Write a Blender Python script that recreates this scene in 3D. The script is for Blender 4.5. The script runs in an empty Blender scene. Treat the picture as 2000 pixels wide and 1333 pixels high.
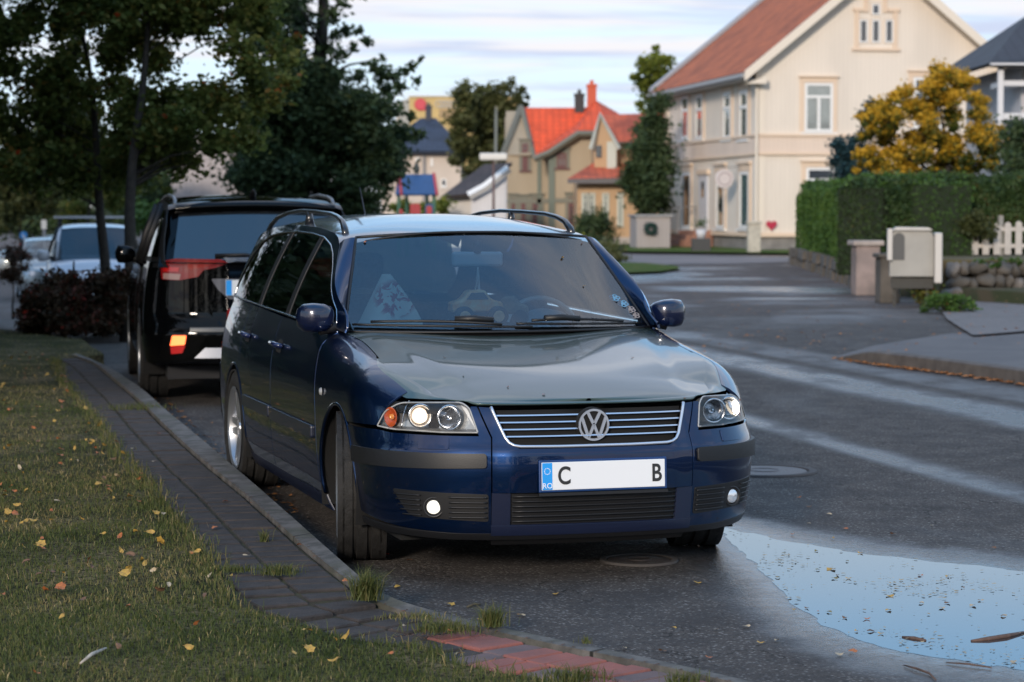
import bpy, bmesh, math, random
import numpy as np
from mathutils import Vector, Matrix, noise
random.seed(7)
R = math.radians
C = bpy.context.scene.collection
SC = bpy.context.scene

# ------------------------------------------------------------------ camera
CAM_F, CAM_H = 4484.0, 1.50                 # focal length in photo pixels (50 mm on a 22.3 mm sensor)
PITCH = math.atan((666.5 - 408) / CAM_F)
cd = bpy.data.cameras.new('camera')
cam = bpy.data.objects.new('camera', cd); C.objects.link(cam)
cam.location = (0, 0, CAM_H); cam.rotation_euler = (math.pi/2 - PITCH, 0, 0)
cd.sensor_width = 22.3; cd.lens = 50.0; cd.clip_start = 0.1; cd.clip_end = 3000
cd.dof.use_dof = True; cd.dof.focus_distance = 8.9; cd.dof.aperture_fstop = 2.9; cd.dof.aperture_blades = 0
SC.camera = cam

# ------------------------------------------------------------------ world, sun, exposure
SUN_EL, SUN_AZ = R(16), R(196)
w = bpy.data.worlds.new('World'); SC.world = w; w.use_nodes = True
nt = w.node_tree; nt.nodes.clear()
def N(t, **k):
    n = nt.nodes.new(t)
    for a, b in k.items(): setattr(n, a, b)
    return n
L = lambda a, b: nt.links.new(a, b)
def wmath(op, a, b=None, clamp=False):
    n = N('ShaderNodeMath', operation=op); n.use_clamp = clamp
    for i, v in enumerate((a, b)):
        if v is None: continue
        if isinstance(v, (int, float)): n.inputs[i].default_value = v
        else: L(v, n.inputs[i])
    return n.outputs[0]
out = N('ShaderNodeOutputWorld'); bg = N('ShaderNodeBackground'); bg.inputs[1].default_value = 0.10
sky = N('ShaderNodeTexSky', sky_type='NISHITA'); sky.sun_disc = False
sky.sun_elevation = SUN_EL; sky.sun_rotation = SUN_AZ; sky.air_density = 1.0; sky.dust_density = 0.6; sky.ozone_density = 2.0
tc = N('ShaderNodeTexCoord'); sp = N('ShaderNodeSeparateXYZ'); L(tc.outputs['Generated'], sp.inputs[0])
z = sp.outputs[2]; den = wmath('ADD', wmath('MAXIMUM', z, 0.0), 0.06)
cb = N('ShaderNodeCombineXYZ')
L(wmath('DIVIDE', sp.outputs[0], den), cb.inputs[0]); L(wmath('DIVIDE', sp.outputs[1], den), cb.inputs[1])
def wnoise(scale, det, off, rough=0.55):
    mp = N('ShaderNodeMapping'); L(cb.outputs[0], mp.inputs[0]); mp.inputs['Location'].default_value = off; mp.inputs['Scale'].default_value = (0.55, 1, 1)
    n = N('ShaderNodeTexNoise'); L(mp.outputs[0], n.inputs[0]); n.inputs['Scale'].default_value = scale; n.inputs['Detail'].default_value = det; n.inputs['Roughness'].default_value = rough
    n.inputs['Distortion'].default_value = 0.4
    return n.outputs[0]
def wramp(v, a, b):
    m = N('ShaderNodeMapRange'); m.interpolation_type = 'SMOOTHSTEP'; L(v, m.inputs[0]); m.inputs[1].default_value = a; m.inputs[2].default_value = b
    return m.outputs[0]
def wmix(f, a, b, mode='MIX'):
    m = N('ShaderNodeMix', data_type='RGBA', blend_type=mode)
    if isinstance(f, float): m.inputs[0].default_value = f
    else: L(f, m.inputs[0])
    for i, v in ((6, a), (7, b)):
        if isinstance(v, tuple): m.inputs[i].default_value = v + (1,)
        else: L(v, m.inputs[i])
    return m.outputs[2]
fwd = wramp(sp.outputs[1], -0.35, 0.55)                      # brighter sky ahead
blue = wmix(wramp(z, 0.135, 0.20), (7.6, 9.4, 11.5), wmix(wramp(z, 0.25, 0.75), (4.4, 8.4, 13.2), wmix(wramp(z, 0.72, 0.9), (5.4, 7.8, 11.2), (2.4, 6.2, 12.5))))
base = wmix(0.75, sky.outputs[0], blue)
base = wmix(wramp(z, 0.045, -0.02), base, (8.2, 8.5, 8.4))
n1 = wnoise(0.62, 7.0, (3.4, 1.2, 0), 0.6); n2 = wnoise(1.4, 5.0, (8.3, 4.2, 0))
mask = wmath('MULTIPLY', wramp(n1, 0.44, 0.58), wmath('SUBTRACT', 1.0, wmath('MULTIPLY', wmath('MULTIPLY', wramp(z, 0.10, 0.15), wmath('SUBTRACT', 1.0, wramp(z, 0.24, 0.34))), 0.8))); mask = wmath('MULTIPLY', mask, wmath('SUBTRACT', 1.0, wmath('MULTIPLY', wramp(z, 0.75, 0.92), 0.7)))
tint = wmix(wramp(n2, 0.40, 0.60), (5.5, 6.0, 7.8), wmix(wramp(z, 0.1, 0.4), (8.6, 8.1, 8.2), (13.5, 13.0, 13.2)))
col = wmix(wmath('MULTIPLY', mask, 0.85), base, tint)
col = wmix(fwd, wmix(1.0, col, (1.05, 1.0, .95), 'MULTIPLY'), wmix(1.0, col, (1.0, 1.0, 1.0), 'MULTIPLY'))
L(col, bg.inputs[0]); L(bg.outputs[0], out.inputs[0])

sl = bpy.data.lights.new('sun', 'SUN'); sl.energy = 2.6; sl.angle = R(8); sl.color = (1.0, 0.87, 0.74)
so = bpy.data.objects.new('sun', sl); C.objects.link(so)
sd = Vector((math.sin(SUN_AZ)*math.cos(SUN_EL), math.cos(SUN_AZ)*math.cos(SUN_EL), math.sin(SUN_EL)))
so.rotation_euler = sd.to_track_quat('Z', 'Y').to_euler(); so.location = sd*50
SC.view_settings.view_transform = 'Standard'; SC.view_settings.look = 'None'; SC.view_settings.exposure = 0.20; SC.view_settings.gamma = 1.0
SC.render.engine = 'CYCLES'
SC.cycles.max_bounces = 8; SC.cycles.transparent_max_bounces = 16

# ------------------------------------------------------------------ helpers
_c, _s = math.cos(PITCH), math.sin(PITCH)
def ray(px, py):
    x = (px-1000)/CAM_F; y = (666.5-py)/CAM_F
    return Vector((x, _c+y*_s, -_s+y*_c))
def gp(px, py, z=0.0):                       # photo pixel -> point on a level at height z
    r = ray(px, py); t = (z-CAM_H)/r.z
    return Vector((r.x*t, r.y*t, z))
def at(px, py, d):                           # photo pixel -> point at distance d along the view axis
    r = ray(px, py); t = d/r.y
    return Vector((r.x*t, d, CAM_H+r.z*t))

def tag(o, label=None, cat=None, group=None, kind=None):
    for k, v in (('label', label), ('category', cat), ('group', group), ('kind', kind)):
        if v: o[k] = v
    return o
def empty(name, loc=(0, 0, 0), rz=0.0, parent=None):
    o = bpy.data.objects.new(name, None); C.objects.link(o); o.location = loc; o.rotation_euler = (0, 0, rz)
    o.empty_display_size = 0.2
    if parent: o.parent = parent
    return o
def copy_tree(o, parent=None):
    c = o.copy(); C.objects.link(c); c.parent = parent
    for ch in list(o.children): copy_tree(ch, c)
    return c

MATS = {}
def mat(name, col=(.5, .5, .5), rough=0.5, metal=0.0, coat=0.0, var=0.0, scale=8.0, col2=None, bump=0.0, bscale=40.0, emit=None, estr=0.0, spec=0.5, coatr=0.03, detail=4.0, stretch=None, trans=0.0, ior=1.5):
    if name in MATS: return MATS[name]
    m = bpy.data.materials.new(name); m.use_nodes = True; t = m.node_tree; b = t.nodes['Principled BSDF']
    b.inputs['Base Color'].default_value = tuple(col)+(1,)
    b.inputs['Roughness'].default_value = rough; b.inputs['Metallic'].default_value = metal
    b.inputs['Coat Weight'].default_value = coat; b.inputs['Coat Roughness'].default_value = coatr
    b.inputs['Specular IOR Level'].default_value = spec; b.inputs['IOR'].default_value = ior
    if trans: b.inputs['Transmission Weight'].default_value = trans
    if emit: b.inputs['Emission Color'].default_value = tuple(emit)+(1,); b.inputs['Emission Strength'].default_value = estr
    if var or col2 or bump:
        tcn = t.nodes.new('ShaderNodeTexCoord'); mp = t.nodes.new('ShaderNodeMapping'); t.links.new(tcn.outputs['Object'], mp.inputs[0])
        if stretch: mp.inputs['Scale'].default_value = stretch
    if var or col2:
        n = t.nodes.new('ShaderNodeTexNoise'); t.links.new(mp.outputs[0], n.inputs[0]); n.inputs['Scale'].default_value = scale; n.inputs['Detail'].default_value = detail
        mr = t.nodes.new('ShaderNodeMapRange'); t.links.new(n.outputs[0], mr.inputs[0]); mr.inputs[1].default_value = 0.32; mr.inputs[2].default_value = 0.68
        mx = t.nodes.new('ShaderNodeMix'); mx.data_type = 'RGBA'; t.links.new(mr.outputs[0], mx.inputs[0])
        c2 = col2 if col2 else tuple(c*(1-var) for c in col); c1 = col if col2 else tuple(min(1, c*(1+var)) for c in col)
        mx.inputs[6].default_value = tuple(c1)+(1,); mx.inputs[7].default_value = tuple(c2)+(1,)
        t.links.new(mx.outputs[2], b.inputs['Base Color'])
    if bump:
        n = t.nodes.new('ShaderNodeTexNoise'); t.links.new(mp.outputs[0], n.inputs[0]); n.inputs['Scale'].default_value = bscale; n.inputs['Detail'].default_value = 5
        bn = t.nodes.new('ShaderNodeBump'); bn.inputs['Strength'].default_value = bump; bn.inputs['Distance'].default_value = 0.02
        t.links.new(n.outputs[0], bn.inputs['Height']); t.links.new(bn.outputs[0], b.inputs['Normal'])
    MATS[name] = m; return m
def glass_mat(name, tint=(.6, .7, .72), ior=1.5, clear=0.8, rough=0.01):
    # thin pane: fresnel reflection over tinted see-through
    if name in MATS: return MATS[name]
    m = bpy.data.materials.new(name); m.use_nodes = True; t = m.node_tree; t.nodes.clear()
    o = t.nodes.new('ShaderNodeOutputMaterial'); mx = t.nodes.new('ShaderNodeMixShader'); fr = t.nodes.new('ShaderNodeFresnel'); fr.inputs[0].default_value = ior
    tr = t.nodes.new('ShaderNodeBsdfTransparent'); tr.inputs[0].default_value = tuple(clear*c for c in tint)+(1,)
    gl = t.nodes.new('ShaderNodeBsdfGlossy'); gl.inputs['Roughness'].default_value = rough
    t.links.new(fr.outputs[0], mx.inputs[0]); t.links.new(tr.outputs[0], mx.inputs[1]); t.links.new(gl.outputs[0], mx.inputs[2]); t.links.new(mx.outputs[0], o.inputs[0])
    MATS[name] = m; return m

def mobj(name, verts, faces, mats, parent=None, smooth=False, mi=None, normals=None, auto=None):
    me = bpy.data.meshes.new(name); me.from_pydata([tuple(v) for v in verts], [], faces); me.update()
    for m in (mats if isinstance(mats, (list, tuple)) else [mats]): me.materials.append(m)
    if mi is not None: me.polygons.foreach_set('material_index', mi)
    if smooth or normals is not None: me.polygons.foreach_set('use_smooth', [True]*len(me.polygons))
    if normals is not None: me.normals_split_custom_set_from_vertices([tuple(n) for n in normals])
    elif auto: me.set_sharp_from_angle(angle=auto)
    o = bpy.data.objects.new(name, me); C.objects.link(o)
    if parent: o.parent = parent
    return o
def np_mesh(name, V, F, mats, parent=None, mi=None, attr=None, smooth=False):
    # V (n,3) float, F (m,k) int; attr = per-face float stored as a face attribute 'v'
    me = bpy.data.meshes.new(name); k = F.shape[1]
    me.vertices.add(len(V)); me.vertices.foreach_set('co', np.ascontiguousarray(V, dtype=np.float32).ravel())
    me.loops.add(F.size); me.loops.foreach_set('vertex_index', np.ascontiguousarray(F, dtype=np.int32).ravel())
    me.polygons.add(len(F)); me.polygons.foreach_set('loop_start', np.arange(0, F.size, k, dtype=np.int32))
    for m in (mats if isinstance(mats, (list, tuple)) else [mats]): me.materials.append(m)
    if mi is not None: me.polygons.foreach_set('material_index', np.asarray(mi, dtype=np.int32))
    if smooth: me.polygons.foreach_set('use_smooth', [True]*len(F))
    me.update(calc_edges=True)
    if attr is not None:
        a = me.attributes.new('v', 'FLOAT', 'FACE'); a.data.foreach_set('value', np.asarray(attr, dtype=np.float32))
    o = bpy.data.objects.new(name, me); C.objects.link(o)
    if parent: o.parent = parent
    return o

class MB:
    """collects boxes, bars, lathes and prisms into one mesh"""
    def __init__(s): s.v = []; s.f = []; s.m = []
    def add(s, vs, fs, m=0):
        b = len(s.v); s.v += [tuple(v) for v in vs]; s.f += [tuple(i+b for i in f) for f in fs]; s.m += [m]*len(fs)
    def box(s, x0, x1, y0, y1, z0, z1, m=0, M=None):
        vs = [Vector(p) for p in ((x0, y0, z0), (x1, y0, z0), (x1, y1, z0), (x0, y1, z0), (x0, y0, z1), (x1, y0, z1), (x1, y1, z1), (x0, y1, z1))]
        if M: vs = [M @ v for v in vs]
        s.add(vs, [(0, 3, 2, 1), (4, 5, 6, 7), (0, 1, 5, 4), (1, 2, 6, 5), (2, 3, 7, 6), (3, 0, 4, 7)], m)
    def prism(s, pts, d, m=0):               # polygon of 3D points extruded along vector d
        n = len(pts); pts = [Vector(p) for p in pts]; d = Vector(d)
        s.add(pts+[p+d for p in pts], [tuple(range(n))[::-1], tuple(range(n, 2*n))]+[(i, (i+1) % n, n+(i+1) % n, n+i) for i in range(n)], m)
    def tube(s, pts, r, n=8, m=0, cap=True):
        pts = [Vector(p) for p in pts]; rs = r if isinstance(r, (list, tuple)) else [r]*len(pts)
        b = len(s.v); up = Vector((0, 0, 1)); T0 = (pts[1]-pts[0]).normalized()
        a = T0.cross(up); a = a.normalized() if a.length > 1e-3 else Vector((1, 0, 0))
        for i, p in enumerate(pts):
            T = (pts[min(i+1, len(pts)-1)]-pts[max(i-1, 0)]).normalized()
            a = (a-T*a.dot(T)).normalized(); c = T.cross(a)
            for k in range(n):
                t = 2*math.pi*k/n; q = p+(a*math.cos(t)+c*math.sin(t))*rs[i]; s.v.append(tuple(q))
        for i in range(len(pts)-1):
            for k in range(n):
                s.f.append((b+i*n+k, b+i*n+(k+1) % n, b+(i+1)*n+(k+1) % n, b+(i+1)*n+k)); s.m.append(m)
        if cap:
            s.f.append(tuple(b+k for k in range(n))[::-1]); s.f.append(tuple(b+(len(pts)-1)*n+k for k in range(n))); s.m += [m, m]
    def lathe(s, prof, n=32, M=None, m=0):   # prof [(r, h)] turned round local x axis
        b = len(s.v)
        for (r, h) in prof:
            for k in range(n):
                t = 2*math.pi*k/n; p = Vector((h, r*math.cos(t), r*math.sin(t))); p = M @ p if M else p; s.v.append(tuple(p))
        for i in range(len(prof)-1):
            for k in range(n):
                s.f.append((b+i*n+k, b+i*n+(k+1) % n, b+(i+1)*n+(k+1) % n, b+(i+1)*n+k)); s.m.append(m)
    def obj(s, name, mats, parent=None, smooth=False, auto=None):
        return mobj(name, s.v, s.f, mats, parent, smooth or bool(auto), s.m, None, auto)
def sstep(a, b, x):
    t = max(0.0, min(1.0, (x-a)/(b-a))); return t*t*(3-2*t)
def bevel(o, w=0.01, seg=2):
    m = o.modifiers.new('bevel', 'BEVEL'); m.width = w; m.segments = seg; m.limit_method = 'ANGLE'; m.angle_limit = R(35); return o
# ------------------------------------------------------------------ smooth body surface of a car (x right, y back from the nose, z up)
def tab(t, x):                                # smooth (monotone-ish) table lookup
    if x <= t[0][0]: return t[0][1]
    for i in range(len(t)-1):
        if x <= t[i+1][0]:
            x0, y0 = t[i]; x1, y1 = t[i+1]
            def sl(j):
                if j <= 0: return (t[1][1]-t[0][1])/(t[1][0]-t[0][0])
                if j >= len(t)-1: return (t[-1][1]-t[-2][1])/(t[-1][0]-t[-2][0])
                a = (t[j][1]-t[j-1][1])/(t[j][0]-t[j-1][0]); b = (t[j+1][1]-t[j][1])/(t[j+1][0]-t[j][0])
                return 0 if a*b <= 0 else 2*a*b/(a+b)
            h = x1-x0; u = (x-x0)/h; m0, m1 = sl(i)*h, sl(i+1)*h
            return (2*u**3-3*u*u+1)*y0+(u**3-2*u*u+u)*m0+(-2*u**3+3*u*u)*y1+(u**3-u*u)*m1
    return t[-1][1]
class Shape:
    def __init__(s, W, Ln, b, n, rb, rn, wy, fr, sd, rr, zs, rx, zb, zt, tum, fy):
        s.W, s.Ln = W, Ln; s.fr, s.sd, s.rr, s.zs_, s.rx, s.zb, s.zt, s.tum, s.fy = fr, sd, rr, zs, rx, zb, zt, tum, fy
        P = []
        for i in range(241):                  # nose superellipse
            a = (math.pi/2)*i/240; cx = math.sin(a)**(2/n); cy = math.cos(a)**(2/n); y = b*(1-cy); P.append((W*cx*tab(wy, y), y))
        for i in range(1, 161):
            y = b+(Ln-rb-b)*i/160; P.append((W*tab(wy, y), y))
        for i in range(1, 161):
            a = (math.pi/2)*i/160; cx = math.cos(a)**(2/rn); cy = math.sin(a)**(2/rn); y = Ln-rb+rb*cy; P.append((W*cx*tab(wy, y), y))
        # smooth the polyline, then measure it
        for _ in range(12):
            P = [P[0]]+[((P[i-1][0]+2*P[i][0]+P[i+1][0])/4, (P[i-1][1]+2*P[i][1]+P[i+1][1])/4) for i in range(1, len(P)-1)]+[P[-1]]
        P[0] = (0.0, P[0][1])
        s.P = np.array(P); d = np.hypot(np.diff(s.P[:, 0]), np.diff(s.P[:, 1])); s.S = np.concatenate([[0], np.cumsum(d)]); s.T = float(s.S[-1])
        t = np.gradient(s.P, axis=0); l = np.hypot(t[:, 0], t[:, 1]); s.Nx = t[:, 1]/l; s.Ny = -t[:, 0]/l
        k = len(P)//2
        s.ymid = float(b+.3)
    def xy(s, q):                             # outline point and outward normal; q signed (negative = other side)
        a = abs(q); g = lambda arr: float(np.interp(a, s.S, arr)); x, y, nx, ny = g(s.P[:, 0]), g(s.P[:, 1]), g(s.Nx), g(s.Ny)
        return (-x, y, -nx, ny) if q < 0 else (x, y, nx, ny)
    def sy(s, y): return float(np.interp(y, s.P[:, 1], s.S))           # y -> s along the side
    def sx(s, x): i = 240; return math.copysign(float(np.interp(abs(x), s.P[:i, 0], s.S[:i])), x)
    def zs(s, y): return tab(s.zs_, y)
    def inset(s, y, z):
        f = 1-sstep(s.fy[0], s.fy[1], y); r = sstep(s.Ln-.45, s.Ln-.08, y)
        v = f*tab(s.fr, z)+(1-f)*(1-r)*tab(s.sd, z)+r*tab(s.rr, z)
        zz = s.zs(y); rx = tab(s.rx, y); rz = rx*1.0
        t = (z-(zz-rz))/max(rz, 1e-6)
        if t > 0 and rx > 1e-4: t = min(t, 1.0); v += rx*(1-math.sqrt(max(0, 1-t*t)))
        return v
    def body(s, q, z):
        x, y, nx, ny = s.xy(q); i = s.inset(y, z); return Vector((x-nx*i, y-ny*i, z))
    def side(s, sg):                          # greenhouse side: (y, z) -> point
        def f(y, z):
            q = s.sy(y); zb = tab(s.zb, y); p = s.body(q, min(z, zb)); dz = max(0, z-zb)
            return Vector((sg*(p.x-s.tum[0]*dz-s.tum[1]*dz*dz), y, z))
        return f
    def roof(s, zc, p=2.6):
        def f(x, y):
            zt = tab(s.zt, y); xr = s.side(1)(y, zt).x; t = min(1, abs(x)/xr)
            return Vector((x, y, zt+(tab(zc, y)-zt)*(1-t**p)))
        return f

def passat_shape():
    return Shape(W=.873, Ln=4.68, b=.74, n=2.75, rb=.50, rn=3.2,
        wy=[(0, .99), (.8, .988), (1.6, 1.0), (3.0, .997), (3.8, .98), (4.3, .95), (4.68, .92)],
        fr=[(.12, .12), (.17, .06), (.22, .03), (.30, .015), (.40, .004), (.47, 0), (.53, .004), (.57, .02), (.63, .045), (.70, .072), (.76, .10), (.84, .14)],
        sd=[(.12, .09), (.18, .05), (.24, .028), (.32, .012), (.45, .002), (.55, 0), (.66, .002), (.74, .008), (.82, .022), (.90, .045), (.98, .075)],
        rr=[(.12, .12), (.2, .04), (.3, .01), (.5, 0), (.62, .0), (.66, .06), (.95, .09)],
        zs=[(0, .730), (.12, .738), (.25, .762), (.40, .795), (.60, .835), (.90, .885), (1.2, .925), (1.42, .948), (1.7, .99), (5, 1.05)],
        rx=[(0, .02), (.1, .03), (.3, .10), (.6, .125), (1.1, .125), (1.42, .085), (1.8, .03), (2.3, 0)],
        zb=[(1.2, .91), (1.45, .945), (2.4, .960), (3.4, .980), (4.6, 1.0)],
        zt=[(1.25, .935), (1.45, 1.06), (1.7, 1.21), (1.9, 1.328), (2.02, 1.362), (2.2, 1.386), (2.7, 1.408), (3.3, 1.415), (3.9, 1.395), (4.25, 1.355), (4.4, 1.29), (4.6, .99)],
        tum=(.33, .32), fy=(.22, .72))
# ------------------------------------------------------------------ panels: a flat outline cut into a fine grid and laid on a curved surface
def off_fn(fn, d):
    def g(a, b):
        e = 1e-3; n = (fn(a+e, b)-fn(a-e, b)).cross(fn(a, b+e)-fn(a, b-e))
        return fn(a, b)+n.normalized()*d if n.length > 1e-12 else fn(a, b)
    return g
def inset_poly(P, d):
    n = len(P); A = sum(P[i][0]*P[(i+1) % n][1]-P[(i+1) % n][0]*P[i][1] for i in range(n))
    if A < 0: P = P[::-1]
    if d == 0: return P
    Q = []
    for i in range(n):
        p0, p1, p2 = Vector(P[i-1]), Vector(P[i]), Vector(P[(i+1) % n]); a = (p1-p0).normalized(); b = (p2-p1).normalized()
        na = Vector((-a.y, a.x)); nb = Vector((-b.y, b.x)); m = na+nb; k = m.length_squared
        Q.append(tuple(p1+(m*(2*d/k) if k > .5 else na*d)))
    return Q
def rnd(P, r, k=4):                          # round every corner of an outline (r a number or one per corner)
    n = len(P); out = []
    for i in range(n):
        rr = r[i] if isinstance(r, (list, tuple)) else r
        p0, p1, p2 = Vector(P[i-1]), Vector(P[i]), Vector(P[(i+1) % n])
        if rr <= 0: out.append(tuple(p1)); continue
        a = (p0-p1); b = (p2-p1); l = min(rr, a.length*.45, b.length*.45); a = p1+a.normalized()*l; b = p1+b.normalized()*l
        for j in range(k+1):
            t = j/k; out.append(tuple(a*(1-t)**2+p1*2*t*(1-t)+b*t*t))
    return out
def grid2d(P, step):
    bm = bmesh.new(); vs = [bm.verts.new((x, y, 0)) for x, y in P]; f = bm.faces.new(vs); bm.normal_update()
    bmesh.ops.triangulate(bm, faces=[f])
    xs = [p[0] for p in P]; ys = [p[1] for p in P]
    for ax, lo, hi in ((0, min(xs), max(xs)), (1, min(ys), max(ys))):
        k = math.ceil(lo/step+1e-3)
        while k*step < hi-1e-4:
            co = Vector((0, 0, 0)); no = Vector((0, 0, 0)); co[ax] = k*step; no[ax] = 1
            bmesh.ops.bisect_plane(bm, geom=bm.verts[:]+bm.edges[:]+bm.faces[:], plane_co=co, plane_no=no, dist=1e-5); k += 1
    bmesh.ops.remove_doubles(bm, verts=bm.verts[:], dist=1e-4)
    return bm
def panel(name, P, fn, m, parent, step=.03, gap=.002, th=.012, off=0.0, flip=False, extra=None):
    P = inset_poly(list(P), gap); bm = grid2d(P, step); bm.verts.ensure_lookup_table()
    g = off_fn(fn, -off if flip else off) if off else fn
    V, Nn, F = [], [], []
    for v in bm.verts:
        a, b, _ = v.co; e = 2e-3; p = g(a, b); n = (g(a+e, b)-g(a-e, b)).cross(g(a, b+e)-g(a, b-e)); n = n.normalized() if n.length > 1e-12 else Vector((0, 0, 1))
        V.append(p); Nn.append(-n if flip else n)
    idx = {v: i for i, v in enumerate(bm.verts)}
    for f in bm.faces:
        t = [idx[v] for v in f.verts]
        if f.normal.z < 0: t = t[::-1]
        F.append(tuple(t[::-1] if flip else t))
    if th:
        for e in [e for e in bm.edges if e.is_boundary]:
            i, j = idx[e.verts[0]], idx[e.verts[1]]; f = e.link_faces[0]
            fl = [idx[v] for v in f.verts]
            if f.normal.z < 0: fl = fl[::-1]
            if flip: fl = fl[::-1]
            k = fl.index(i)
            if fl[(k+1) % len(fl)] != j: i, j = j, i
            b = len(V); r = th*.3; s_ = (V[i]-V[j]).cross(Nn[i]); s_ = (s_.normalized() if s_.length > 1e-9 else Nn[i])*-1
            out_ = (V[j]-V[i]).cross(Nn[i]); out_ = out_.normalized() if out_.length > 1e-9 else Nn[i]
            q = [V[i], V[j], V[j]-Nn[j]*th, V[i]-Nn[i]*th]; V += q; Nn += [(Nn[i]+out_).normalized(), (Nn[j]+out_).normalized(), out_, out_]; F.append((b+1, b, b+3, b+2))
    bm.free()
    return mobj(name, V, F, m, parent, normals=Nn)
def strip_tube(name, path, r, m, parent, n=8): mb = MB(); mb.tube(path, r, n); return mb.obj(name, m, parent, smooth=True)
def arc(cy, cz, r, a0, a1, n=18): return [(cy+r*math.cos(R(a0+(a1-a0)*i/n)), cz+r*math.sin(R(a0+(a1-a0)*i/n))) for i in range(n+1)]
def surf_obj(name, rows, m, parent, flip=False, smooth=True):
    V = [p for r in rows for p in r]; k = len(rows[0]); F = []
    for i in range(len(rows)-1):
        for j in range(k-1):
            q = (i*k+j, i*k+j+1, (i+1)*k+j+1, (i+1)*k+j); F.append(q[::-1] if flip else q)
    return mobj(name, V, F, m, parent, smooth=smooth)

navy = mat('navy_car_paint', (.0003, .0135, .058), rough=.36, metal=.88, coat=1.0, coatr=.03, spec=.5)
black_plastic = mat('black_trim_plastic', (.006, .006, .007), rough=.5, bump=.05, bscale=300)
shut = mat('dark_inside', (.004, .004, .004), rough=.9)
chrome = mat('chrome_trim', (.75, .76, .80), rough=.18, metal=1.0)
satin = mat('satin_silver', (.70, .71, .75), rough=.33, metal=.85)
rubber = mat('tyre_rubber', (.014, .013, .012), rough=.78, var=.4, scale=25, bump=.2, bscale=90)
alloy = mat('alloy_wheel', (.42, .43, .45), rough=.35, metal=.85)
glass_front = glass_mat('windscreen_glass', (.78, .93, 1.0), ior=2.15, clear=1.0)
glass_dark = glass_mat('privacy_glass', (.10, .13, .12), ior=1.7, clear=.8)
lens_clear = glass_mat('lamp_lens', (.95, .96, .97), ior=1.5, clear=.98)
lamp_on = mat('headlamp_light', (1, .9, .75), emit=(1.0, .86, .66), estr=5.0)
lamp_fog = mat('fog_lamp_light', (1, .95, .85), emit=(1.0, .93, .80), estr=3.0)
amber = mat('amber_lens', (.50, .09, .02), rough=.25, coat=.6)
red_lens = mat('red_lens', (.22, .006, .008), rough=.18, coat=.8)
red_lit = mat('lit_tail_lamp', (1, .2, .05), emit=(1.0, .13, .035), estr=3.2)
white_plate = mat('number_plate_white', (.72, .73, .74), rough=.35)
plate_blue = mat('number_plate_blue', (.02, .30, .75), rough=.35)
white_p_ = mat('plate_star_white', (.8, .82, .85), rough=.5)
plate_ink = mat('number_plate_ink', (.02, .02, .02), rough=.5)

def wheel(parent, x, y, z, r, w, side, steer=0.0, spokes=5, rr=.22, name='wheel', rim_mat=None):
    e = empty(name, (x, y, z), steer, parent); sg = side
    T = MB(); h = w/2
    prof = [(rr, -h*.9), (rr+.03, -h*.98), (r*.86, -h), (r*.96, -h*.88), (r, -h*.72)]
    for g in (-.45, -.15, .15, .45):
        prof += [(r, (g-.05)*w), (r-.009, (g-.035)*w), (r-.009, (g+.035)*w), (r, (g+.05)*w)]
    prof += [(r, h*.72), (r*.96, h*.88), (r*.86, h), (rr+.03, h*.98), (rr, h*.9), (rr, -h*.9)]
    T.lathe(prof, 56); T.obj('tyre', rubber, e, auto=R(40))
    Rm = MB(); o = sg*h
    Rm.lathe([(rr+.006, o*.98), (rr-.004, o*1.0), (rr-.016, o*.92), (rr-.03, o*.55), (rr-.035, -o*.8)], 48)
    Rm.lathe([(.001, o*.66), (.07, o*.68), (.075, o*.5)], 24)
    for k in range(spokes):
        a = 2*math.pi*k/spokes; ca, sa = math.cos(a), math.sin(a)
        for da in (-.16, .16):
            c1 = Vector((0, math.cos(a+da*2.1)*.06, math.sin(a+da*2.1)*.06)); c2 = Vector((0, math.cos(a+da)*(rr-.02), math.sin(a+da)*(rr-.02)))
            t = (c2-c1).normalized(); n = Vector((0, -t.z, t.y))
            w1, w2 = .022, .015; P = [c1-n*w1, c1+n*w1, c2+n*w2, c2-n*w2]
            P = [Vector((o*.80 if i > 1 else o*.72, p.y, p.z)) for i, p in enumerate(P)]
            Rm.prism(P, (-sg*.022, 0, 0))
    Rm.obj('rim', rim_mat or alloy, e, auto=R(30))
    D = MB(); D.lathe([(.001, o*.1), (rr*.75, o*.12), (rr*.75, 0)], 32); D.obj('brake_disc', mat('brake_steel', (.10, .10, .10), rough=.5, metal=.8), e, auto=R(30))
    H = MB(); H.lathe([(.001, o*.76), (.028, o*.75), (.032, o*.66)], 20); H.obj('hub_cap', satin, e, auto=R(30))
    return e

def text_obj(name, body, size, m, parent, loc, rot, depth=.002, align='CENTER', bold=0.0, sx=1.0):
    cu = bpy.data.curves.new(name, 'FONT'); cu.body = body; cu.size = size; cu.extrude = depth; cu.align_x = align; cu.align_y = 'CENTER'; cu.offset = bold
    o = bpy.data.objects.new(name, cu); C.objects.link(o)
    dg = bpy.context.evaluated_depsgraph_get(); me = bpy.data.meshes.new_from_object(o.evaluated_get(dg)); bpy.data.objects.remove(o)
    me.materials.clear(); me.materials.append(m); q = bpy.data.objects.new(name, me); C.objects.link(q); q.location = loc; q.rotation_euler = rot; q.scale = (sx, 1, 1)
    if parent: q.parent = parent
    return q

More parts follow.
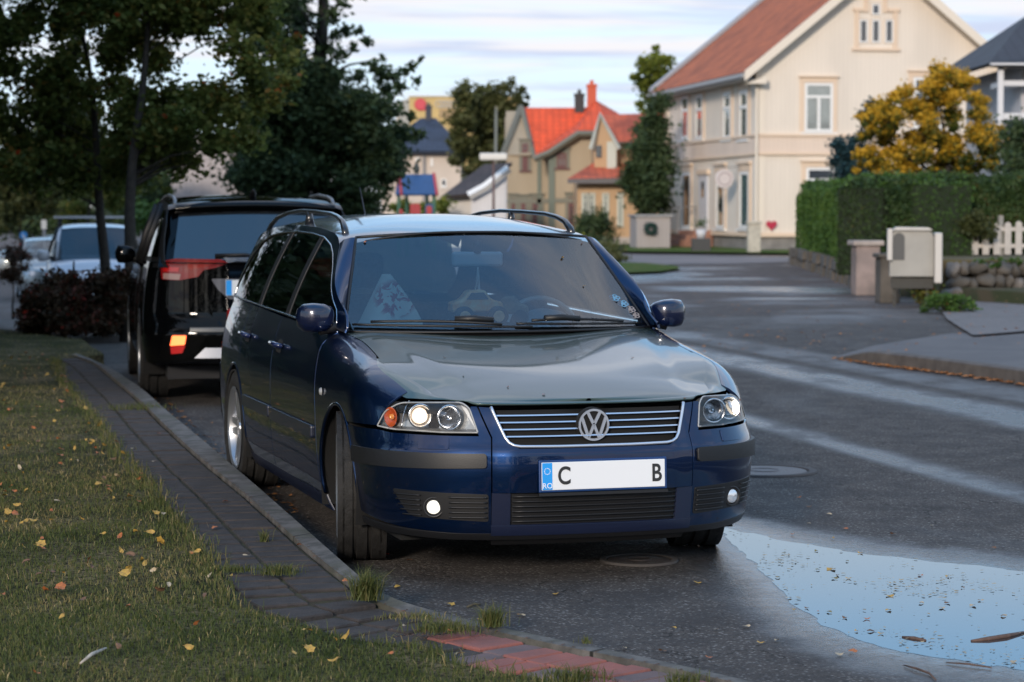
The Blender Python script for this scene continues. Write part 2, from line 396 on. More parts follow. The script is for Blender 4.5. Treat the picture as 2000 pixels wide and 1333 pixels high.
# ------------------------------------------------------------------ the blue estate car
def build_estate():
    sh = passat_shape(); root = empty('estate_car', (.338, 9.1, 0), R(16.2))
    tag(root, 'dark blue estate car facing the viewer with its headlights on', 'car')
    S = lambda y: sh.sy(y); B = sh.body
    def mir(P, sg): return [(sg*a, b) for a, b in P]
    def arcq(cy, r, a0, a1, n=20): return [(S(y), z) for y, z in arc(cy, .32, r, a0, a1, n)]
    RA = .345; YF, YR = .93, 3.63
    ang = lambda zz: math.degrees(math.asin((zz-.32)/RA))
    zsl = lambda y: sh.zs(y)
    def B2(q, v):
        y = sh.xy(q)[1]; zz = zsl(y); r = tab(sh.rx, y); a = v-(zz-r)
        return B(q, v) if a <= 0 or r < 1e-3 else B(q, zz-r+r*math.sin(min(1, a/r)*math.pi/2))
    # bumpers
    top_c = [(-.487, .715), (-.434, .712), (-.385, .612), (-.362, .573), (-.315, .554), (0, .553), (.315, .554), (.362, .573), (.385, .612), (.434, .712), (.487, .715)]
    pc = [(-.426, .376), (.426, .376), (.426, .596)]+top_c[::-1]+[(-.426, .596)]
    bump = empty('front_bumper', (0, 0, 0), 0, root)
    panel('centre_panel', pc, lambda q, z: B(q, z)+Vector((0, -.012*(1-sstep(.33, .43, abs(q))), 0)), navy, bump, .02)
    for sg in (-1, 1):
        lo = [(.426, .205), (.60, .212), (.85, .225), (S(.60), .26)]+arcq(YF, RA, 180+ang(.26)*-1 if False else 180, 180-ang(.602), 8)
        P = lo+[(1.0, .610), (.90, .603), (.482, .602), (.524, .705), (.520, .716), (.491, .716), (.428, .594)]
        panel('side_panel', mir(P, sg), B, navy, bump, .02, flip=False)
        # rub strip, proud of the bumper
        P = rnd([(.447, .478), (.90, .468), (S(.595), .462), (S(.595), .528), (.90, .532), (.447, .533)], .012)
        panel('rub_strip', mir(P, sg), B, black_plastic, bump, .03, 0, .016, off=.014)
        P = rnd([(.60, .548), (.74, .546), (.735, .592), (.605, .594)], .008)
        panel('washer_cover', mir(P, sg), B, navy, bump, .03, 0, .004, off=.0035)
        # lower grille beside the fog lamp
        P = rnd([(.440, .262), (.78, .276), (.865, .382), (.440, .372)], [.01, .03, .02, .01])
        panel('fog_lamp_grille', mir(P, sg), B, mat('grille_black', (.006, .006, .007), rough=.5), bump, .03, 0, .006, off=.003)
        gb = MB()
        for k in range(5):
            gb = MB(); z0 = .280+k*.020; qa, qb = .445, .60; gb.tube([off_fn(B, .010)(sg*(qa+(qb-qa)*i/10), z0) for i in range(11)], .0035, 6)
            gb.obj('grille_bar', black_plastic, bump, True); gb = MB()
            gb.tube([off_fn(B, .010)(sg*(.72+(.09+.02*k/2)*i/6), z0+.004) for i in range(7)], .003, 6)
            gb.obj('grille_bar', black_plastic, bump, True)
        # fog lamp
        c0 = off_fn(B, .006)(sg*.664, .318); fl = empty('fog_lamp', tuple(c0), 0, bump)
        x, y, nx, ny = sh.xy(sg*.664); a = math.atan2(ny, nx); Mx = Matrix.Rotation(math.atan2(-1, .28*sg), 4, 'Z')
        f1 = MB(); f1.lathe([(.05, -.012), (.052, .004), (.047, .008), (.040, -.002), (.036, -.006)], 32, Mx @ Matrix.Scale(.82, 4)); f1.obj('bezel', black_plastic, fl, True)
        f2 = MB(); f2.lathe([(.030, -.004), (.027, .004)], 32, Mx, 0); f2.lathe([(.027, .004), (.020, .008)], 32, Mx, 1); f2.lathe([(.020, .008), (.012, .010), (.001, .011)], 32, Mx, 2); f2.obj('lens', [mat('fog_edge', (.4, .4, .4), rough=.2, metal=.5), mat('fog_glow', (.8, .8, .7), emit=(1.0, .92, .78), estr=.7), lamp_fog] if sg < 0 else mat('fog_lamp_off', (.75, .76, .78), rough=.15, metal=.7), fl, True)
    P = [(-.43, .150), (.43, .150), (.43, .374), (-.43, .374)]
    panel('lower_grille', P, B, mat('grille_black', (.006, .006, .007), rough=.5), bump, .03, 0, .006, off=-.012)
    gb = MB()
    for k in range(6):
        gb = MB(); z0 = .262+k*.020; gb.tube([off_fn(B, .002)(-.345+.69*i/14, z0) for i in range(15)], .004, 6); gb.obj('grille_bar', black_plastic, bump, True)
    0 and gb.obj('grille_bar', black_plastic, bump, True)
    for sg in (-1, 1): panel('bumper_pillar', mir([(.352, .205), (.428, .205), (.426, .376), (.352, .376)], sg), B, mat('dark_bumper', (.006, .010, .03), rough=.35, coat=.4), bump, .03, 0, .02, off=.002)
    panel('air_dam', [(-.43, .205), (-.43, .245), (.43, .245), (.43, .205)], B, mat('dark_bumper'), bump, .03, 0, .02, off=.004)
    panel('spoiler_lip', [(-S(.58), .205), (-.6, .185), (.6, .185), (S(.58), .205), (S(.58), .235), (.6, .212), (-.6, .212), (-S(.58), .235)], B, black_plastic, bump, .03, 0, .01, off=.001)
    # grille
    gr = empty('grille', (0, 0, 0), 0, root)
    gp_ = [(-.43, .712), (-.381, .612), (-.358, .576), (-.313, .558), (.313, .558), (.358, .576), (.381, .612), (.43, .712)]
    panel('grille_back', gp_, B, shut, gr, .04, 0, 0, off=-.030)
    path = [(-.43, .712), (-.381, .612), (-.371, .592), (-.356, .574), (-.336, .563), (-.31, .559), (-.15, .557), (0, .557), (.15, .557), (.31, .559), (.336, .563), (.356, .574), (.371, .592), (.381, .612), (.43, .712)]
    fine = []
    for i in range(len(path)-1):
        for k in range(6): t = k/6; fine.append((path[i][0]*(1-t)+path[i+1][0]*t, path[i][1]*(1-t)+path[i+1][1]*t))
    fine.append(path[-1])
    strip_tube('chrome_surround', [off_fn(B, .003)(a, b) for a, b in fine], .0065, satin, gr)
    for k in range(4):
        z0 = .597+k*.027; qm = .434-(.712-z0)*.50
        b_ = MB(); pts = [off_fn(B, -.004)(-qm+2*qm*i/24, z0) for i in range(25)]
        for i in range(24):
            p, q = pts[i], pts[i+1]; b_.add([p, q, q+Vector((0, .004, .005)), p+Vector((0, .004, .005)), p+Vector((0, .03, -.004)), q+Vector((0, .03, -.004))], [(0, 1, 2, 3), (1, 0, 4, 5)])
        b_.obj('grille_slat', satin, gr)
    # emblem: ring with a V above a W
    em = empty('emblem', (0, B(0, .638).y-.006, .638), 0, gr)
    Mx = Matrix.Rotation(-math.pi/2, 4, 'Z')
    d = MB(); d.lathe([(.001, -.004), (.064, -.004), (.070, -.012), (.070, -.03)], 40, Mx); d.obj('badge_back', shut, em, auto=R(30))
    d = MB(); d.lathe([(.0640, 0), (.0640, .006), (.0555, .006), (.0545, 0)], 48, Mx)
    def stroke(a, b, w_): 
        a, b = Vector(a), Vector(b); t = (b-a).normalized(); n = Vector((-t.y, t.x))*w_/2
        P = [a-n, b-n, b+n, a+n]; d.prism([(p.x, .001, p.y) for p in P], (0, -.006, 0))
    W_ = .0125
    stroke((-.026, .051), (-.003, .006), W_); stroke((.026, .051), (.003, .006), W_)
    stroke((-.050, .030), (-.023, -.050), W_); stroke((.050, .030), (.023, -.050), W_)
    stroke((-.021, -.050), (.0, .002), W_*.9); stroke((.021, -.050), (0, .002), W_*.9)
    d.obj('badge_sign', satin, em, auto=R(30))
    # number plate
    pl = empty('number_plate', (.022, B(0, .445).y-.020, .444), 0, root); pl.rotation_euler = (R(-3), 0, 0)
    m_ = MB(); m_.box(-.268, .268, 0, .012, -.064, .064); bevel(m_.obj('plate_frame', mat('plate_frame_blue', (.01, .04, .14), rough=.3), pl), .004)
    m_ = MB(); m_.box(-.258, .258, -.003, 0.004, -.055, .055); bevel(m_.obj('plate', white_plate, pl), .002)
    m_ = MB(); m_.box(-.256, -.215, -.0045, 0, -.053, .053); m_.obj('blue_band', plate_blue, pl)
    text_obj('country_letters', 'RO', .030, white_p_, pl, (-.2355, -.006, -.038), (R(90), 0, 0), .0006)
    m_ = MB()
    for k in range(12): a_ = math.pi*k/6; m_.box(-.2355+.012*math.cos(a_)-.0016, -.2355+.012*math.cos(a_)+.0016, -.0056, -.0045, .020+.012*math.sin(a_)-.0016, .020+.012*math.sin(a_)+.0016)
    m_.obj('star_ring', white_p_, pl)
    text_obj('plate_letter', 'C', .098, plate_ink, pl, (-.165, -.0042, -.002), (R(90), 0, 0), .0005, sx=.8, bold=.002); text_obj('plate_letter', 'B', .098, plate_ink, pl, (.222, -.0042, -.002), (R(90), 0, 0), .0005, sx=.8, bold=.002)
    m_ = MB(); m_.box(-.27, .27, -.004, .012, -.078, -.066); m_.obj('plate_ledge', black_plastic, pl)
    # headlamps
    HL = rnd([(1.005, .618), (.975, .683), (.905, .722), (.565, .733), (.522, .712), (.478, .610), (.64, .609), (.90, .611)], [.01, .02, .03, .02, .02, .01, 0, .02])
    for sg in (-1, 1):
        h = empty('headlight', (0, 0, 0), 0, root)
        panel('lamp_glass', mir(HL, sg), B, lens_clear, h, .03, .002, 0, off=.002)
        ref = mat('lamp_reflector', (.55, .56, .58), rough=.22, metal=1.0, var=.35, scale=60)
        bezel = mat('lamp_bezel', (.42, .42, .41), rough=.32, metal=.75)
        # housing: outline walls going back to a sloped floor
        Pq = inset_poly(mir(HL, sg), .004); fr_ = [B(a, b) for a, b in Pq]; bk = [B(a*.985, .665+(b-.665)*.86)+Vector((0, .055, 0)) for a, b in Pq]
        mb = MB(); n = len(Pq); mb.add(fr_+bk, [(i, (i+1) % n, n+(i+1) % n, n+i) for i in range(n)]+[tuple(range(n, 2*n))]); mb.obj('lamp_housing', bezel, h)
        strip_tube('lamp_rim', [B(a, b) for a, b in Pq+Pq[:1]], .0035, mat('lamp_rim_grey', (.35, .35, .34), rough=.4), h, 6)
        for (q, rr_, on, z0) in ((.755, .047, True, .672), (.610, .049, False, .670)):
            c = B(sg*q, z0)+Vector((0, .018, 0)); Mx = Matrix.Translation(c) @ Matrix.Rotation(-math.pi/2, 4, 'Z')
            b_ = MB(); b_.lathe([(rr_+.003, .012), (rr_, .016), (rr_-.006, .010), (rr_*.72, -.012), (rr_*.3, -.03), (.001, -.034)], 32, Mx); b_.obj('reflector', ref, h, True)
            if on:
                c2 = Matrix.Translation(c+Vector((0, -.002, 0))) @ Matrix.Rotation(-math.pi/2, 4, 'Z')
                if sg > 0:
                    b_ = MB(); b_.lathe([(.033, -.008), (.030, .006), (.018, .016), (.001, .020)], 28, c2); b_.obj('projector_lens', mat('projector_glass', (.5, .52, .55), rough=.05, metal=.6), h, True)
                    pts = [c+Vector((.010+.019*math.cos(R(t)), -.021, .002+.026*math.sin(R(t)))) for t in range(-80, 96, 8)]
                    b_ = MB(); b_.tube(pts, [.002+.0062*math.sin(math.pi*i/(len(pts)-1)) for i in range(len(pts))], 8); b_.obj('lit_filament', lamp_on, h, True)
                else:
                    b_ = MB(); b_.lathe([(.034, -.008), (.0315, .003)], 28, c2, 0); b_.lathe([(.0315, .003), (.0265, .010)], 28, c2, 1); b_.lathe([(.0265, .010), (.019, .015), (.001, .019)], 28, c2, 2); b_.obj('projector_lens', [mat('lamp_edge', (.7, .6, .5), rough=.1, emit=(1.0, .72, .48), estr=.35), mat('lamp_warm', (1, .8, .6), emit=(1.0, .80, .58), estr=1.1), lamp_on], h, True)
            else:
                b_ = MB(); b_.lathe([(.012, -.03), (.012, -.004), (.001, .0)], 14, Mx); b_.obj('bulb_shield', chrome, h, True)
        c = B(sg*.905, .66)+Vector((0, .03, 0)); x_, y_, nx, ny = sh.xy(sg*.905)
        Mx = Matrix.Translation(c) @ Matrix.Rotation(math.atan2(ny, nx), 4, 'Z')
        b_ = MB(); b_.lathe([(.040, .010), (.037, .012), (.024, -.006), (.001, -.012)], 24, Mx); b_.obj('indicator', amber, h, True)
        b_ = MB(); b_.lathe([(.012, .0), (.010, .012), (.001, .016)], 12, Mx); b_.obj('indicator_bulb', mat('bulb_amber', (.8, .35, .08), rough=.1, coat=1), h, True)
        b_ = MB(); b_.tube([B(sg*(.842+.012*(z_-.61)/.12), z_)+Vector((0, .012, 0)) for z_ in (.614, .64, .67, .70, .726)], .003, 6); b_.obj('lamp_divider', ref, h, True)
    # bonnet
    zc = [(.08, .733), (.14, .748), (.22, .768), (.4, .806), (.7, .858), (1.0, .905), (1.2, .935), (1.42, .952)]
    qs = [S(1.42)*(i/60)**1.0 for i in range(61)]; rows = []
    def hoodp(q, t):
        b0 = B(q, zsl(sh.xy(q)[1])); k = sstep(.55, 1.42, b0.y); y = b0.y-k*.27*(1-t*t); yy = y
        z = b0.z+(tab(zc, yy)-b0.z-(k*.0))*(1-abs(t)**2.6)
        z += .005*(1-sstep(.90, 1.06, abs(b0.x*t)/(.44+.19*(y-.15))))*sstep(.12, .35, y)   # raised centre between two creases
        return Vector((b0.x*t, y, z))
    for q in qs: rows.append([hoodp(max(q, .012), -1+2*j/100) for j in range(101)])
    hood = empty('bonnet', (0, 0, 0), 0, root)
    bonnet_m = mat('bonnet_sky_tint', (.052, .084, .074), rough=.34, metal=.5, coat=1.0, coatr=.05, spec=.5)  # grey-green base stands in for sky reflected in the bonnet
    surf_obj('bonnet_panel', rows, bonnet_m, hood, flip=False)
    # skirt that folds down over the lamps and grille
    qe = S(.80)
    low = [(0, .718), (.3, .718), (.495, .719), (.53, .730), (.57, .737), (.89, .736), (.915, .742), (qe, zsl(.80)-.003)]
    rows = []
    for i in range(121):
        q = -qe+2*qe*i/120; y = sh.xy(q)[1]; z1 = zsl(y); z0 = min(float(np.interp(abs(q), [p[0] for p in low], [p[1] for p in low])), z1-.002); r = tab(sh.rx, y)
        def za(v): a = v-(z1-r); return v if a <= 0 else z1-r+r*math.sin(min(1, a/r)*math.pi/2)
        e0 = B(q, z0)+Vector((0, .012, -.001)); rows.append([e0]+[B(q, za(z0+(z1-z0)*j/9)) for j in range(10)])
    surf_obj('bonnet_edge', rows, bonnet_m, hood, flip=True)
    # wings, doors, quarter panels
    bodyshell = empty('body', (0, 0, 0), 0, root)
    for sg in (-1, 1):
        a1 = 180-ang(.606)
        P = [(1.008, .622), (S(YF-RA*math.cos(math.asin(.286/RA)) ), .612)]+arcq(YF, RA, a1, -10, 26)[1:]+[(S(1.30), .24), (S(1.35), .60), (S(1.42), .90), (S(1.42), zsl(1.42)-.001)]
        P += [(S(y), zsl(y)-.001) for y in (1.2, 1.0, .85)]+[(qe, zsl(.80)-.006), (.915, .738), (.98, .688)]
        panel('wing', mir(P, sg), B2, navy, root, .02, flip=False)
        # side repeater lamp
        c = off_fn(B, .004)(sg*S(1.22), .70); b_ = MB(); b_.lathe([(.018, 0), (.014, .008), (.001, .011)], 16, Matrix.Translation(c) @ Matrix.Rotation(0 if sg > 0 else math.pi, 4, 'Z')); b_.obj('side_lamp', mat('smoked_lamp', (.3, .3, .3), rough=.2, coat=1), root, True)
        zbelt = lambda y: tab(sh.zb, y)+.012
        d1 = [(S(1.305), .24), (S(2.46), .235), (S(2.46), .60), (S(2.50), .92), (S(2.50), zbelt(2.5))]+[(S(y), zbelt(y)) for y in (2.2, 1.9, 1.6)]+[(S(1.425), zbelt(1.425)), (S(1.425), .90), (S(1.355), .60)]
        def sideB(q, z, sg=sg):
            y = sh.xy(q)[1]; return sh.side(sg)(y, z) if z > tab(sh.zb, y) else B(q, z)
        dd = empty('front_door', (0, 0, 0), 0, root); panel('door_skin', mir(d1, sg), sideB, navy, dd, .035)
        ra = arcq(YR, RA, 180-ang(.34), 180-ang(.60), 8)
        d2 = [(S(2.463), .235), (S(3.22), .235)]+ra+[(S(3.46), .80), (S(3.46), zbelt(3.46))]+[(S(y), zbelt(y)) for y in (3.1, 2.8)]+[(S(2.503), zbelt(2.5)), (S(2.503), .92), (S(2.463), .60)]
        d2d = empty('rear_door', (0, 0, 0), 0, root); panel('door_skin', mir(d2, sg), sideB, navy, d2d, .035)
        P = arcq(YR, RA, 180-ang(.60), -5, 22)+[(S(4.10), .25), (S(4.30), .25)]+[(S(4.55), .28), (S(4.55), .64), (sh.T-.30, .66), (sh.T-.30, 1.0), (S(4.5), zbelt(4.5)), (S(4.0), zbelt(4.0)), (S(3.463), zbelt(3.46)), (S(3.463), .80)]
        panel('rear_quarter', mir(P, sg), sideB, navy, bodyshell, .035)
        # sill and rubbing strips
        P = [(S(1.28), .235), (S(1.26), .165), (S(3.27), .165), (S(3.25), .235)]
        panel('sill', mir(P, sg), B, mat('dark_bumper'), bodyshell, .05, 0, .01, off=-.004)
        for (ya, yb, dr) in ((1.40, 2.44, dd), (2.48, 3.26, d2d)):
            P = rnd([(S(ya), .478), (S(yb), .474), (S(yb), .532), (S(ya), .536)], .012); panel('rub_strip', mir(P, sg), B, mat('strip_blue_black', (.008, .012, .03), rough=.35, coat=.4), dr, .05, 0, .012, off=.012)
        for (yh, dr) in ((2.33, dd), (3.26, d2d)):
            b_ = MB(); f = off_fn(B, .004); f2 = off_fn(B, .034); b_.tube([f(sg*S(yh-.09), .838), f2(sg*S(yh-.075), .838), f2(sg*S(yh+.075), .84), f(sg*S(yh+.09), .84)], .012, 8); b_.obj('handle', mat('handle_navy', (.006, .012, .06), rough=.25, coat=1), dr, True)
            P = rnd([(S(yh-.07), .805), (S(yh+.07), .805), (S(yh+.07), .865), (S(yh-.07), .865)], .03); panel('handle_recess', mir(P, sg), B, shut, dr, .05, 0, 0, off=.002)
        # wheel-arch lips and dark inner body
        for yc in (YF, YR):
            b_ = MB(); b_.tube([off_fn(B, -.004)(sg*S(y), z) for y, z in arc(yc, .32, RA+.004, -12, 192, 34)], .009, 8); b_.obj('arch_lip', navy, bodyshell, True)
            rows = [[Vector((sg*x, y, z)) for y, z in arc(yc, .32, RA+.02, -20, 200, 20)] for x in (.855, .50)]; surf_obj('wheel_housing', rows, shut, bodyshell)
        inner = off_fn(B, -.02)
        zz = [.20, .35, .5, .68]
        for (ya, yb, z0, z1) in ((1.29, 3.27, .17, .93), (.15, 1.30, .68, .72), (3.2, 4.6, .68, .93)):
            rows = [[B(sg*S(ya+(yb-ya)*i/12), z0+(z1-z0)*j/4)-Vector((sg*.022, 0, 0)) for i in range(13)] for j in range(5)]; surf_obj('inner_panel', rows, shut, bodyshell)
    # rear end (hidden from the camera but there)
    P = [(sh.T-.31, .64), (sh.T, .64), (sh.T, 1.0), (sh.T-.31, 1.0)]
    tg = empty('tailgate', (0, 0, 0), 0, root)
    surf_obj('tailgate_panel', [[B(sg*(S(4.4)+(sh.T-S(4.4))*i/8), z) for sg, i in [(1, k) for k in range(9)]+[(-1, k) for k in range(8, -1, -1)]] for z in (.64, .75, .88, 1.0)], navy, tg)
    surf_obj('rear_bumper', [[B(sg*(S(4.3)+(sh.T-S(4.3))*i/8), z)+Vector((0, .03, 0)) for sg, i in [(1, k) for k in range(9)]+[(-1, k) for k in range(8, -1, -1)]] for z in (.22, .35, .5, .63)], navy, root)
    fsid = sh.side(1)
    rw = [[Vector((x*(.66-.12*v), 4.60-.22*v**1.3+.0, 1.0+.37*v)) for x in [-1+2*i/10 for i in range(11)]] for v in (0, .5, 1)]
    surf_obj('rear_window', rw, glass_dark, tg)
    for sg in (-1, 1):
        b_ = MB(); b_.box(-.05, .05, -.04, .04, -.13, .13); o = bevel(b_.obj('tail_light', red_lens, root), .03, 4); o.location = (sg*.70, 4.53, .80)
    # floor, dash, firewall
    b_ = MB(); b_.box(-.72, .72, .35, 4.45, .16, .24); b_.box(-.62, .62, .25, .60, .22, .70); b_.obj('floor_pan', shut, bodyshell)
    # greenhouse
    zt = lambda y: tab(sh.zt, y)
    def ws(u, v):                              # windscreen
        bt = Vector((.722*u, 1.17+.24*u*u, .952)); tp = Vector((.565*u, 1.79+.09*u*u, 1.388-.022*u*u))
        p = bt.lerp(tp, v); n = Vector((0, -.55, .83)); return p+n*(.05*v*(1-v)*(1-.6*u*u))
    rows = [[ws(-1+2*i/28, j/16) for i in range(29)] for j in range(17)]
    wsd = empty('windscreen', (0, 0, 0), 0, root)
    surf_obj('windscreen_pane', rows, glass_front, wsd)
    bp = [ws(-1+2*i/28, 0) for i in range(29)]+[ws(1, j/16) for j in range(1, 17)]+[ws(1-2*i/28, 1) for i in range(1, 29)]+[ws(-1, 1-j/16) for j in range(1, 17)]
    strip_tube('windscreen_seal', bp, .007, black_plastic, wsd, 6)
    # dark printed border
    for seg in ([(u, 0, u, .045) for u in [-1+2*i/28 for i in range(29)]],):
        surf_obj('black_border', [[ws(a, b)-Vector((0, -.002, .004)) for a, b, c_, d_ in seg], [ws(c_, d_)-Vector((0, -.002, .004)) for a, b, c_, d_ in seg]], shut, wsd)
    # cowl between bonnet and glass
    surf_obj('cowl', [[hoodp(S(1.42), -1+2*j/40)-Vector((0, .01, .006)) for j in range(41)], [ws(-1+2*j/40, 0)+Vector((0, .0, -.035)) for j in range(41)], [ws(-1+2*j/40, 0)+Vector((0, .02, -.0)) for j in range(41)]], black_plastic, root)
    rzc = [(1.6, 1.36), (1.80, 1.392), (2.0, 1.418), (2.3, 1.446), (2.8, 1.474), (3.3, 1.474), (3.9, 1.448), (4.3, 1.415), (4.5, 1.36)]
    rf = sh.roof(rzc, 2.8)
    def roofp(t, y0):
        y = y0+.10*t*t*(1-sstep(1.8, 2.6, y0)); xr = sh.side(1)(y, zt(y)).x; return rf(xr*t, y)
    rows = [[roofp(-1+2*j/32, 1.79+(4.42-1.79)*i/48) for j in range(33)] for i in range(49)]
    roof_m = mat('roof_paint', (.006, .010, .028), rough=.34, metal=.35, coat=1.0, coatr=.06)
    surf_obj('roof', rows, roof_m, root)
    strip_tube('roof_seam', [roofp(-1+2*j/32, 1.785)+Vector((0, -.002, .001)) for j in range(3, 30)], .006, black_plastic, root, 6)
    for sg in (-1, 1):
        f = sh.side(sg)
        # windscreen pillar
        ys = [1.30+(1.93-1.30)*i/14 for i in range(15)]
        rows = []
        for i, y in enumerate(ys):
            o_ = f(y, zt(y)); v = i/14; i_ = ws(sg*1.0, v)+Vector((sg*.006, .0, 0)); m1 = o_.lerp(i_, .35)+Vector((sg*.006, -.008, .008)); m2 = o_.lerp(i_, .75)+Vector((sg*.002, -.006, .006)); rows.append([o_, m1, m2, i_])
        surf_obj('windscreen_pillar', rows, navy, bodyshell, flip=(sg > 0))
        # frame around the side windows
        top = [(y, zt(y)) for y in (1.32, 1.45, 1.6, 1.75, 1.9, 2.02, 2.2, 2.45, 2.7, 3.0, 3.3, 3.6, 3.9, 4.15, 4.3)]
        gtop = [(1.455, .99), (1.49, 1.045), (1.62, 1.125), (1.80, 1.225), (1.95, 1.288), (2.10, 1.328), (2.35, 1.362), (2.7, 1.378), (3.1, 1.383), (3.5, 1.375), (3.85, 1.352), (4.05, 1.315), (4.20, 1.22), (4.36, 1.06), (4.36, 1.015)]
        gbot = [(1.47, .972), (1.9, .974), (2.4, .984), (2.9, .992), (3.4, 1.0), (3.9, 1.006), (4.34, 1.012)]
        fl = dict(gap=0, th=.012, step=.05, flip=sg < 0)
        panel('window_frame', [(1.32, .952)]+top+[(4.44, 1.22), (4.6, 1.0), (4.36, 1.0)]+gtop[::-1]+[(1.455, .968), (1.40, .955)], f, navy, bodyshell, **fl)
        def clip(a, b):
            tp = [p for p in gtop if a < p[0] < b]; bt = [p for p in gbot if a < p[0] < b]
            it = lambda T, y: float(np.interp(y, [p[0] for p in T], [p[1] for p in T]))
            return [(a, it(gbot, a))]+bt+[(b, it(gbot, b)), (b, it(gtop, b))]+tp[::-1]+[(a, it(gtop, a))]
        for (a, b, nm) in ((1.47, 2.39, 'front_side_window'), (2.47, 3.22, 'rear_side_window'), (3.30, 4.34, 'boot_side_window')):
            panel(nm, clip(a, b), f, glass_dark if nm != 'front_side_window' else glass_mat('side_glass', (.60, .68, .66), ior=1.7, clear=.95), root, gap=0, th=0, step=.06, off=-.008, flip=sg < 0)
        for (a, b) in ((2.385, 2.475), (3.215, 3.305)):
            panel('window_pillar', clip(a, b), f, black_plastic, bodyshell, gap=0, th=.01, step=.06, off=-.004, flip=sg < 0)
        ring = gbot+gtop[::-1]; pts = []
        for i in range(len(ring)):
            p, q = ring[i], ring[(i+1) % len(ring)]
            for k in range(4): t = k/4; pts.append(off_fn(f, .003)(p[0]*(1-t)+q[0]*t, p[1]*(1-t)+q[1]*t))
        strip_tube('window_chrome', pts+pts[:1], .005, chrome, bodyshell, 6)
        # roof rail
        rl = []
        for y, h in ((2.10, -.012), (2.13, .012), (2.20, .040), (2.32, .054), (2.5, .060), (2.9, .060), (3.3, .062), (3.7, .060), (4.0, .052), (4.18, .030), (4.28, .0)):
            p = f(y, zt(y)); rl.append(Vector((p.x-sg*.045, y, rf(p.x-sg*.045, y).z+h)))
        rr_ = [.016, .018, .015, .0125, .0115, .011, .011, .011, .012, .014, .016]
        mb = MB(); mb.tube(rl, rr_, 10)
        for y in (3.10,):
            p = f(y, zt(y)); x_ = p.x-sg*.045; z_ = rf(x_, y).z; mb.tube([(x_, y, z_-.01), (x_, y, z_+.06)], [.026, .014], 10)
        mb.obj('roof_rail', mat('rail_black', (.012, .013, .016), rough=.28, coat=.5), root, True)
        # door mirror
        mr = empty('door_mirror', (sg*.755, 1.47, 1.012), 0, root)
        prof = [(.0, .0, .030, .030), (.015, -.02, .050, .045), (.05, -.035, .062, .058), (.10, -.032, .066, .062), (.14, -.02, .062, .056), (.163, .0, .040, .042), (.168, .01, .01, .012)]
        rows = []
        for (dx, dy, rz, ry) in prof:
            row = []
            for k in range(25):
                t = 2*math.pi*k/24; cz = math.copysign(abs(math.sin(t))**.6, math.sin(t)); cy = math.copysign(abs(math.cos(t))**.75, math.cos(t))
                row.append(Vector((sg*dx, dy+.03+ry*cy*.95 if cy < 0 else dy+.03+ry*cy*.35, rz*cz)))
            rows.append(row)
        surf_obj('mirror_housing', rows, mat('mirror_navy', (.0015, .005, .028), rough=.25, metal=.2, coat=1), mr, flip=sg < 0)
        mb = MB(); mb.tube([(-sg*.06, .0, -.045), (sg*.02, .0, -.045), (sg*.07, -.005, -.05)], [.030, .026, .03], 10); mb.obj('mirror_arm', black_plastic, mr, True)
        mb = MB(); mb.box(min(sg*.03, sg*.145), max(sg*.03, sg*.145), .050, .054, -.05, .05); mb.obj('mirror_glass', chrome, mr)
    # aerial
    strip_tube('aerial', [(-.0, 4.18, 1.42), (-.0, 4.22, 1.46), (-.0, 4.36, 1.62)], [.010, .006, .003], black_plastic, root)
    # wipers lying on the glass
    def wp(u, v, h): return ws(u, v)+Vector((0, -.55, .83))*h
    for (u0, u1, v0, v1, pv) in ((-.96, .12, .045, .02, -.25), (.02, .93, .05, .02, .33)):
        wi = empty('wiper', (0, 0, 0), 0, root)
        mb = MB(); mb.tube([wp(u0+(u1-u0)*i/14, v0+(v1-v0)*i/14, .014) for i in range(15)], .006, 6); mb.obj('wiper_blade', black_plastic, wi, True)
        mb = MB(); mb.tube([wp(u0+(u1-u0)*i/10*.72+.10, (v0+(v1-v0)*i/10)+.018*math.sin(math.pi*i/10), .030) for i in range(11)], .007, 6); mb.tube([wp(pv-.12, .06, .035), wp(pv, .058, .040), wp(pv+.12, .05, .034)], .014, 8); mb.obj('wiper_arm', black_plastic, wi, True)
    # wheels
    for sg in (-1, 1):
        wheel(root, sg*.757, YF, .318, .318, .205, sg, R(-11)); wheel(root, sg*.757, YR, .318, .318, .205, sg)
    # ---- interior
    cab = mat('cabin_fabric', (.09, .10, .11), rough=.9, var=.3, scale=30)
    lt = mat('cabin_light_grey', (.60, .64, .64), rough=.8)
    dash = empty('dashboard', (0, 0, 0), 0, root)
    rows = [[Vector((-.70+1.40*i/16, y+.10*((-.70+1.40*i/16)/.7)**2, z_+.02*math.sin(i*.9)*(y > 1.5))) for i in range(17)] for y, z_ in ((1.22, .93), (1.42, .955), (1.62, .955), (1.74, .93), (1.80, .84), (1.80, .60))]
    surf_obj('dashboard_top', rows, mat('dash_black', (.10, .125, .135), rough=.7), dash)
    mb = MB(); cx, cy, cz = .37, 1.95, .90; pts = []
    for k in range(33):
        t = 2*math.pi*k/32; pts.append((cx+.185*math.cos(t), cy+.185*math.sin(t)*.42, cz+.185*math.sin(t)*.9))
    mb.tube(pts, .013, 8); mb.tube([(cx, 1.80, .86), (cx, 1.95, .90)], .05, 8); mb.tube([(cx-.17, 1.95, .90), (cx+.17, 1.95, .90)], .016, 6); mb.obj('steering_wheel', mat('wheel_rim_grey', (.30, .35, .37), rough=.5), root, True)
    mb = MB(); pts = [(.30-.115*math.cos(math.pi*k/12), 1.62, .955+.075*math.sin(math.pi*k/12)) for k in range(13)]; mb.prism(pts, (0, .12, 0)); mb.obj('instrument_hood', mat('dash_grey', (.20, .25, .27), rough=.6), dash)
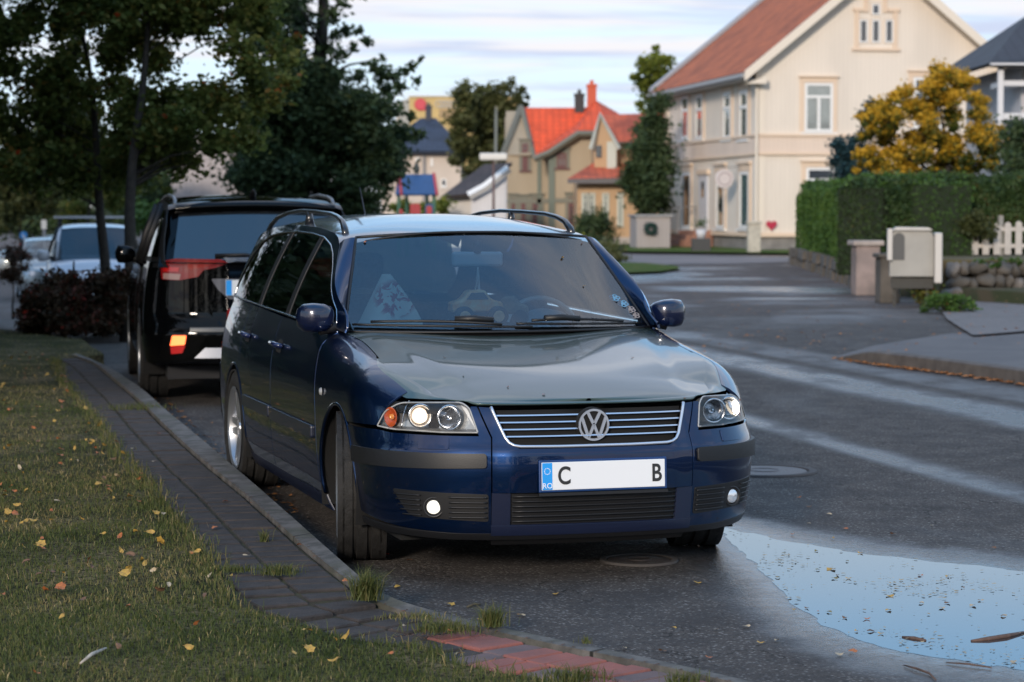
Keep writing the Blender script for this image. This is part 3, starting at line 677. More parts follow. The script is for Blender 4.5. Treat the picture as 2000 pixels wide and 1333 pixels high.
    for x in (-.37, .37):
        st = empty('seat', (x, 2.25, .30), 0, root)
        mb = MB(); mb.box(-.25, .25, -.25, .28, 0, .22); bevel(mb.obj('seat_cushion', cab, st), .06, 3)
        mb = MB(); mb.box(-.24, .24, -.06, .08, 0, .60); o = bevel(mb.obj('backrest', cab, st), .06, 3); o.location = (0, .28, .18); o.rotation_euler = (R(-14), 0, 0)
        mb = MB(); mb.box(-.13, .13, -.05, .05, 0, .18); o = bevel(mb.obj('headrest', cab, st), .04, 3); o.location = (0, .46, .80); o.rotation_euler = (R(-10), 0, 0)
    rs = empty('rear_seat', (0, 3.05, .32), 0, root); mb = MB(); mb.box(-.62, .62, -.25, .25, 0, .22); mb.box(-.62, .62, .20, .34, .1, .68); bevel(mb.obj('rear_bench', cab, rs), .05, 3)
    im = empty('rear_view_mirror', (.0, 1.80, 1.262), 0, root)
    mb = MB(); mb.box(-.125, .125, -.012, .02, -.036, .036); bevel(mb.obj('mirror_shell', lt, im), .02, 4)
    mb = MB(); mb.tube([(0, 0, .03), (0, .0, .09)], .02, 8); mb.obj('mirror_stem', black_plastic, im, True)
    return root, sh, ws
estate, ESH, EWS = build_estate()
# ------------------------------------------------------------------ ground, road, kerbs, paving
def node_mat(name):
    m = bpy.data.materials.new(name); m.use_nodes = True; t = m.node_tree; b = t.nodes['Principled BSDF']; MATS[name] = m
    class H: pass
    h = H(); h.t = t; h.b = b; h.m = m
    def n(tp, **k):
        x = t.nodes.new(tp)
        for a, v in k.items(): setattr(x, a, v)
        return x
    h.n = n; h.l = t.links.new
    def setin(i, v):
        if isinstance(v, (int, float)): i.default_value = v
        elif isinstance(v, tuple): i.default_value = v+(1,) if len(i.default_value) == 4 and len(v) == 3 else v
        else: t.links.new(v, i)
    def math_(op, a, b=None, c=None):
        x = n('ShaderNodeMath', operation=op)
        for i, v in enumerate((a, b, c)):
            if v is not None: setin(x.inputs[i], v)
        return x.outputs[0]
    def noise_(vec, scale, det=4, rough=.55, dist=0.0):
        x = n('ShaderNodeTexNoise'); setin(x.inputs['Vector'], vec); x.inputs['Scale'].default_value = scale; x.inputs['Detail'].default_value = det; x.inputs['Roughness'].default_value = rough; x.inputs['Distortion'].default_value = dist; return x.outputs[0]
    def step_(v, a, b_):
        x = n('ShaderNodeMapRange'); x.interpolation_type = 'SMOOTHSTEP'; setin(x.inputs[0], v); x.inputs[1].default_value = a; x.inputs[2].default_value = b_; return x.outputs[0]
    def mix_(f, a, b_, mode='MIX'):
        x = n('ShaderNodeMix', data_type='RGBA', blend_type=mode); setin(x.inputs[0], f); setin(x.inputs[6], a); setin(x.inputs[7], b_); return x.outputs[2]
    def fmix(f, a, b_):
        x = n('ShaderNodeMix', data_type='FLOAT'); setin(x.inputs[0], f); setin(x.inputs[2], a); setin(x.inputs[3], b_); return x.outputs[0]
    def bump_(hgt, st, d=.01):
        x = n('ShaderNodeBump'); x.inputs['Strength'].default_value = st; x.inputs['Distance'].default_value = d; setin(x.inputs['Height'], hgt); t.links.new(x.outputs[0], b.inputs['Normal'])
    def voro(vec, scale, feat='F1'):
        x = n('ShaderNodeTexVoronoi'); x.feature = feat; setin(x.inputs['Vector'], vec); x.inputs['Scale'].default_value = scale; return x.outputs[0]
    h.math, h.noise, h.step, h.mix, h.fmix, h.bump, h.set, h.voro = math_, noise_, step_, mix_, fmix, bump_, setin, voro
    g = n('ShaderNodeNewGeometry'); h.P = g.outputs['Position']; s = n('ShaderNodeSeparateXYZ'); t.links.new(h.P, s.inputs[0]); h.x, h.y, h.z = s.outputs
    def vec(sx=1, sy=1, sz=1, rot=0):
        x = n('ShaderNodeMapping'); t.links.new(h.P, x.inputs[0]); x.inputs['Scale'].default_value = (sx, sy, sz); x.inputs['Rotation'].default_value = (0, 0, rot); return x.outputs[0]
    h.vec = vec
    return h

def terrain(x, y):                             # the far road on the left dips a little
    return -0.62*sstep(30, 43, y)*sstep(-4.2, -6.5, x)*(1-sstep(75, 110, y))

h = node_mat('wet_asphalt')
fine = h.noise(h.P, 160, 3, .7); agg = h.voro(h.P, 50); big = h.noise(h.vec(1, .45, 1, .24), .55, 4, .55, .6); mid = h.noise(h.P, 3.2, 5, .6)
wv = h.math('ADD', h.math('ADD', h.x, h.math('MULTIPLY', h.y, .235)), h.math('MULTIPLY', h.math('SUBTRACT', h.noise(h.vec(.6, .25, 1), 1.3, 3), .5), .16))
def band(a, b_, s1=.05, s2=.05): return h.math('MULTIPLY', h.step(wv, a-s1, a+s1), h.math('SUBTRACT', 1.0, h.step(wv, b_-s2, b_+s2)))
near = h.math('SUBTRACT', 1.0, h.step(h.y, 25, 34))
brk = h.fmix(h.step(h.noise(h.vec(.8, .35, 1), 2.2, 5, .65), .36, .58), .5, 1.0); tr = h.math('MULTIPLY', h.math('MULTIPLY', h.math('MAXIMUM', band(5.36, 5.64, .10, .14), h.math('MAXIMUM', band(7.15, 7.85, .22, .20), h.math('MULTIPLY', band(8.1, 8.8, .1, .2), .6))), near), brk)
# damp ground round the puddle
dx = h.math('DIVIDE', h.math('SUBTRACT', h.x, 1.75), 1.25); dy = h.math('DIVIDE', h.math('SUBTRACT', h.y, 9.0), 2.3)
rr_ = h.math('SQRT', h.math('ADD', h.math('MULTIPLY', dx, dx), h.math('MULTIPLY', dy, dy)))
rr_ = h.math('ADD', rr_, h.math('MULTIPLY', h.math('SUBTRACT', h.noise(h.P, 1.1, 4), .5), .7))
at_ = h.n('ShaderNodeAttribute'); at_.attribute_name = 'wet'; pdv = h.math('ADD', at_.outputs['Fac'], h.math('MULTIPLY', h.math('SUBTRACT', h.noise(h.P, 3.0, 5, .65), .5), .55)); halo = h.step(pdv, .30, .75)
halo = h.math('MULTIPLY', halo, h.step(at_.outputs['Fac'], .01, .08)); edge = h.step(h.math('ADD', at_.outputs['Fac'], h.math('MULTIPLY', h.math('SUBTRACT', h.noise(h.P, 14, 4, .7), .5), .45)), .66, .98); h.l(h.fmix(edge, 1.45, 2.4), h.b.inputs['IOR'])
farwet = h.math('MULTIPLY', h.math('MULTIPLY', h.step(h.y, 27, 40), h.step(h.x, .5, 3)), h.step(h.noise(h.vec(.25, .30, 1), .9, 3), .46, .58))
patch = h.math('MULTIPLY', h.step(big, .52, .64), .55)
wet = h.math('MINIMUM', 1.0, h.math('ADD', h.math('MAXIMUM', tr, h.math('MAXIMUM', halo, farwet)), h.math('MULTIPLY', patch, .45)))
col = h.mix(h.step(fine, .35, .65), (.055, .048, .044), (.120, .106, .096)); col = h.mix(h.step(agg, .10, .40), (.27, .255, .24), col); col = h.mix(h.math('MULTIPLY', h.step(h.noise(h.P, 26, 5, .7), .52, .60), .5), col, (.03, .028, .028)); cr_ = h.math('ABSOLUTE', h.math('SUBTRACT', h.noise(h.vec(1, .6, 1), 1.1, 6, .62), .5)); col = h.mix(h.math('MULTIPLY', h.math('SUBTRACT', 1.0, h.step(cr_, .001, .006)), .7), col, (.015, .014, .014))
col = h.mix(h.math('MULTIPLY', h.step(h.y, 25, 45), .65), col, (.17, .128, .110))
col = h.mix(h.math('MULTIPLY', h.step(mid, .42, .60), .5), col, (.045, .042, .042))
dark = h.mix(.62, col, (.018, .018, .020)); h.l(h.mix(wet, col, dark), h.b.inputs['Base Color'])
h.l(h.fmix(edge, h.fmix(wet, .82, .23), .09), h.b.inputs['Roughness']); h.set(h.b.inputs['Specular IOR Level'], h.fmix(wet, .18, .8)); h.b.inputs['IOR'].default_value = 1.45
h.bump(h.math('MULTIPLY', h.math('ADD', fine, agg), h.fmix(edge, h.fmix(wet, 1.0, .42), .12)), .7, .010)
ASPH = h.m

def sheet(name, X, Y, zf, m, kind='structure'):
    V = [(x, y, zf(x, y)) for y in Y for x in X]; k = len(X)
    F = [(j*k+i, j*k+i+1, (j+1)*k+i+1, (j+1)*k+i) for j in range(len(Y)-1) for i in range(k-1)]
    return tag(mobj(name, V, F, m, smooth=True), kind=kind)
Xs = [-600, -250, -120, -80, -60, -45, -35]+[-30+i for i in range(0, 41)]+[12, 15, 20, 30, 45, 70, 120, 250, 600]
Ys = [-400, -150, -60, -30, -15, 0, 5]+[8+i for i in range(0, 70)]+[82, 90, 100, 110, 130, 170, 250, 400, 900, 2500]
sheet('road', Xs, Ys, terrain, ASPH)

def poly_sheet(name, P, zf, m, step=.5, kind='structure', parent=None, skirt=.0):
    bm = grid2d([tuple(p)[:2] for p in P], step)
    for v in bm.verts: v.co.z = zf(v.co.x, v.co.y)
    bmesh.ops.recalc_face_normals(bm, faces=bm.faces[:])
    if sum(f.normal.z for f in bm.faces) < 0: bmesh.ops.reverse_faces(bm, faces=bm.faces[:])
    if skirt:
        es = [e for e in bm.edges if e.is_boundary]; r = bmesh.ops.extrude_edge_only(bm, edges=es)
        for v in [g for g in r['geom'] if isinstance(g, bmesh.types.BMVert)]: v.co.z -= skirt
    me = bpy.data.meshes.new(name); bm.to_mesh(me); bm.free(); me.materials.append(m)
    for p in me.polygons: p.use_smooth = abs(p.normal.z) > .5
    o = bpy.data.objects.new(name, me); C.objects.link(o)
    if kind: o['kind'] = kind
    if parent: o.parent = parent
    return o

# ---- outline of the lawn
LB = [(112, 700), (120, 722), (130, 745), (159, 778), (203, 830), (240, 880), (297, 940), (345, 1005), (414, 1086), (453, 1167), (517, 1206), (568, 1220), (652, 1243), (708, 1251), (820, 1254), (859, 1262), (865, 1280), (925, 1297), (975, 1310), (1050, 1322), (1090, 1340), (1250, 1400)]
lb = [gp(a, b, .115 if b < 1180 else .08) for a, b in LB]
lawn_poly = [(p.x, p.y) for p in lb]+[(0.9, 4.5), (-14, 4.5), (-14, 31), (-9.0, 31), (-6.5, 27.5), (-4.6, 24.5), (-3.9, 21.9)]
def in_poly(x, y, P=None):
    P = P or lawn_poly; c = False; n = len(P); j = n-1
    for i in range(n):
        xi, yi = P[i][0], P[i][1]; xj, yj = P[j][0], P[j][1]
        if (yi > y) != (yj > y) and x < (xj-xi)*(y-yi)/(yj-yi)+xi: c = not c
        j = i
    return c
# ---- kerb on the left and its paving
def smooth_line(P, n=6):
    out = []
    for i in range(len(P)-1):
        p0 = P[max(i-1, 0)]; p1 = P[i]; p2 = P[i+1]; p3 = P[min(i+2, len(P)-1)]
        for k in range(n):
            t = k/n; out.append(0.5*((2*p1)+(p2-p0)*t+(2*p0-5*p1+4*p2-p3)*t*t+(3*p1-3*p2+p0*1-p0*2+p3)*t**3) if False else p1.lerp(p2, t))
    out.append(P[-1])
    for _ in range(6): out = [out[0]]+[(out[i-1]+out[i]*2+out[i+1])/4 for i in range(1, len(out)-1)]+[out[-1]]
    return out
def kz(py): return .12-.075*sstep(1110, 1215, py)
KO = [(150, 690), (194, 707), (243, 734), (281, 759), (324, 799), (392, 853), (459, 910), (517, 960), (600, 1033), (694, 1117), (735, 1150), (764, 1165), (800, 1179), (860, 1195), (925, 1212), (970, 1224), (1050, 1240), (1150, 1260), (1300, 1292), (1480, 1333), (1750, 1400)]
KI = [(140, 693), (186, 707), (224, 740), (270, 778), (332, 840), (405, 905), (475, 960), (590, 1063), (700, 1150), (730, 1173), (770, 1188), (820, 1202), (880, 1213), (965, 1232), (1007, 1242), (1100, 1262), (1175, 1277), (1300, 1302), (1480, 1343), (1750, 1408)]
ko = smooth_line([gp(a, b, kz(b)) for a, b in KO]); ki = smooth_line([gp(a, b, kz(b)-.002) for a, b in KI])
def resample(P, n):
    d = [0]
    for i in range(1, len(P)): d.append(d[-1]+(P[i]-P[i-1]).length)
    return [Vector([float(np.interp(d[-1]*k/(n-1), d, [p[c] for p in P])) for c in range(3)]) for k in range(n)], d[-1]
# match the inner edge to the outer one by nearest point
koR, _ = resample(ko, 300); kiR, klen = resample(ki, 2700)
kin = []; j0 = 0
for p in koR:
    j0 = min(range(j0, min(j0+180, 2700)), key=lambda j: (kiR[j]-p).length); kin.append(kiR[j0])
rows = [[p+Vector((0, 0, -p.z-.05)), p+Vector((0, 0, -.012)), p+(q-p)*.08, q, q+Vector((0, 0, -.08))] for p, q in zip(koR, kin)]
h = node_mat('kerb_stone'); kc = h.mix(h.step(h.noise(h.P, 9, 5), .35, .65), (.15, .138, .125), (.07, .066, .06)); kc = h.mix(h.math('MULTIPLY', h.step(h.noise(h.P, 2.2, 5), .5, .62), .5), kc, (.055, .058, .035)); kj = h.math('ABSOLUTE', h.math('SUBTRACT', h.math('FRACT', h.math('MULTIPLY', h.math('SUBTRACT', h.y, h.math('MULTIPLY', h.x, .9)), .62)), .5)); kc = h.mix(h.math('SUBTRACT', 1.0, h.step(kj, .004, .010)), kc, (.015, .014, .011)); h.l(kc, h.b.inputs['Base Color']); h.b.inputs['Roughness'].default_value = .88; h.bump(h.noise(h.P, 110, 4), .35, .01); KERB = h.m
k_ = surf_obj('kerb', rows, KERB, None, smooth=True); k_.data.set_sharp_from_angle(angle=R(40)); tag(k_, kind='structure')

def offset_line(P, d):                         # to the right-hand side of the walking direction
    out = []
    for i, p in enumerate(P):
        t = (P[min(i+12, len(P)-1)]-P[max(i-12, 0)]); t.z = 0; t.normalize(); out.append(p+Vector((t.y, -t.x, 0))*-d)
    return out
PB = [kiR]+[None]*4
def side_sign():
    t = kiR[900]-kiR[870]; n = Vector((t.y, -t.x, 0)); return 1 if n.x > 0 else -1
sgn = side_sign()
lines = [offset_line(kiR, sgn*w_) for w_ in (0.012, .222, .43, .64, .85)]
rng = random.Random(3)
brick_dark = mat('paver_dark', (.050, .040, .036), rough=.9, col2=(.026, .022, .021), scale=14, bump=.35, bscale=70)
brick_red = mat('paver_red', (.32, .105, .080), rough=.88, col2=(.20, .08, .068), scale=7, bump=.3, bscale=90)
brick_plum = mat('paver_grey_red', (.17, .11, .105), rough=.9, col2=(.11, .08, .08), scale=7, bump=.3, bscale=90)
mb = MB(); per = 2700/klen
for r in range(4):
    A, Bn = lines[r], lines[r+1]; s_ = .3*(r % 2)*.1
    while s_ < klen-.3:
        L_ = (.103 if A[int(s_*per)].x > -.30 and A[int(s_*per)].y < 8.3 else .128)+rng.uniform(-.004, .004); i0 = int(s_*per); i1 = int((s_+L_-.014)*per); sk = int(.03*per)
        if i1+sk >= 2699: break
        p = [A[i0], A[i1], Bn[i1], Bn[i0]]; zc_ = sum(q.z for q in p)/4-.012; cen = sum(p, Vector())/4
        if (p[0]-p[1]).length < .02: s_ += L_; continue
        g = (p[3]-p[0]).normalized()*.009; p = [p[0]+g, p[1]+g, p[2]-g, p[3]-g]
        tl = rng.uniform(-.0035, .0035); dz = [zc_+tl+rng.uniform(-.002, .002) for _ in range(4)]
        if in_poly(cen.x-.06, cen.y-.06) and in_poly(cen.x, cen.y): s_ += L_; continue
        red = cen.x > -.245+.06*r and cen.y < 8.2
        mi = (2 if rng.random() < .28 else 1) if red else 0
        top = [Vector((q.x, q.y, d_)) for q, d_ in zip(p, dz)]; c_ = sum(top, Vector())/4
        ins = [q+(c_-q).normalized()*.006+Vector((0, 0, .0)) for q in top]; low_ = [q-Vector((0, 0, .006)) for q in top]; bot = [q-Vector((0, 0, .05)) for q in top]
        mb.add(ins+low_+bot, [(0, 1, 2, 3)]+[(4+i, 4+(i+1) % 4, (i+1) % 4, i) for i in range(4)]+[(8+i, 8+(i+1) % 4, 4+(i+1) % 4, 4+i) for i in range(4)], mi)
        s_ += L_
pv = mb.obj('paving', [brick_dark, brick_red, brick_plum]); tag(pv, kind='structure')
moss = mat('mossy_joint', (.040, .038, .012), rough=1, col2=(.022, .014, .009), scale=30, bump=.6, bscale=60)
rows = [[a+Vector((0, 0, -.020)), b_+Vector((0, 0, -.024))] for a, b_ in zip(lines[0], lines[4])]; tag(surf_obj('joint_soil', rows, moss, None), kind='structure')

# ---- lawn
def lawn_z(x, y): return .105-.03*sstep(8.6, 7.4, y)*sstep(-1.5, -.2, x)+.018*(noise.noise(Vector((x*1.7, y*1.7, 0))))+.0
h = node_mat('lawn_soil')
c1 = h.mix(h.step(h.noise(h.P, 2.2, 5), .42, .62), (.075, .072, .030), (.18, .14, .075)); c1 = h.mix(h.step(h.noise(h.P, 40, 4), .4, .65), c1, (.020, .017, .010))
h.l(c1, h.b.inputs['Base Color']); h.b.inputs['Roughness'].default_value = 1; h.b.inputs['Specular IOR Level'].default_value = .1; h.bump(h.noise(h.P, 60, 4), .8, .02)
LAWNM = h.m
poly_sheet('lawn', lawn_poly, lawn_z, LAWNM, .35, skirt=.12)

def attr_mat(name, stops, rough=.6, transl=.25, spec=.25):
    m = bpy.data.materials.new(name); m.use_nodes = True; t = m.node_tree; t.nodes.clear(); MATS[name] = m
    o = t.nodes.new('ShaderNodeOutputMaterial'); a = t.nodes.new('ShaderNodeAttribute'); a.attribute_name = 'v'; cr = t.nodes.new('ShaderNodeValToRGB')
    while len(cr.color_ramp.elements) < len(stops): cr.color_ramp.elements.new(.5)
    for e, (p, c_) in zip(cr.color_ramp.elements, stops): e.position = p; e.color = tuple(c_)+(1,)
    b = t.nodes.new('ShaderNodeBsdfPrincipled'); b.inputs['Roughness'].default_value = rough; b.inputs['Specular IOR Level'].default_value = spec
    tr_ = t.nodes.new('ShaderNodeBsdfTranslucent'); mx = t.nodes.new('ShaderNodeMixShader'); mx.inputs[0].default_value = transl
    t.links.new(a.outputs['Fac'], cr.inputs[0]); t.links.new(cr.outputs[0], b.inputs['Base Color']); t.links.new(cr.outputs[0], tr_.inputs[0])
    t.links.new(b.outputs[0], mx.inputs[1]); t.links.new(tr_.outputs[0], mx.inputs[2]); t.links.new(mx.outputs[0], o.inputs[0]); return m
GRASS = attr_mat('grass_blades', [(0, (.045, .068, .016)), (.38, (.105, .122, .036)), (.66, (.22, .175, .072)), (1, (.50, .38, .19))], transl=.3)
nrng = np.random.default_rng(5)
def blades(name, pts, hgt, wid, mtl, vals=None, parent=None, lean=.55):
    # pts (n,3): each blade a bent two-segment strip
    n = len(pts); a = nrng.uniform(0, 2*np.pi, n); l = nrng.uniform(.1, lean*1.6, n); hh = hgt*nrng.uniform(.5, 1.25, n); ww = wid*nrng.uniform(.6, 1.3, n)
    d = np.stack([np.cos(a), np.sin(a), np.zeros(n)], 1); b2 = nrng.uniform(0, 2*np.pi, n); s = np.stack([np.cos(b2), np.sin(b2), np.zeros(n)], 1)*ww[:, None]
    up = np.array([0, 0, 1.0])
    p0 = pts; p1 = pts+up*(hh*.55)[:, None]+d*(hh*l*.25)[:, None]; p2 = pts+up*(hh*(1-.35*l))[:, None]+d*(hh*l)[:, None]
    V = np.stack([p0-s, p0+s, p1-s*.8, p1+s*.8, p2], 1).reshape(-1, 3); b_ = np.arange(n)*5
    F = np.stack([np.stack([b_, b_+1, b_+3], 1), np.stack([b_, b_+3, b_+2], 1), np.stack([b_+2, b_+3, b_+4], 1)], 1).reshape(-1, 3)
    v = nrng.uniform(0, 1, n) if vals is None else vals
    return np_mesh(name, V, F, mtl, parent, attr=np.repeat(v, 3))
pts = []; vals = []
def patchv(x, y): return .5+.5*noise.noise(Vector((x*.9+7, y*.6, 2)))*1.3+.25*noise.noise(Vector((x*4, y*4, 5)))
def scatter(n, x0, x1, y0, y1, fr=None):
    k = 0
    while k < n:
        k += 1; x, y = random.uniform(x0, x1), random.uniform(y0, y1)
        if abs(x) > y*.235+.5 or not in_poly(x, y): continue
        pv_ = patchv(x, y); bare = .55*sstep(.58, .8, pv_)
        if random.random() < bare: continue
        pts.append((x, y, lawn_z(x, y)-.004)); vals.append(min(1, max(0, .42+.75*(pv_-.5)+random.gauss(0, .15)+(.45 if random.random() < .05 else 0))))
poly_sheet('park_lawn', [(-70, -25), (-13.9, -25), (-13.9, 30.9), (-16, 38), (-70, 60)], lambda x, y: .06, LAWNM, 6.0)
scatter(60000, -2.4, 1.0, 6.3, 8.2); scatter(62000, -3.4, -.4, 8.2, 12); scatter(50000, -5, -1.2, 12, 18); scatter(36000, -8, -3, 18, 30)
g_ = blades('grass', np.array(pts), .028, .0015, GRASS, np.array(vals)); tag(g_, kind='stuff')
# longer tufts at the edge of the paving
tp = []; tv = []
for i in range(len(lb)-1):
    n_ = int((lb[i+1]-lb[i]).length*420)
    for _ in range(min(n_, 1500)):
        t = random.random(); p = lb[i].lerp(lb[i+1], t); w_ = .5+.5*noise.noise(Vector((p.x*3, p.y*3, 9)))
        if random.random() > w_*1.2: continue
        q = p+Vector((random.gauss(-.02, .035), random.gauss(-.02, .035), 0)); tp.append((q.x, q.y, p.z-.015)); tv.append(min(1, max(0, random.gauss(.38, .2))))
e_ = blades('edge_grass', np.array(tp), .055, .0017, GRASS, np.array(tv)); tag(e_, kind='stuff')

# ---- puddle
PU = [(.97, 10.80), (1.17, 10.42), (1.38, 10.12), (1.55, 9.90), (1.85, 9.67), (2.15, 9.40), (2.6, 8.95), (2.9, 8.3), (2.6, 7.35), (2.1, 7.20), (1.80, 7.30), (1.65, 7.42), (1.45, 7.58), (1.30, 7.72), (1.21, 7.86), (1.13, 8.2), (1.07, 8.65), (1.05, 9.2), (1.02, 9.7), (.99, 10.2)]
pu = [Vector((a, b, 0)) for a, b in PU]; fine_ = []
for i in range(len(pu)):
    for k in range(8): fine_.append(pu[i].lerp(pu[(i+1) % len(pu)], k/8))
for _ in range(6): fine_ = [(fine_[i-1]+fine_[i]*2+fine_[(i+1) % len(fine_)])/4 for i in range(len(fine_))]
fine_ = [p+Vector((noise.noise(p*7)*.035+noise.noise(p*23)*.015, noise.noise(p*9+Vector((5, 0, 0)))*.06, 0)) for p in fine_]
h = node_mat('puddle_water'); h.b.inputs['Base Color'].default_value = (.02, .022, .025, 1); h.b.inputs['Roughness'].default_value = .015; h.b.inputs['IOR'].default_value = 2.4; h.b.inputs['Specular IOR Level'].default_value = .8
poly_sheet('puddle', [(p.x, p.y) for p in fine_], lambda x, y: .0016, h.m, .4)

# damp asphalt round the puddle: the same road with a wetness attribute
def pdist(x, y):
    b_ = 9
    for i in range(0, len(fine_), 2): b_ = min(b_, math.hypot((x-fine_[i].x)*1.25, (y-fine_[i].y)*.62))
    return b_
PX = [-1.2+.07*i for i in range(58)]; PY = [6.3+.11*i for i in range(62)]; V = [(x, y, .001) for y in PY for x in PX]; kx = len(PX)
F = [(j*kx+i, j*kx+i+1, (j+1)*kx+i+1, (j+1)*kx+i) for j in range(len(PY)-1) for i in range(kx-1)]
inside = [in_poly(v[0], v[1], [(p.x, p.y) for p in fine_]) for v in V]
wv__ = []
for v, ins in zip(V, inside):
    a_ = 1.0 if ins else max(0, 1-pdist(v[0], v[1])/.62)
    a_ = max(a_, .62*max(0, 1-math.hypot((v[0]-.75)/.9, (v[1]-11.2)/1.6)))
    wv__.append(max(0.0, a_)*sstep(-1.15, -.9, v[0])*sstep(6.35, 6.6, v[1])*sstep(13.0, 12.4, v[1]))
kp = [f for f in F if all(V[i][0] > float(np.interp(V[i][1], [q.y for q in koR[::-1]], [q.x for q in koR[::-1]]))-.1 for i in f)]
wp_ = mobj('wet_road', V, kp, ASPH, smooth=True); a_ = wp_.data.attributes.new('wet', 'FLOAT', 'POINT'); a_.data.foreach_set('value', wv__); tag(wp_, kind='structure')

# ---- right-hand pavement with its kerb
RK = [(1610, 697), (1700, 712), (1800, 724), (2000, 752), (2300, 800)]
rk = smooth_line([gp(a, b, 0) for a, b in RK], 8)
n_ = len(rk); rows = []
for i, p in enumerate(rk):
    hgt = .13*sstep(0, .28, i/(n_-1)); t = (rk[min(i+1, n_-1)]-rk[max(i-1, 0)]).normalized(); nr = Vector((-t.y, t.x, 0)); nr = nr if nr.y > 0 else -nr
    rows.append([p-Vector((0, 0, .03)), p+Vector((0, 0, hgt-.015)), p+nr*.02+Vector((0, 0, hgt)), p+nr*.14+Vector((0, 0, hgt)), p+nr*.14+Vector((0, 0, hgt-.03))])
kr = surf_obj('far_kerb', rows, mat('kerb_stone_dark', (.12, .105, .095), rough=.85, col2=(.07, .06, .055), scale=6), None); kr.data.set_sharp_from_angle(angle=R(40)); tag(kr, kind='structure')
back = [r[4] for r in rows]
h = node_mat('pavement_asphalt'); col = h.mix(h.step(h.noise(h.P, 1.0, 4), .4, .6), (.085, .072, .070), (.13, .112, .105)); h.l(h.mix(h.step(h.noise(h.P, 120, 2), .4, .6), col, (.06, .055, .055)), h.b.inputs['Base Color']); h.b.inputs['Roughness'].default_value = .7
def pz(x, y): return .125*sstep(3.2, 4.1, x+.0*(y))
poly_sheet('pavement', [(p.x, p.y) for p in back]+[(7.5, 13), (9.5, 17), (9.0, 24), (7.4, 28.0), (5.3, 27.6), (4.0, 25.2)], lambda x, y: .126*sstep(23.4, 22.0, y-.0)*sstep(3.4, 3.9, x)+.004, h.m, .4)
h = node_mat('cobbles'); br = h.n('ShaderNodeTexBrick'); h.l(h.vec(3.5, 3.5, 1, .3), br.inputs[0]); br.inputs['Color1'].default_value = (.19, .165, .155, 1); br.inputs['Color2'].default_value = (.14, .12, .115, 1); br.inputs['Mortar'].default_value = (.07, .06, .055, 1); br.inputs['Mortar Size'].default_value = .03
h.l(h.mix(h.step(h.noise(h.P, 2, 3), .5, .7), br.outputs[0], (.10, .09, .08)), h.b.inputs['Base Color']); h.b.inputs['Roughness'].default_value = .75
poly_sheet('cobbled_forecourt', [tuple(gp(a, b))[:2] for a, b in [(1830, 600), (1870, 588), (2060, 570), (2200, 580), (2150, 640), (1900, 660), (1850, 628)]], lambda x, y: .03, h.m, .6)

# ---- far lawns, verges, lane beyond
GREEN = node_mat('verge_grass'); c1 = GREEN.mix(GREEN.step(GREEN.noise(GREEN.P, 3, 5), .4, .6), (.055, .105, .018), (.105, .115, .035)); GREEN.l(c1, GREEN.b.inputs['Base Color']); GREEN.b.inputs['Roughness'].default_value = 1; GREEN.b.inputs['Specular IOR Level'].default_value = .1; GREEN.bump(GREEN.noise(GREEN.P, 20, 4), .8, .05)
poly_sheet('green_verge', [tuple(gp(a, b))[:2] for a, b in [(1100, 514), (1190, 517), (1260, 518), (1322, 524), (1328, 529), (1290, 535), (1180, 540), (1000, 560), (1000, 520)]], lambda x, y: .06, GREEN.m, 1.0)
poly_sheet('house_verge', [tuple(gp(a, b))[:2] for a, b in [(1180, 494), (1240, 496), (1560, 500), (1700, 503), (1700, 488), (1500, 484), (1180, 480)]], lambda x, y: .08, GREEN.m, 2.0)
h = node_mat('pale_lane'); h.l(h.mix(h.step(h.noise(h.P, .5, 4), .4, .6), (.20, .165, .155), (.14, .12, .115)), h.b.inputs['Base Color']); h.b.inputs['Roughness'].default_value = .8
poly_sheet('lane', [tuple(gp(a, b))[:2] for a, b in [(900, 498), (1240, 499), (1545, 503), (1548, 513), (1420, 517), (1230, 519), (900, 524)]], lambda x, y: .015, h.m, 3.0)
h = node_mat('garden_ground'); h.l(h.mix(h.step(h.noise(h.P, 2, 4), .4, .6), (.03, .04, .015), (.06, .05, .03)), h.b.inputs['Base Color']); h.b.inputs['Roughness'].default_value = 1
GARD = h.m
BANK = mat('bank_soil_grass', (.085, .085, .030), rough=1, col2=(.10, .065, .04), scale=3, bump=.6, bscale=20)
poly_sheet('garden_ground', [(6.5, 39.6), (7.2, 46), (7.9, 55), (8.7, 65), (10.5, 74), (26, 74), (26, 33), (9, 33), (7.4, 36.5)], lambda x, y: .25+.012*(y-39), GARD, 3.0, skirt=.5)
# ------------------------------------------------------------------ trees and shrubs
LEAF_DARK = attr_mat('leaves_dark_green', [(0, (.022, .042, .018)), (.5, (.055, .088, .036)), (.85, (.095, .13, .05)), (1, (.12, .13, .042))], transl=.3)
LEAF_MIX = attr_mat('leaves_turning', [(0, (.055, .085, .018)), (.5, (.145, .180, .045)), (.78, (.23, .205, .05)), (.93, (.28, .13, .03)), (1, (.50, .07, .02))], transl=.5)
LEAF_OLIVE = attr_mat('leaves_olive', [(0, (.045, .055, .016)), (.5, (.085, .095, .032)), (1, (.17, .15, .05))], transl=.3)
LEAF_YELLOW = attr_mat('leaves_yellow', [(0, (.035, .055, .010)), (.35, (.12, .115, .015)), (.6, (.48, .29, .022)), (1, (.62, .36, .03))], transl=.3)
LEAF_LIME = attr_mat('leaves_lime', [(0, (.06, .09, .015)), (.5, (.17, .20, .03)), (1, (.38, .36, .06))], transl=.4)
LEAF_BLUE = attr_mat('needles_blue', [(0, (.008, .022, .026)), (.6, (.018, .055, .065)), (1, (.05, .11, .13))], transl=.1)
LEAF_RED = attr_mat('leaves_dark_red', [(0, (.026, .020, .010)), (.5, (.060, .034, .018)), (.82, (.12, .028, .018)), (1, (.36, .03, .018))], transl=.2)
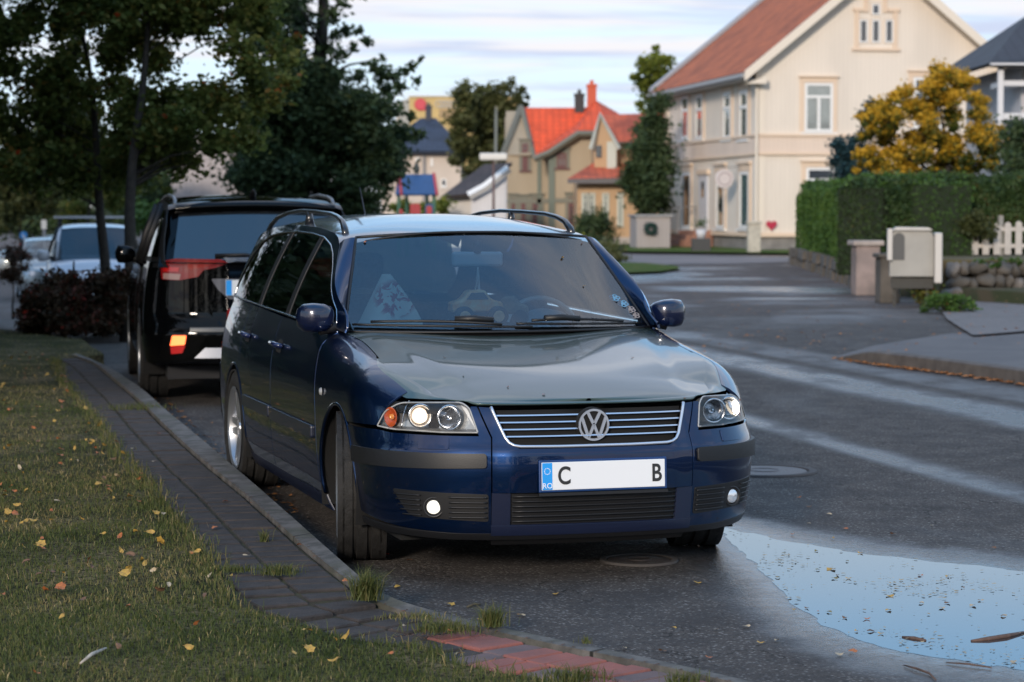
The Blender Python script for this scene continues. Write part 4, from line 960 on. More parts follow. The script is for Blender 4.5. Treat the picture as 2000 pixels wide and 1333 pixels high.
LEAF_HEDGE = attr_mat('leaves_hedge', [(0, (.026, .060, .012)), (.5, (.055, .115, .022)), (1, (.11, .18, .04))], transl=.2)
BARK = mat('bark_grey', (.045, .038, .032), rough=.95, col2=(.022, .020, .017), scale=18, bump=.6, bscale=40)
def leaves(name, cl, n, size, mtl, parent, bias=0.0, top=.25, flat=.0):
    """cl: clumps (x, y, z, rx, ry, rz, v) in the local space of the parent; n leaves in total"""
    cl = np.array([tuple(c)+((0,) if len(c) == 6 else ()) for c in cl], dtype=float); vol = cl[:, 3]*cl[:, 4]*cl[:, 5]; w_ = vol**.72; cnt = np.maximum(3, (n*w_/w_.sum()).astype(int)); idx = np.repeat(np.arange(len(cl)), cnt); m = len(idx)
    d = nrng.normal(size=(m, 3)); d /= np.linalg.norm(d, axis=1)[:, None]; r = np.abs(nrng.normal(.62, .42, m))
    c = cl[idx]; p = c[:, :3]+d*r[:, None]*c[:, 3:6]*1.12*(1+.18*np.sin(c[:, :3]*9+d*4))
    a = nrng.normal(size=(m, 3)); a[:, 2] *= .6; a /= np.linalg.norm(a, axis=1)[:, None]; b = np.cross(a, nrng.normal(size=(m, 3))); b /= np.linalg.norm(b, axis=1)[:, None]
    s = size*nrng.uniform(.6, 1.35, m)[:, None]
    V = np.stack([p-a*s*.5, p+b*s*.30-a*s*.05, p+a*s*.5, p-b*s*.30-a*s*.05], 1).reshape(-1, 3)
    F = (np.arange(m)*4)[:, None]+np.arange(4)
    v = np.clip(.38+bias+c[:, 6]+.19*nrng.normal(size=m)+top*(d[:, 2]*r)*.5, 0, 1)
    return np_mesh(name, V, F, mtl, parent, attr=v)
def tree(label, base, trunk, clumps, n, size, mtl, cat='tree', group=None, name='tree', limbs=True, bias=0.0, top=.25, bark=None, topz=None):
    """clumps in world space"""
    e = empty(name, base); tag(e, label, cat, group); b = Vector(base)
    loc = [(c[0]-b.x, c[1]-b.y, c[2]-b.z)+tuple(c[3:]) for c in clumps]
    zt_ = topz-b.z if topz else max(c[2] for c in loc)*.85; r0 = trunk; mb = MB(); k = 9
    cx = sum(c[0] for c in loc)/len(loc); cy = sum(c[1] for c in loc)/len(loc)
    tp = [Vector((math.sin(i*1.3)*r0*.35+cx*.5*(i/k)**2, math.cos(i*1.7)*r0*.3+cy*.5*(i/k)**2, zt_*i/k)) for i in range(k+1)]
    mb.tube(tp, [r0*(1.35 if i == 0 else 1)*(1-.82*i/k) for i in range(k+1)], 9)
    mb.obj('trunk', bark or BARK, e, True)
    if limbs:
        mb = MB()
        for c in loc:
            if random.random() > (1.0 if len(loc) < 30 else 30/len(loc)): continue
            t = max(.12, min(.95, (c[2]-.35*math.hypot(c[0], c[1]))/zt_)); i = t*k; a = tp[int(i)].lerp(tp[min(k, int(i)+1)], i-int(i)); q = Vector(c[:3])
            if (q-a).length < .2: continue
            mid_ = a.lerp(q, .5)+Vector((0, 0, .08*(q-a).length)); mb.tube([a, mid_, q], [max(.010, r0*.38*(1-t)), max(.008, r0*.2*(1-t)), .004], 5)
        if mb.v: mb.obj('branches', bark or BARK, e, True)
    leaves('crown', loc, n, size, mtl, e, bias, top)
    return e
def pxclumps(pts, depth, jit=.6, k=1.0):
    # (px, py, radius in photo px [, value]) at a distance
    out = []
    for p in pts:
        d = depth+random.uniform(-jit, jit); q = at(p[0], p[1], d); r = p[2]*d/CAM_F*k; out.append((q.x, q.y, q.z, r, r*1.0, r*.85, p[3] if len(p) > 3 else 0))
    return out

rng = random.Random(11)
def fill(n, x0, x1, y0, y1, r0, r1, keep):
    out = []
    while len(out) < n:
        x, y = rng.uniform(x0, x1), rng.uniform(y0, y1); k = keep(x, y)
        if rng.random() < k: out.append((x, y, rng.uniform(r0, r1), rng.uniform(-.12, .12)))
    return out
# two young trees on the lawn with the low hanging crowns
def kA(x, y):
    if y > 330+.12*(x+60) - max(0, x-330)*.6: return 0
    if 60 < y < 215: return .42 if x > 60 else .3
    return 1
pA = fill(150, -90, 300, -160, 385, 20, 44, lambda x, y: kA(x, y)*(1 if x < 230 else .5))
tree('young tree with turning leaves, the thinner trunk standing left behind the dark red shrub', tuple(gp(207, 655)), .075, pxclumps(pA, 27.5, .9), 52000, .085, LEAF_MIX, group='young trees on the lawn', topz=4.2)
pA += [(rng.uniform(-250, 300), rng.uniform(-480, -160), rng.uniform(34, 60)) for _ in range(40)]
pB = fill(135, 220, 520, -160, 345, 18, 40, lambda x, y: (0 if y > 335-max(0, x-300)*.30 else (.30 if 60 < y < 190 and x > 265 else 1)))
pB += [(385, 318, 9), (402, 338, 7), (345, 345, 9), (325, 375, 8), (360, 290, 18), (410, 290, 12), (450, 270, 12), (480, 260, 16), (460, 225, 24), (505, 215, 20)]
pB += [(540, 200, 20, .15), (565, 160, 22, .1), (570, 120, 20), (545, 100, 26, .1), (520, 60, 26), (575, 80, 16, .1), (500, 150, 30), (530, 150, 30, .1), (505, 20, 30)]
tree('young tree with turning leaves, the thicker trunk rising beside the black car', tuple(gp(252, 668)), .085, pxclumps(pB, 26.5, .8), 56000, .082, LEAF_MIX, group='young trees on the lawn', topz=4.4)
# big dark tree
pD = fill(125, 460, 760, 120, 425, 22, 42, lambda x, y: 1 if (x-615)**2/150**2+(y-300)**2/150**2 < 1 else 0)
pD += fill(22, 500, 600, -170, 190, 20, 38, lambda x, y: 1)
pD += [(650, 30, 16), (668, 8, 14), (690, -20, 20), (640, -20, 20), (675, 60, 15), (655, 70, 12), (700, 62, 10), (715, 78, 10), (640, 95, 16), (665, 105, 16), (690, 92, 10), (720, 85, 9), (640, 130, 18), (660, 145, 14), (700, 150, 16), (730, 130, 14), (745, 145, 18), (770, 150, 16), (790, 140, 12), (805, 128, 10), (812, 160, 10), (780, 172, 14), (755, 175, 16), (720, 190, 18), (690, 190, 20), (650, 195, 18), (735, 215, 20), (770, 220, 12), (800, 225, 10), (700, 230, 22), (640, 235, 26), (770, 250, 14), (790, 260, 20), (815, 262, 14), (770, 290, 18), (750, 270, 24), (740, 330, 22), (765, 345, 12), (755, 370, 12), (720, 300, 26), (742, 160, 8), (822, 115, 6), (745, 115, 7), (765, 60, 0.1)]
pD = [p for p in pD if p[2] > 1]
tree('tall dense dark green tree behind the black car, reaching past the top', (-4.0, 48, 0), .26, pxclumps(pD, 47, 1.3), 80000, .13, LEAF_DARK, topz=8.5)
# olive tree in front of the yellow building
pE = [(905, 190, 22), (930, 205, 26), (960, 195, 26), (985, 215, 24), (900, 235, 24), (935, 250, 28), (970, 250, 26), (1000, 235, 16), (1010, 190, 9), (985, 172, 12), (1018, 178, 8), (912, 172, 9), (900, 280, 20), (925, 300, 24), (955, 290, 26), (985, 285, 20), (893, 315, 12), (915, 335, 12), (945, 325, 14), (890, 260, 12), (1005, 265, 14), (975, 320, 14), (1022, 205, 9), (1000, 160, 6), (1030, 190, 5), (940, 175, 9)]
tree('olive green birch-like tree in front of the yellow office building', (-1.0, 112, 0), .22, pxclumps(pE, 110, 1.5), 15000, .24, LEAF_OLIVE)
wx_ = lambda px, D: (px-1000)/CAM_F*D
# dark conifer beside the cream house and the lime tree behind it
pF = [(1268, 230, 14), (1262, 255, 22), (1280, 265, 24), (1255, 290, 24), (1285, 300, 26), (1240, 325, 20), (1270, 335, 30), (1228, 345, 16), (1250, 365, 26), (1285, 365, 26), (1225, 360, 12), (1262, 395, 22), (1290, 400, 18), (1245, 385, 14), (1285, 240, 18), (1298, 330, 20), (1290, 200, 18), (1275, 210, 12), (1275, 385, 20), (1290, 425, 8)]
tree('dark evergreen tree between the peach house and the cream house', (wx_(1262, 88), 88.5, 0), .2, pxclumps(pF, 88, .8), 20000, .17, LEAF_DARK)
pG = [(1262, 130, 16), (1280, 115, 12), (1290, 150, 20), (1255, 165, 14), (1240, 150, 8), (1275, 185, 18), (1295, 190, 18), (1280, 95, 7), (1250, 205, 8), (1262, 225, 10), (1300, 120, 14), (1300, 220, 14)]
tree('lime green leafy tree rising behind the dark evergreen', (7.4, 125, 0), .16, pxclumps(pG, 122, 1.2), 5200, .26, LEAF_LIME)
# yellow maple and small blue spruce behind the hedge
pY = []
for (x, y, r, v) in [(1850, 150, 30, .25), (1890, 165, 26, .25), (1820, 165, 24, .2), (1905, 195, 22, .1), (1790, 195, 30, .15), (1840, 195, 34, .2), (1760, 185, 22, .15), (1735, 205, 22, .1), (1720, 225, 24, .15), (1695, 235, 18, .15), (1750, 230, 28, 0), (1800, 235, 30, .1), (1860, 235, 34, -.2), (1915, 230, 24, -.1), (1940, 260, 20, .1), (1900, 265, 30, .05), (1700, 265, 20, -.1), (1740, 270, 26, -.05), (1785, 270, 28, .15), (1840, 275, 30, -.05), (1880, 285, 26, .1), (1925, 290, 26, .05), (1690, 300, 18, .1), (1715, 305, 24, .2), (1755, 305, 26, .15), (1800, 310, 26, -.1), (1840, 315, 26, .05), (1685, 325, 14, .1), (1720, 330, 22, .1), (1770, 335, 24, .1), (1820, 340, 20, -.15), (1950, 275, 14, .1), (1880, 320, 26, -.25), (1930, 320, 22, -.2), (1860, 350, 26, -.3), (1900, 350, 26, -.3)]:
    for _ in range(4): pY.append((x+rng.uniform(-20, 20), y+rng.uniform(-13, 13), r*rng.uniform(.35, .7), v+rng.uniform(-.1, .1)))
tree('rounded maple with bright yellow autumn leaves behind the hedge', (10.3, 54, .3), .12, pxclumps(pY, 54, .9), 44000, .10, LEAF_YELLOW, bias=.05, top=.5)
pS = [(1700, 205, 12), (1688, 225, 12), (1710, 215, 12), (1640, 285, 16), (1655, 300, 20), (1635, 315, 16), (1660, 330, 22), (1680, 300, 18), (1690, 265, 14), (1640, 340, 14), (1675, 345, 16), (1668, 275, 10), (1700, 320, 20), (1650, 350, 18)]
tree('small blue-green conifer left of the yellow maple', (9.2, 60, .4), .07, pxclumps(pS, 60, .5), 8000, .11, LEAF_BLUE)
pR = fill(60, 1920, 2120, 235, 450, 22, 38, lambda x, y: 1 if x > 1990-(y-235)*.38 else 0)
tree('dark green garden shrub filling the right edge behind the picket fence', (10.4, 46.5, .3), .10, pxclumps(pR, 46.5, .8), 20000, .11, LEAF_DARK, cat='shrub', name='tall_shrub')
pR2 = [(1965, 205, 9), (1985, 215, 10), (2000, 200, 9), (1975, 240, 8), (1995, 235, 12)]
# shrubs low down
def shrub(label, px, py, w_, h_, n, size, mtl, group=None, z=0.0, d=None, name='shrub', bias=0.0, cat='shrub', v=0):
    b = gp(px, py, z) if d is None else at(px, py, d); s_ = b.y/CAM_F; W_, H_ = w_*s_, h_*s_; cl = []
    for _ in range(26):
        a = rng.uniform(-1, 1); c = rng.uniform(.15, .80); r = H_*rng.uniform(.16, .26); cl.append((b.x+a*(W_/2-r), b.y+rng.uniform(-.35, .35)*W_, b.z+H_*c*(1-.35*a*a), r, r, r*.9, v))
    return tree(label, tuple(b), .03+.01*H_, cl, n, size, mtl, cat=cat, group=group, name=name, bias=bias, topz=b.z+H_*.6)
shrub('round dark green bush in front of the peach house', 1160, 487, 95, 80, 5000, .13, LEAF_DARK, d=88)
shrub('pale green flowering bush at the corner of the verge', 1185, 512, 95, 42, 3500, .09, attr_mat('leaves_pale', [(0, (.07, .09, .03)), (.6, (.16, .17, .07)), (1, (.42, .40, .28))]), d=64)
shrub('small yellow-flowered plant left of the pale bush', 1140, 490, 34, 34, 900, .09, LEAF_LIME, d=70)
shrub('dark green bush beside the mailboxes, in front of the picket fence', 1905, 470, 90, 60, 3500, .07, LEAF_OLIVE, z=.4, d=41, bias=-.3)
shrub('low weeds growing at the foot of the mailboxes', 1850, 612, 110, 45, 3000, .05, LEAF_HEDGE, name='weeds', cat='weeds')
shrub('reddish dry bush leaning on the mailbox stand', 1803, 598, 45, 90, 2200, .05, LEAF_MIX, bias=.2)
shrub('green weeds at the foot of the stone wall on the right', 1985, 582, 60, 40, 1800, .05, LEAF_HEDGE, name='weeds', cat='weeds')
LEAF_HEDGE2 = attr_mat('leaves_hedge_dark', [(0, (.016, .034, .010)), (.5, (.034, .066, .018)), (.85, (.06, .085, .025)), (1, (.13, .075, .03))], transl=.2)
# dark red shrub on the lawn
b0 = gp(145, 655, .05); cl = []
for _ in range(120):
    x = rng.uniform(48, 262); hgt = 125-60*max(0, (95-x)/50)**1.2; y = 655-rng.uniform(8, max(20, hgt-12)); cl.append((x, y, rng.uniform(13, 22), .12*math.sin(x*.05)))
tree('wide dark red shrub in front of the white van', tuple(b0), .05, pxclumps(cl, b0.y, .9), 38000, .055, LEAF_RED, cat='shrub', name='red_shrub', topz=.9)
cl = [(rng.uniform(8, 48), rng.uniform(490, 560), rng.uniform(10, 16), 0) for _ in range(16)]
b1 = at(25, 575, 38); tree('small reddish shrub at the left edge by the far road', (b1.x, b1.y, terrain(b1.x, b1.y)), .03, pxclumps(cl, 38, .4), 3000, .05, LEAF_RED, cat='shrub', name='red_shrub', topz=.3)
# hedges as long boxes of leaves
def hedge(label, P, h0, h1, dep, n, size, mtl, zb=0.0, name='hedge', group=None):
    e = empty(name, tuple(Vector(P[0])+Vector((0, 0, zb)))); tag(e, label, 'hedge', group); o = Vector(P[0])+Vector((0, 0, zb)); N_ = n; Pn = [Vector(p) for p in P]
    L_ = [(Pn[i+1]-Pn[i]).length for i in range(len(Pn)-1)]; tot = sum(L_); pts_ = []; vv = []
    core = MB()
    for i in range(len(Pn)-1):
        a, b = Pn[i], Pn[i+1]; t = (b-a).normalized(); nn = Vector((-t.y, t.x, 0)); nn = nn if nn.x+nn.y > 0 else -nn
        for _ in range(int(N_*L_[i]/tot)):
            u = random.random(); f = random.random(); hh = h0+(h1-h0)*((sum(L_[:i])+u*L_[i])/tot)
            wob = .17*noise.noise(Vector((a.lerp(b, u)*1.1)))+.06*noise.noise(Vector((a.lerp(b, u)*4))); hh = hh*(1-.16*math.exp(-min(u, 1-u)*L_[i]/.35))+wob*.6; 
            if f < .55: p = a.lerp(b, u)+nn*(abs(random.gauss(0, .05))+wob); z_ = random.random()**.8*hh
            elif f < .85: p = a.lerp(b, u)+nn*random.uniform(0, dep); z_ = hh+random.gauss(0, .05)+wob
            else: p = (a if i == 0 and random.random() < .5 else a.lerp(b, u))+nn*random.uniform(0, dep); z_ = random.random()*hh
            pts_.append((p.x-o.x, p.y-o.y, z_)); vv.append(min(1, max(0, .45+random.gauss(0, .16)+.42*noise.noise(p*1.1+Vector((0, 0, z_*1.6))))))
        core.prism([a+nn*.28-o+Vector((0, 0, zb)), b+nn*.28-o+Vector((0, 0, zb)), b+nn*(dep-.05)-o+Vector((0, 0, zb)), a+nn*(dep-.05)-o+Vector((0, 0, zb))], (0, 0, h0*.93))
    core.obj('inner_twigs', mat('hedge_core', (.012, .020, .008), rough=1), e)
    m = len(pts_); p = np.array(pts_); a = nrng.normal(size=(m, 3)); a /= np.linalg.norm(a, axis=1)[:, None]; b = np.cross(a, nrng.normal(size=(m, 3))); b /= np.linalg.norm(b, axis=1)[:, None]; s = size*nrng.uniform(.6, 1.3, m)[:, None]
    V = np.stack([p-a*s*.5, p+b*s*.3, p+a*s*.5, p-b*s*.3], 1).reshape(-1, 3); np_mesh('foliage', V, (np.arange(m)*4)[:, None]+np.arange(4), mtl, e, attr=np.array(vv))
    return e
hedge('clipped green hedge on a low stone wall along the side street', [(6.52, 41.0, 0), (6.85, 46.5, 0), (7.3, 54, 0), (7.75, 62.5, 0)], 1.60, 1.55, 1.7, 60000, .085, LEAF_HEDGE, zb=.42)
hedge('darker hedge running back behind the pillars and mailboxes', [(6.75, 40.6, 0), (9.0, 42.4, 0), (13, 44.6, 0)], 1.68, 1.8, 1.4, 46000, .085, LEAF_HEDGE2, zb=.30)
hedge('distant green hedge behind the white van', [at(255, 450, 62), at(330, 448, 62)], .1, .1, 1.2, 10, .1, LEAF_HEDGE) if False else None
def bushrow(label, x0, x1, y0, y1, d, n, size, mtl, name='bush', cat='bush', bias=0.0, r=(12, 22), k=22, group=None):
    cl = [(rng.uniform(x0, x1), rng.uniform(y0, y1), rng.uniform(*r), rng.uniform(-.1, .1)) for _ in range(k)]; b = at((x0+x1)/2, 408, d)
    return tree(label, (b.x, b.y, terrain(b.x, b.y)), .08, pxclumps(cl, d, d*.02), n, size, mtl, name=name, cat=cat, bias=bias, group=group, topz=at(0, y0+20, d).z)
bushrow('bright green bushes between the van and the black car', 262, 325, 408, 455, 60, 5000, .12, LEAF_HEDGE, bias=.1)
bushrow('dense row of dark green bushes beyond the far road on the left', -120, 345, 395, 452, 92, 16000, .20, LEAF_DARK, name='bushes', cat='bushes', k=60, r=(18, 28))
bushrow('broad dark tree far behind on the left, its crown above the bushes', -80, 330, 255, 400, 98, 22000, .24, LEAF_OLIVE, name='tree', cat='tree', k=80, r=(20, 34), bias=-.22)
bushrow('tall leafy tree with yellowing leaves on the far left', -30, 110, 300, 432, 70, 9000, .20, LEAF_OLIVE, name='tree', cat='tree', k=34, r=(16, 30), bias=-.1)
bushrow('dark green tree behind the white van roof', 95, 250, 290, 425, 75, 9000, .20, LEAF_MIX, name='tree', cat='tree', k=34, r=(16, 30))
bushrow('dark tree left of the grey hall, partly hidden by the young trees', 235, 330, 300, 420, 80, 7000, .2, LEAF_DARK, name='tree', cat='tree', k=26, r=(16, 28))
bushrow('yellow-green bush below the playhouse tower', 760, 868, 395, 418, 90, 2500, .16, LEAF_LIME, k=16, r=(8, 14), bias=-.1)
# the street's other trees on the left, above and outside the picture: they shade the lawn and show in the car's side
for i, (x, y, z_, r) in enumerate(((-6.6, 9.5, 4.8, 2.2), (-6.0, 16.5, 5.0, 2.0), (-8.5, 21.5, 4.6, 2.4))):
    cl = [(x+rng.uniform(-1, 1)*r, y+rng.uniform(-1, 1)*r*1.1, z_+rng.uniform(-.9, 1)*r*.8, r*.30, r*.30, r*.26) for _ in range(34)]
    cl = [c for c in cl if not (c[1] > 2 and abs(c[0])-c[3] < c[1]*.235 and c[2]-c[5] < 1.5+c[1]*.098)]
    tree('street tree beside the lawn, outside the left edge of the view', (x, y, .1), .11, cl, 7000, .17, LEAF_DARK, group='street trees left of the view', topz=z_+1)
for i, (x, y, r, hh) in enumerate(((-10.5, 20, 2.6, 7), (-13.5, 26, 3.2, 8), (-11.6, 31, 2.4, 7), (-17, 31, 3.4, 9), (-18, 22, 3.4, 9), (-15, 40, 3.0, 8), (-22, 38, 4, 9), (-13, 14, 2.6, 7), (-9.6, 26.5, 2.2, 7), (-12.5, 36.5, 2.4, 7), (-14, 19, 2.8, 8), (-9, 14.5, 2.2, 6), (-16, 26, 3, 9))):
    cl = []; hh += 4
    for _ in range(95):
        z_ = rng.uniform(.3, hh); k = math.sin(math.pi*min(1, (z_+1.2)/(hh+1.6)))**.6; a = rng.uniform(0, 6.28); cl.append((x+math.cos(a)*r*.62*k, y+math.sin(a)*r*.62*k, z_, r*.38, r*.38, r*.34))
    tree('garden tree left of the view, dark against the sky', (x, y, 0), .16, cl, 12000, .30, LEAF_DARK, group='garden trees left of the view', topz=hh*.8)

for i, (x, y, r, hh) in enumerate(((-16, -26, 3.6, 7), (-9, -29, 3.4, 8), (-2, -32, 3.6, 8), (5, -31, 3.2, 7), (12, -34, 3.8, 8), (19, -30, 3.6, 7.5))):  # unseen trees, added so the car's front reflects a dark horizon
    cl = []
    for _ in range(45): z_ = rng.uniform(.5, hh); a = rng.uniform(0, 6.28); k = math.sin(math.pi*min(1, (z_+1.2)/(hh+1.6)))**.6; cl.append((x+math.cos(a)*r*.62*k, y+math.sin(a)*r*.62*k, z_, r*.38, r*.38, r*.34))
    tree('unseen dark tree added behind the viewer', (x, y, 0), .18, cl, 5000, .34, LEAF_DARK, group='added trees behind the viewer', topz=hh*.8)
# ------------------------------------------------------------------ buildings
def local_ray(loc, a, px, py):
    o = Vector((0, 0, CAM_H))-Vector(loc); r = ray(px, py); M = Matrix.Rotation(-a, 3, 'Z'); return M @ o, M @ r
def on_front(loc, a, px, py, y0=0.0):         # photo pixel -> (u, z) on the plane local y = y0
    o, r = local_ray(loc, a, px, py); t = (y0-o.y)/r.y; return o.x+r.x*t, o.z+r.z*t
def on_side(loc, a, px, py, x0=0.0):          # photo pixel -> (v, z) on the plane local x = x0
    o, r = local_ray(loc, a, px, py); t = (x0-o.x)/r.x; return o.y+r.y*t, o.z+r.z*t
FRONT = Matrix(((1, 0, 0, 0), (0, -1, 0, 0), (0, 0, 1, 0), (0, 0, 0, 1)))    # (u, out, z) -> local
SIDE = Matrix(((0, -1, 0, 0), (1, 0, 0, 0), (0, 0, 1, 0), (0, 0, 0, 1)))     # (v, out, z) -> local, outward = -x
def clad(name, c, c2=None, w_=.16, strength=.25):
    h = node_mat(name); tcn = h.n('ShaderNodeTexCoord'); wv_ = h.n('ShaderNodeTexWave'); wv_.wave_type = 'BANDS'; wv_.bands_direction = 'DIAGONAL'
    mp = h.n('ShaderNodeMapping'); h.l(tcn.outputs['Object'], mp.inputs[0]); mp.inputs['Scale'].default_value = (1, 1, 0); h.l(mp.outputs[0], wv_.inputs['Vector']); wv_.inputs['Scale'].default_value = .628/w_; wv_.inputs['Distortion'].default_value = 0
    gr = h.step(wv_.outputs['Fac'], .0, .22); dirt = h.noise(h.vec(1, 1, .25), .8, 4); c2 = c2 or tuple(x*.90 for x in c)
    h.l(h.mix(h.math('MULTIPLY', h.math('SUBTRACT', 1.0, gr), .13), h.mix(h.step(dirt, .35, .7), c, c2), tuple(x*.55 for x in c)), h.b.inputs['Base Color']); h.b.inputs['Roughness'].default_value = .75; h.bump(gr, strength, .02); return h.m
def tiles(name, c, c2, sx=3.0, sz=3.6, rough=.7):
    h = node_mat(name); tcn = h.n('ShaderNodeTexCoord'); br = h.n('ShaderNodeTexBrick'); mp = h.n('ShaderNodeMapping'); h.l(tcn.outputs['UV'], mp.inputs[0]); h.l(mp.outputs[0], br.inputs[0])
    br.inputs['Scale'].default_value = 1; br.inputs['Brick Width'].default_value = .30; br.inputs['Row Height'].default_value = .33; br.inputs['Mortar Size'].default_value = .022; br.inputs['Mortar Smooth'].default_value = .6; br.offset = 0
    br.inputs['Color1'].default_value = c+(1,); br.inputs['Color2'].default_value = c2+(1,); br.inputs['Mortar'].default_value = tuple(x*.5 for x in c)+(1,)
    h.l(h.mix(h.step(h.noise(h.P, .9, 4), .45, .75), br.outputs[0], tuple(x*.62 for x in c2)), h.b.inputs['Base Color']); h.b.inputs['Roughness'].default_value = rough
    h.bump(h.math('SUBTRACT', 1.0, br.outputs['Fac']), .5, .04); return h.m
def slab(name, P, m, parent, th=.14, m2=None):
    """roof plane: quad or triangle P (eave-left, eave-right, ridge-right, ridge-left), thick, with metre UVs"""
    P = [Vector(p) for p in P]; u = (P[1]-P[0]).normalized(); n = u.cross(P[-1]-P[0]).normalized(); n = n if n.z > 0 else -n; v = n.cross(u)
    V = P+[p-n*th for p in P]; k = len(P); F = [tuple(range(k)), tuple(range(k, 2*k))[::-1]]+[(i, k+i, k+(i+1) % k, (i+1) % k) for i in range(k)]
    o = mobj(name, V, F, [m, m2 or m], parent); o.data.polygons.foreach_set('material_index', [0]+[1]*(k+1)); uv = o.data.uv_layers.new(name='UVMap')
    for l in o.data.loops: q = o.data.vertices[l.vertex_index].co-P[0]; uv.data[l.index].uv = (q.dot(u), q.dot(v))
    return o
pane_m = mat('window_pane', (.030, .036, .042), rough=.05, spec=1.0, coat=1.0)
pane_lt = mat('window_pane_curtained', (.22, .235, .22), rough=.06, spec=1.0, coat=1.0, var=.2, scale=2)
white_p = mat('white_paint', (.74, .73, .71), rough=.5)
def win(par, Mx, u0, u1, z0, z1, frame=white_p, casing=None, mu=(.5,), mz=(.72,), cw=.16, fw=.09, pane=None, hood=True, sill=True, full=True):
    if u0 > u1: u0, u1 = u1, u0
    b = MB(); f = fw
    b.box(u0, u0+f, .0, .055, z0, z1, 0, Mx); b.box(u1-f, u1, 0, .055, z0, z1, 0, Mx); b.box(u0+f, u1-f, 0, .055, z0, z0+f, 0, Mx); b.box(u0+f, u1-f, 0, .055, z1-f, z1, 0, Mx)
    zt_ = z0+(z1-z0)*mz[0] if mz else z1-f
    for m_ in mz: zz = z0+(z1-z0)*m_; b.box(u0+f, u1-f, 0, .062, zz-f*.5, zz+f*.5, 0, Mx)
    for m_ in mu: uu = u0+(u1-u0)*m_; b.box(uu-f*.55, uu+f*.55, 0, .058, z0+f, zt_-f*.5, 0, Mx)
    w_ = b.obj('window', frame, par)
    p = MB(); p.box(u0+f*.6, u1-f*.6, .004, .020, z0+f*.6, z1-f*.6, 0, Mx); p.obj('pane', pane or pane_m, w_)
    if casing:
        c = MB(); c.box(u0-cw, u0-.003, 0, .045, z0-.02, z1+.02, 0, Mx); c.box(u1+.003, u1+cw, 0, .045, z0-.02, z1+.02, 0, Mx); c.box(u0-cw, u1+cw, 0, .048, z1+.023, z1+cw*1.25, 0, Mx)
        if hood: c.box(u0-cw*1.35, u1+cw*1.35, 0, .13, z1+cw*1.25+.003, z1+cw*1.6, 0, Mx)
        c.obj('casing', casing, w_)
    if sill: s_ = MB(); s_.box(u0-cw, u1+cw, 0, .10, z0-.09, z0-.023, 0, Mx); s_.obj('sill', frame, w_)
    return w_
def chim(par, x, y, z0, z1, w_, d_, m, cap=None):
    b = MB(); b.box(x-w_/2, x+w_/2, y-d_/2, y+d_/2, z0, z1); c = b.obj('chimney', m, par)
    b = MB(); b.box(x-w_*.58, x+w_*.58, y-d_*.58, y+d_*.58, z1+.002, z1+.12); b.box(x-w_*.2, x+w_*.2, y-d_*.2, y+d_*.2, z1+.122, z1+.3); b.obj('chimney_cap', cap or m, c); return c

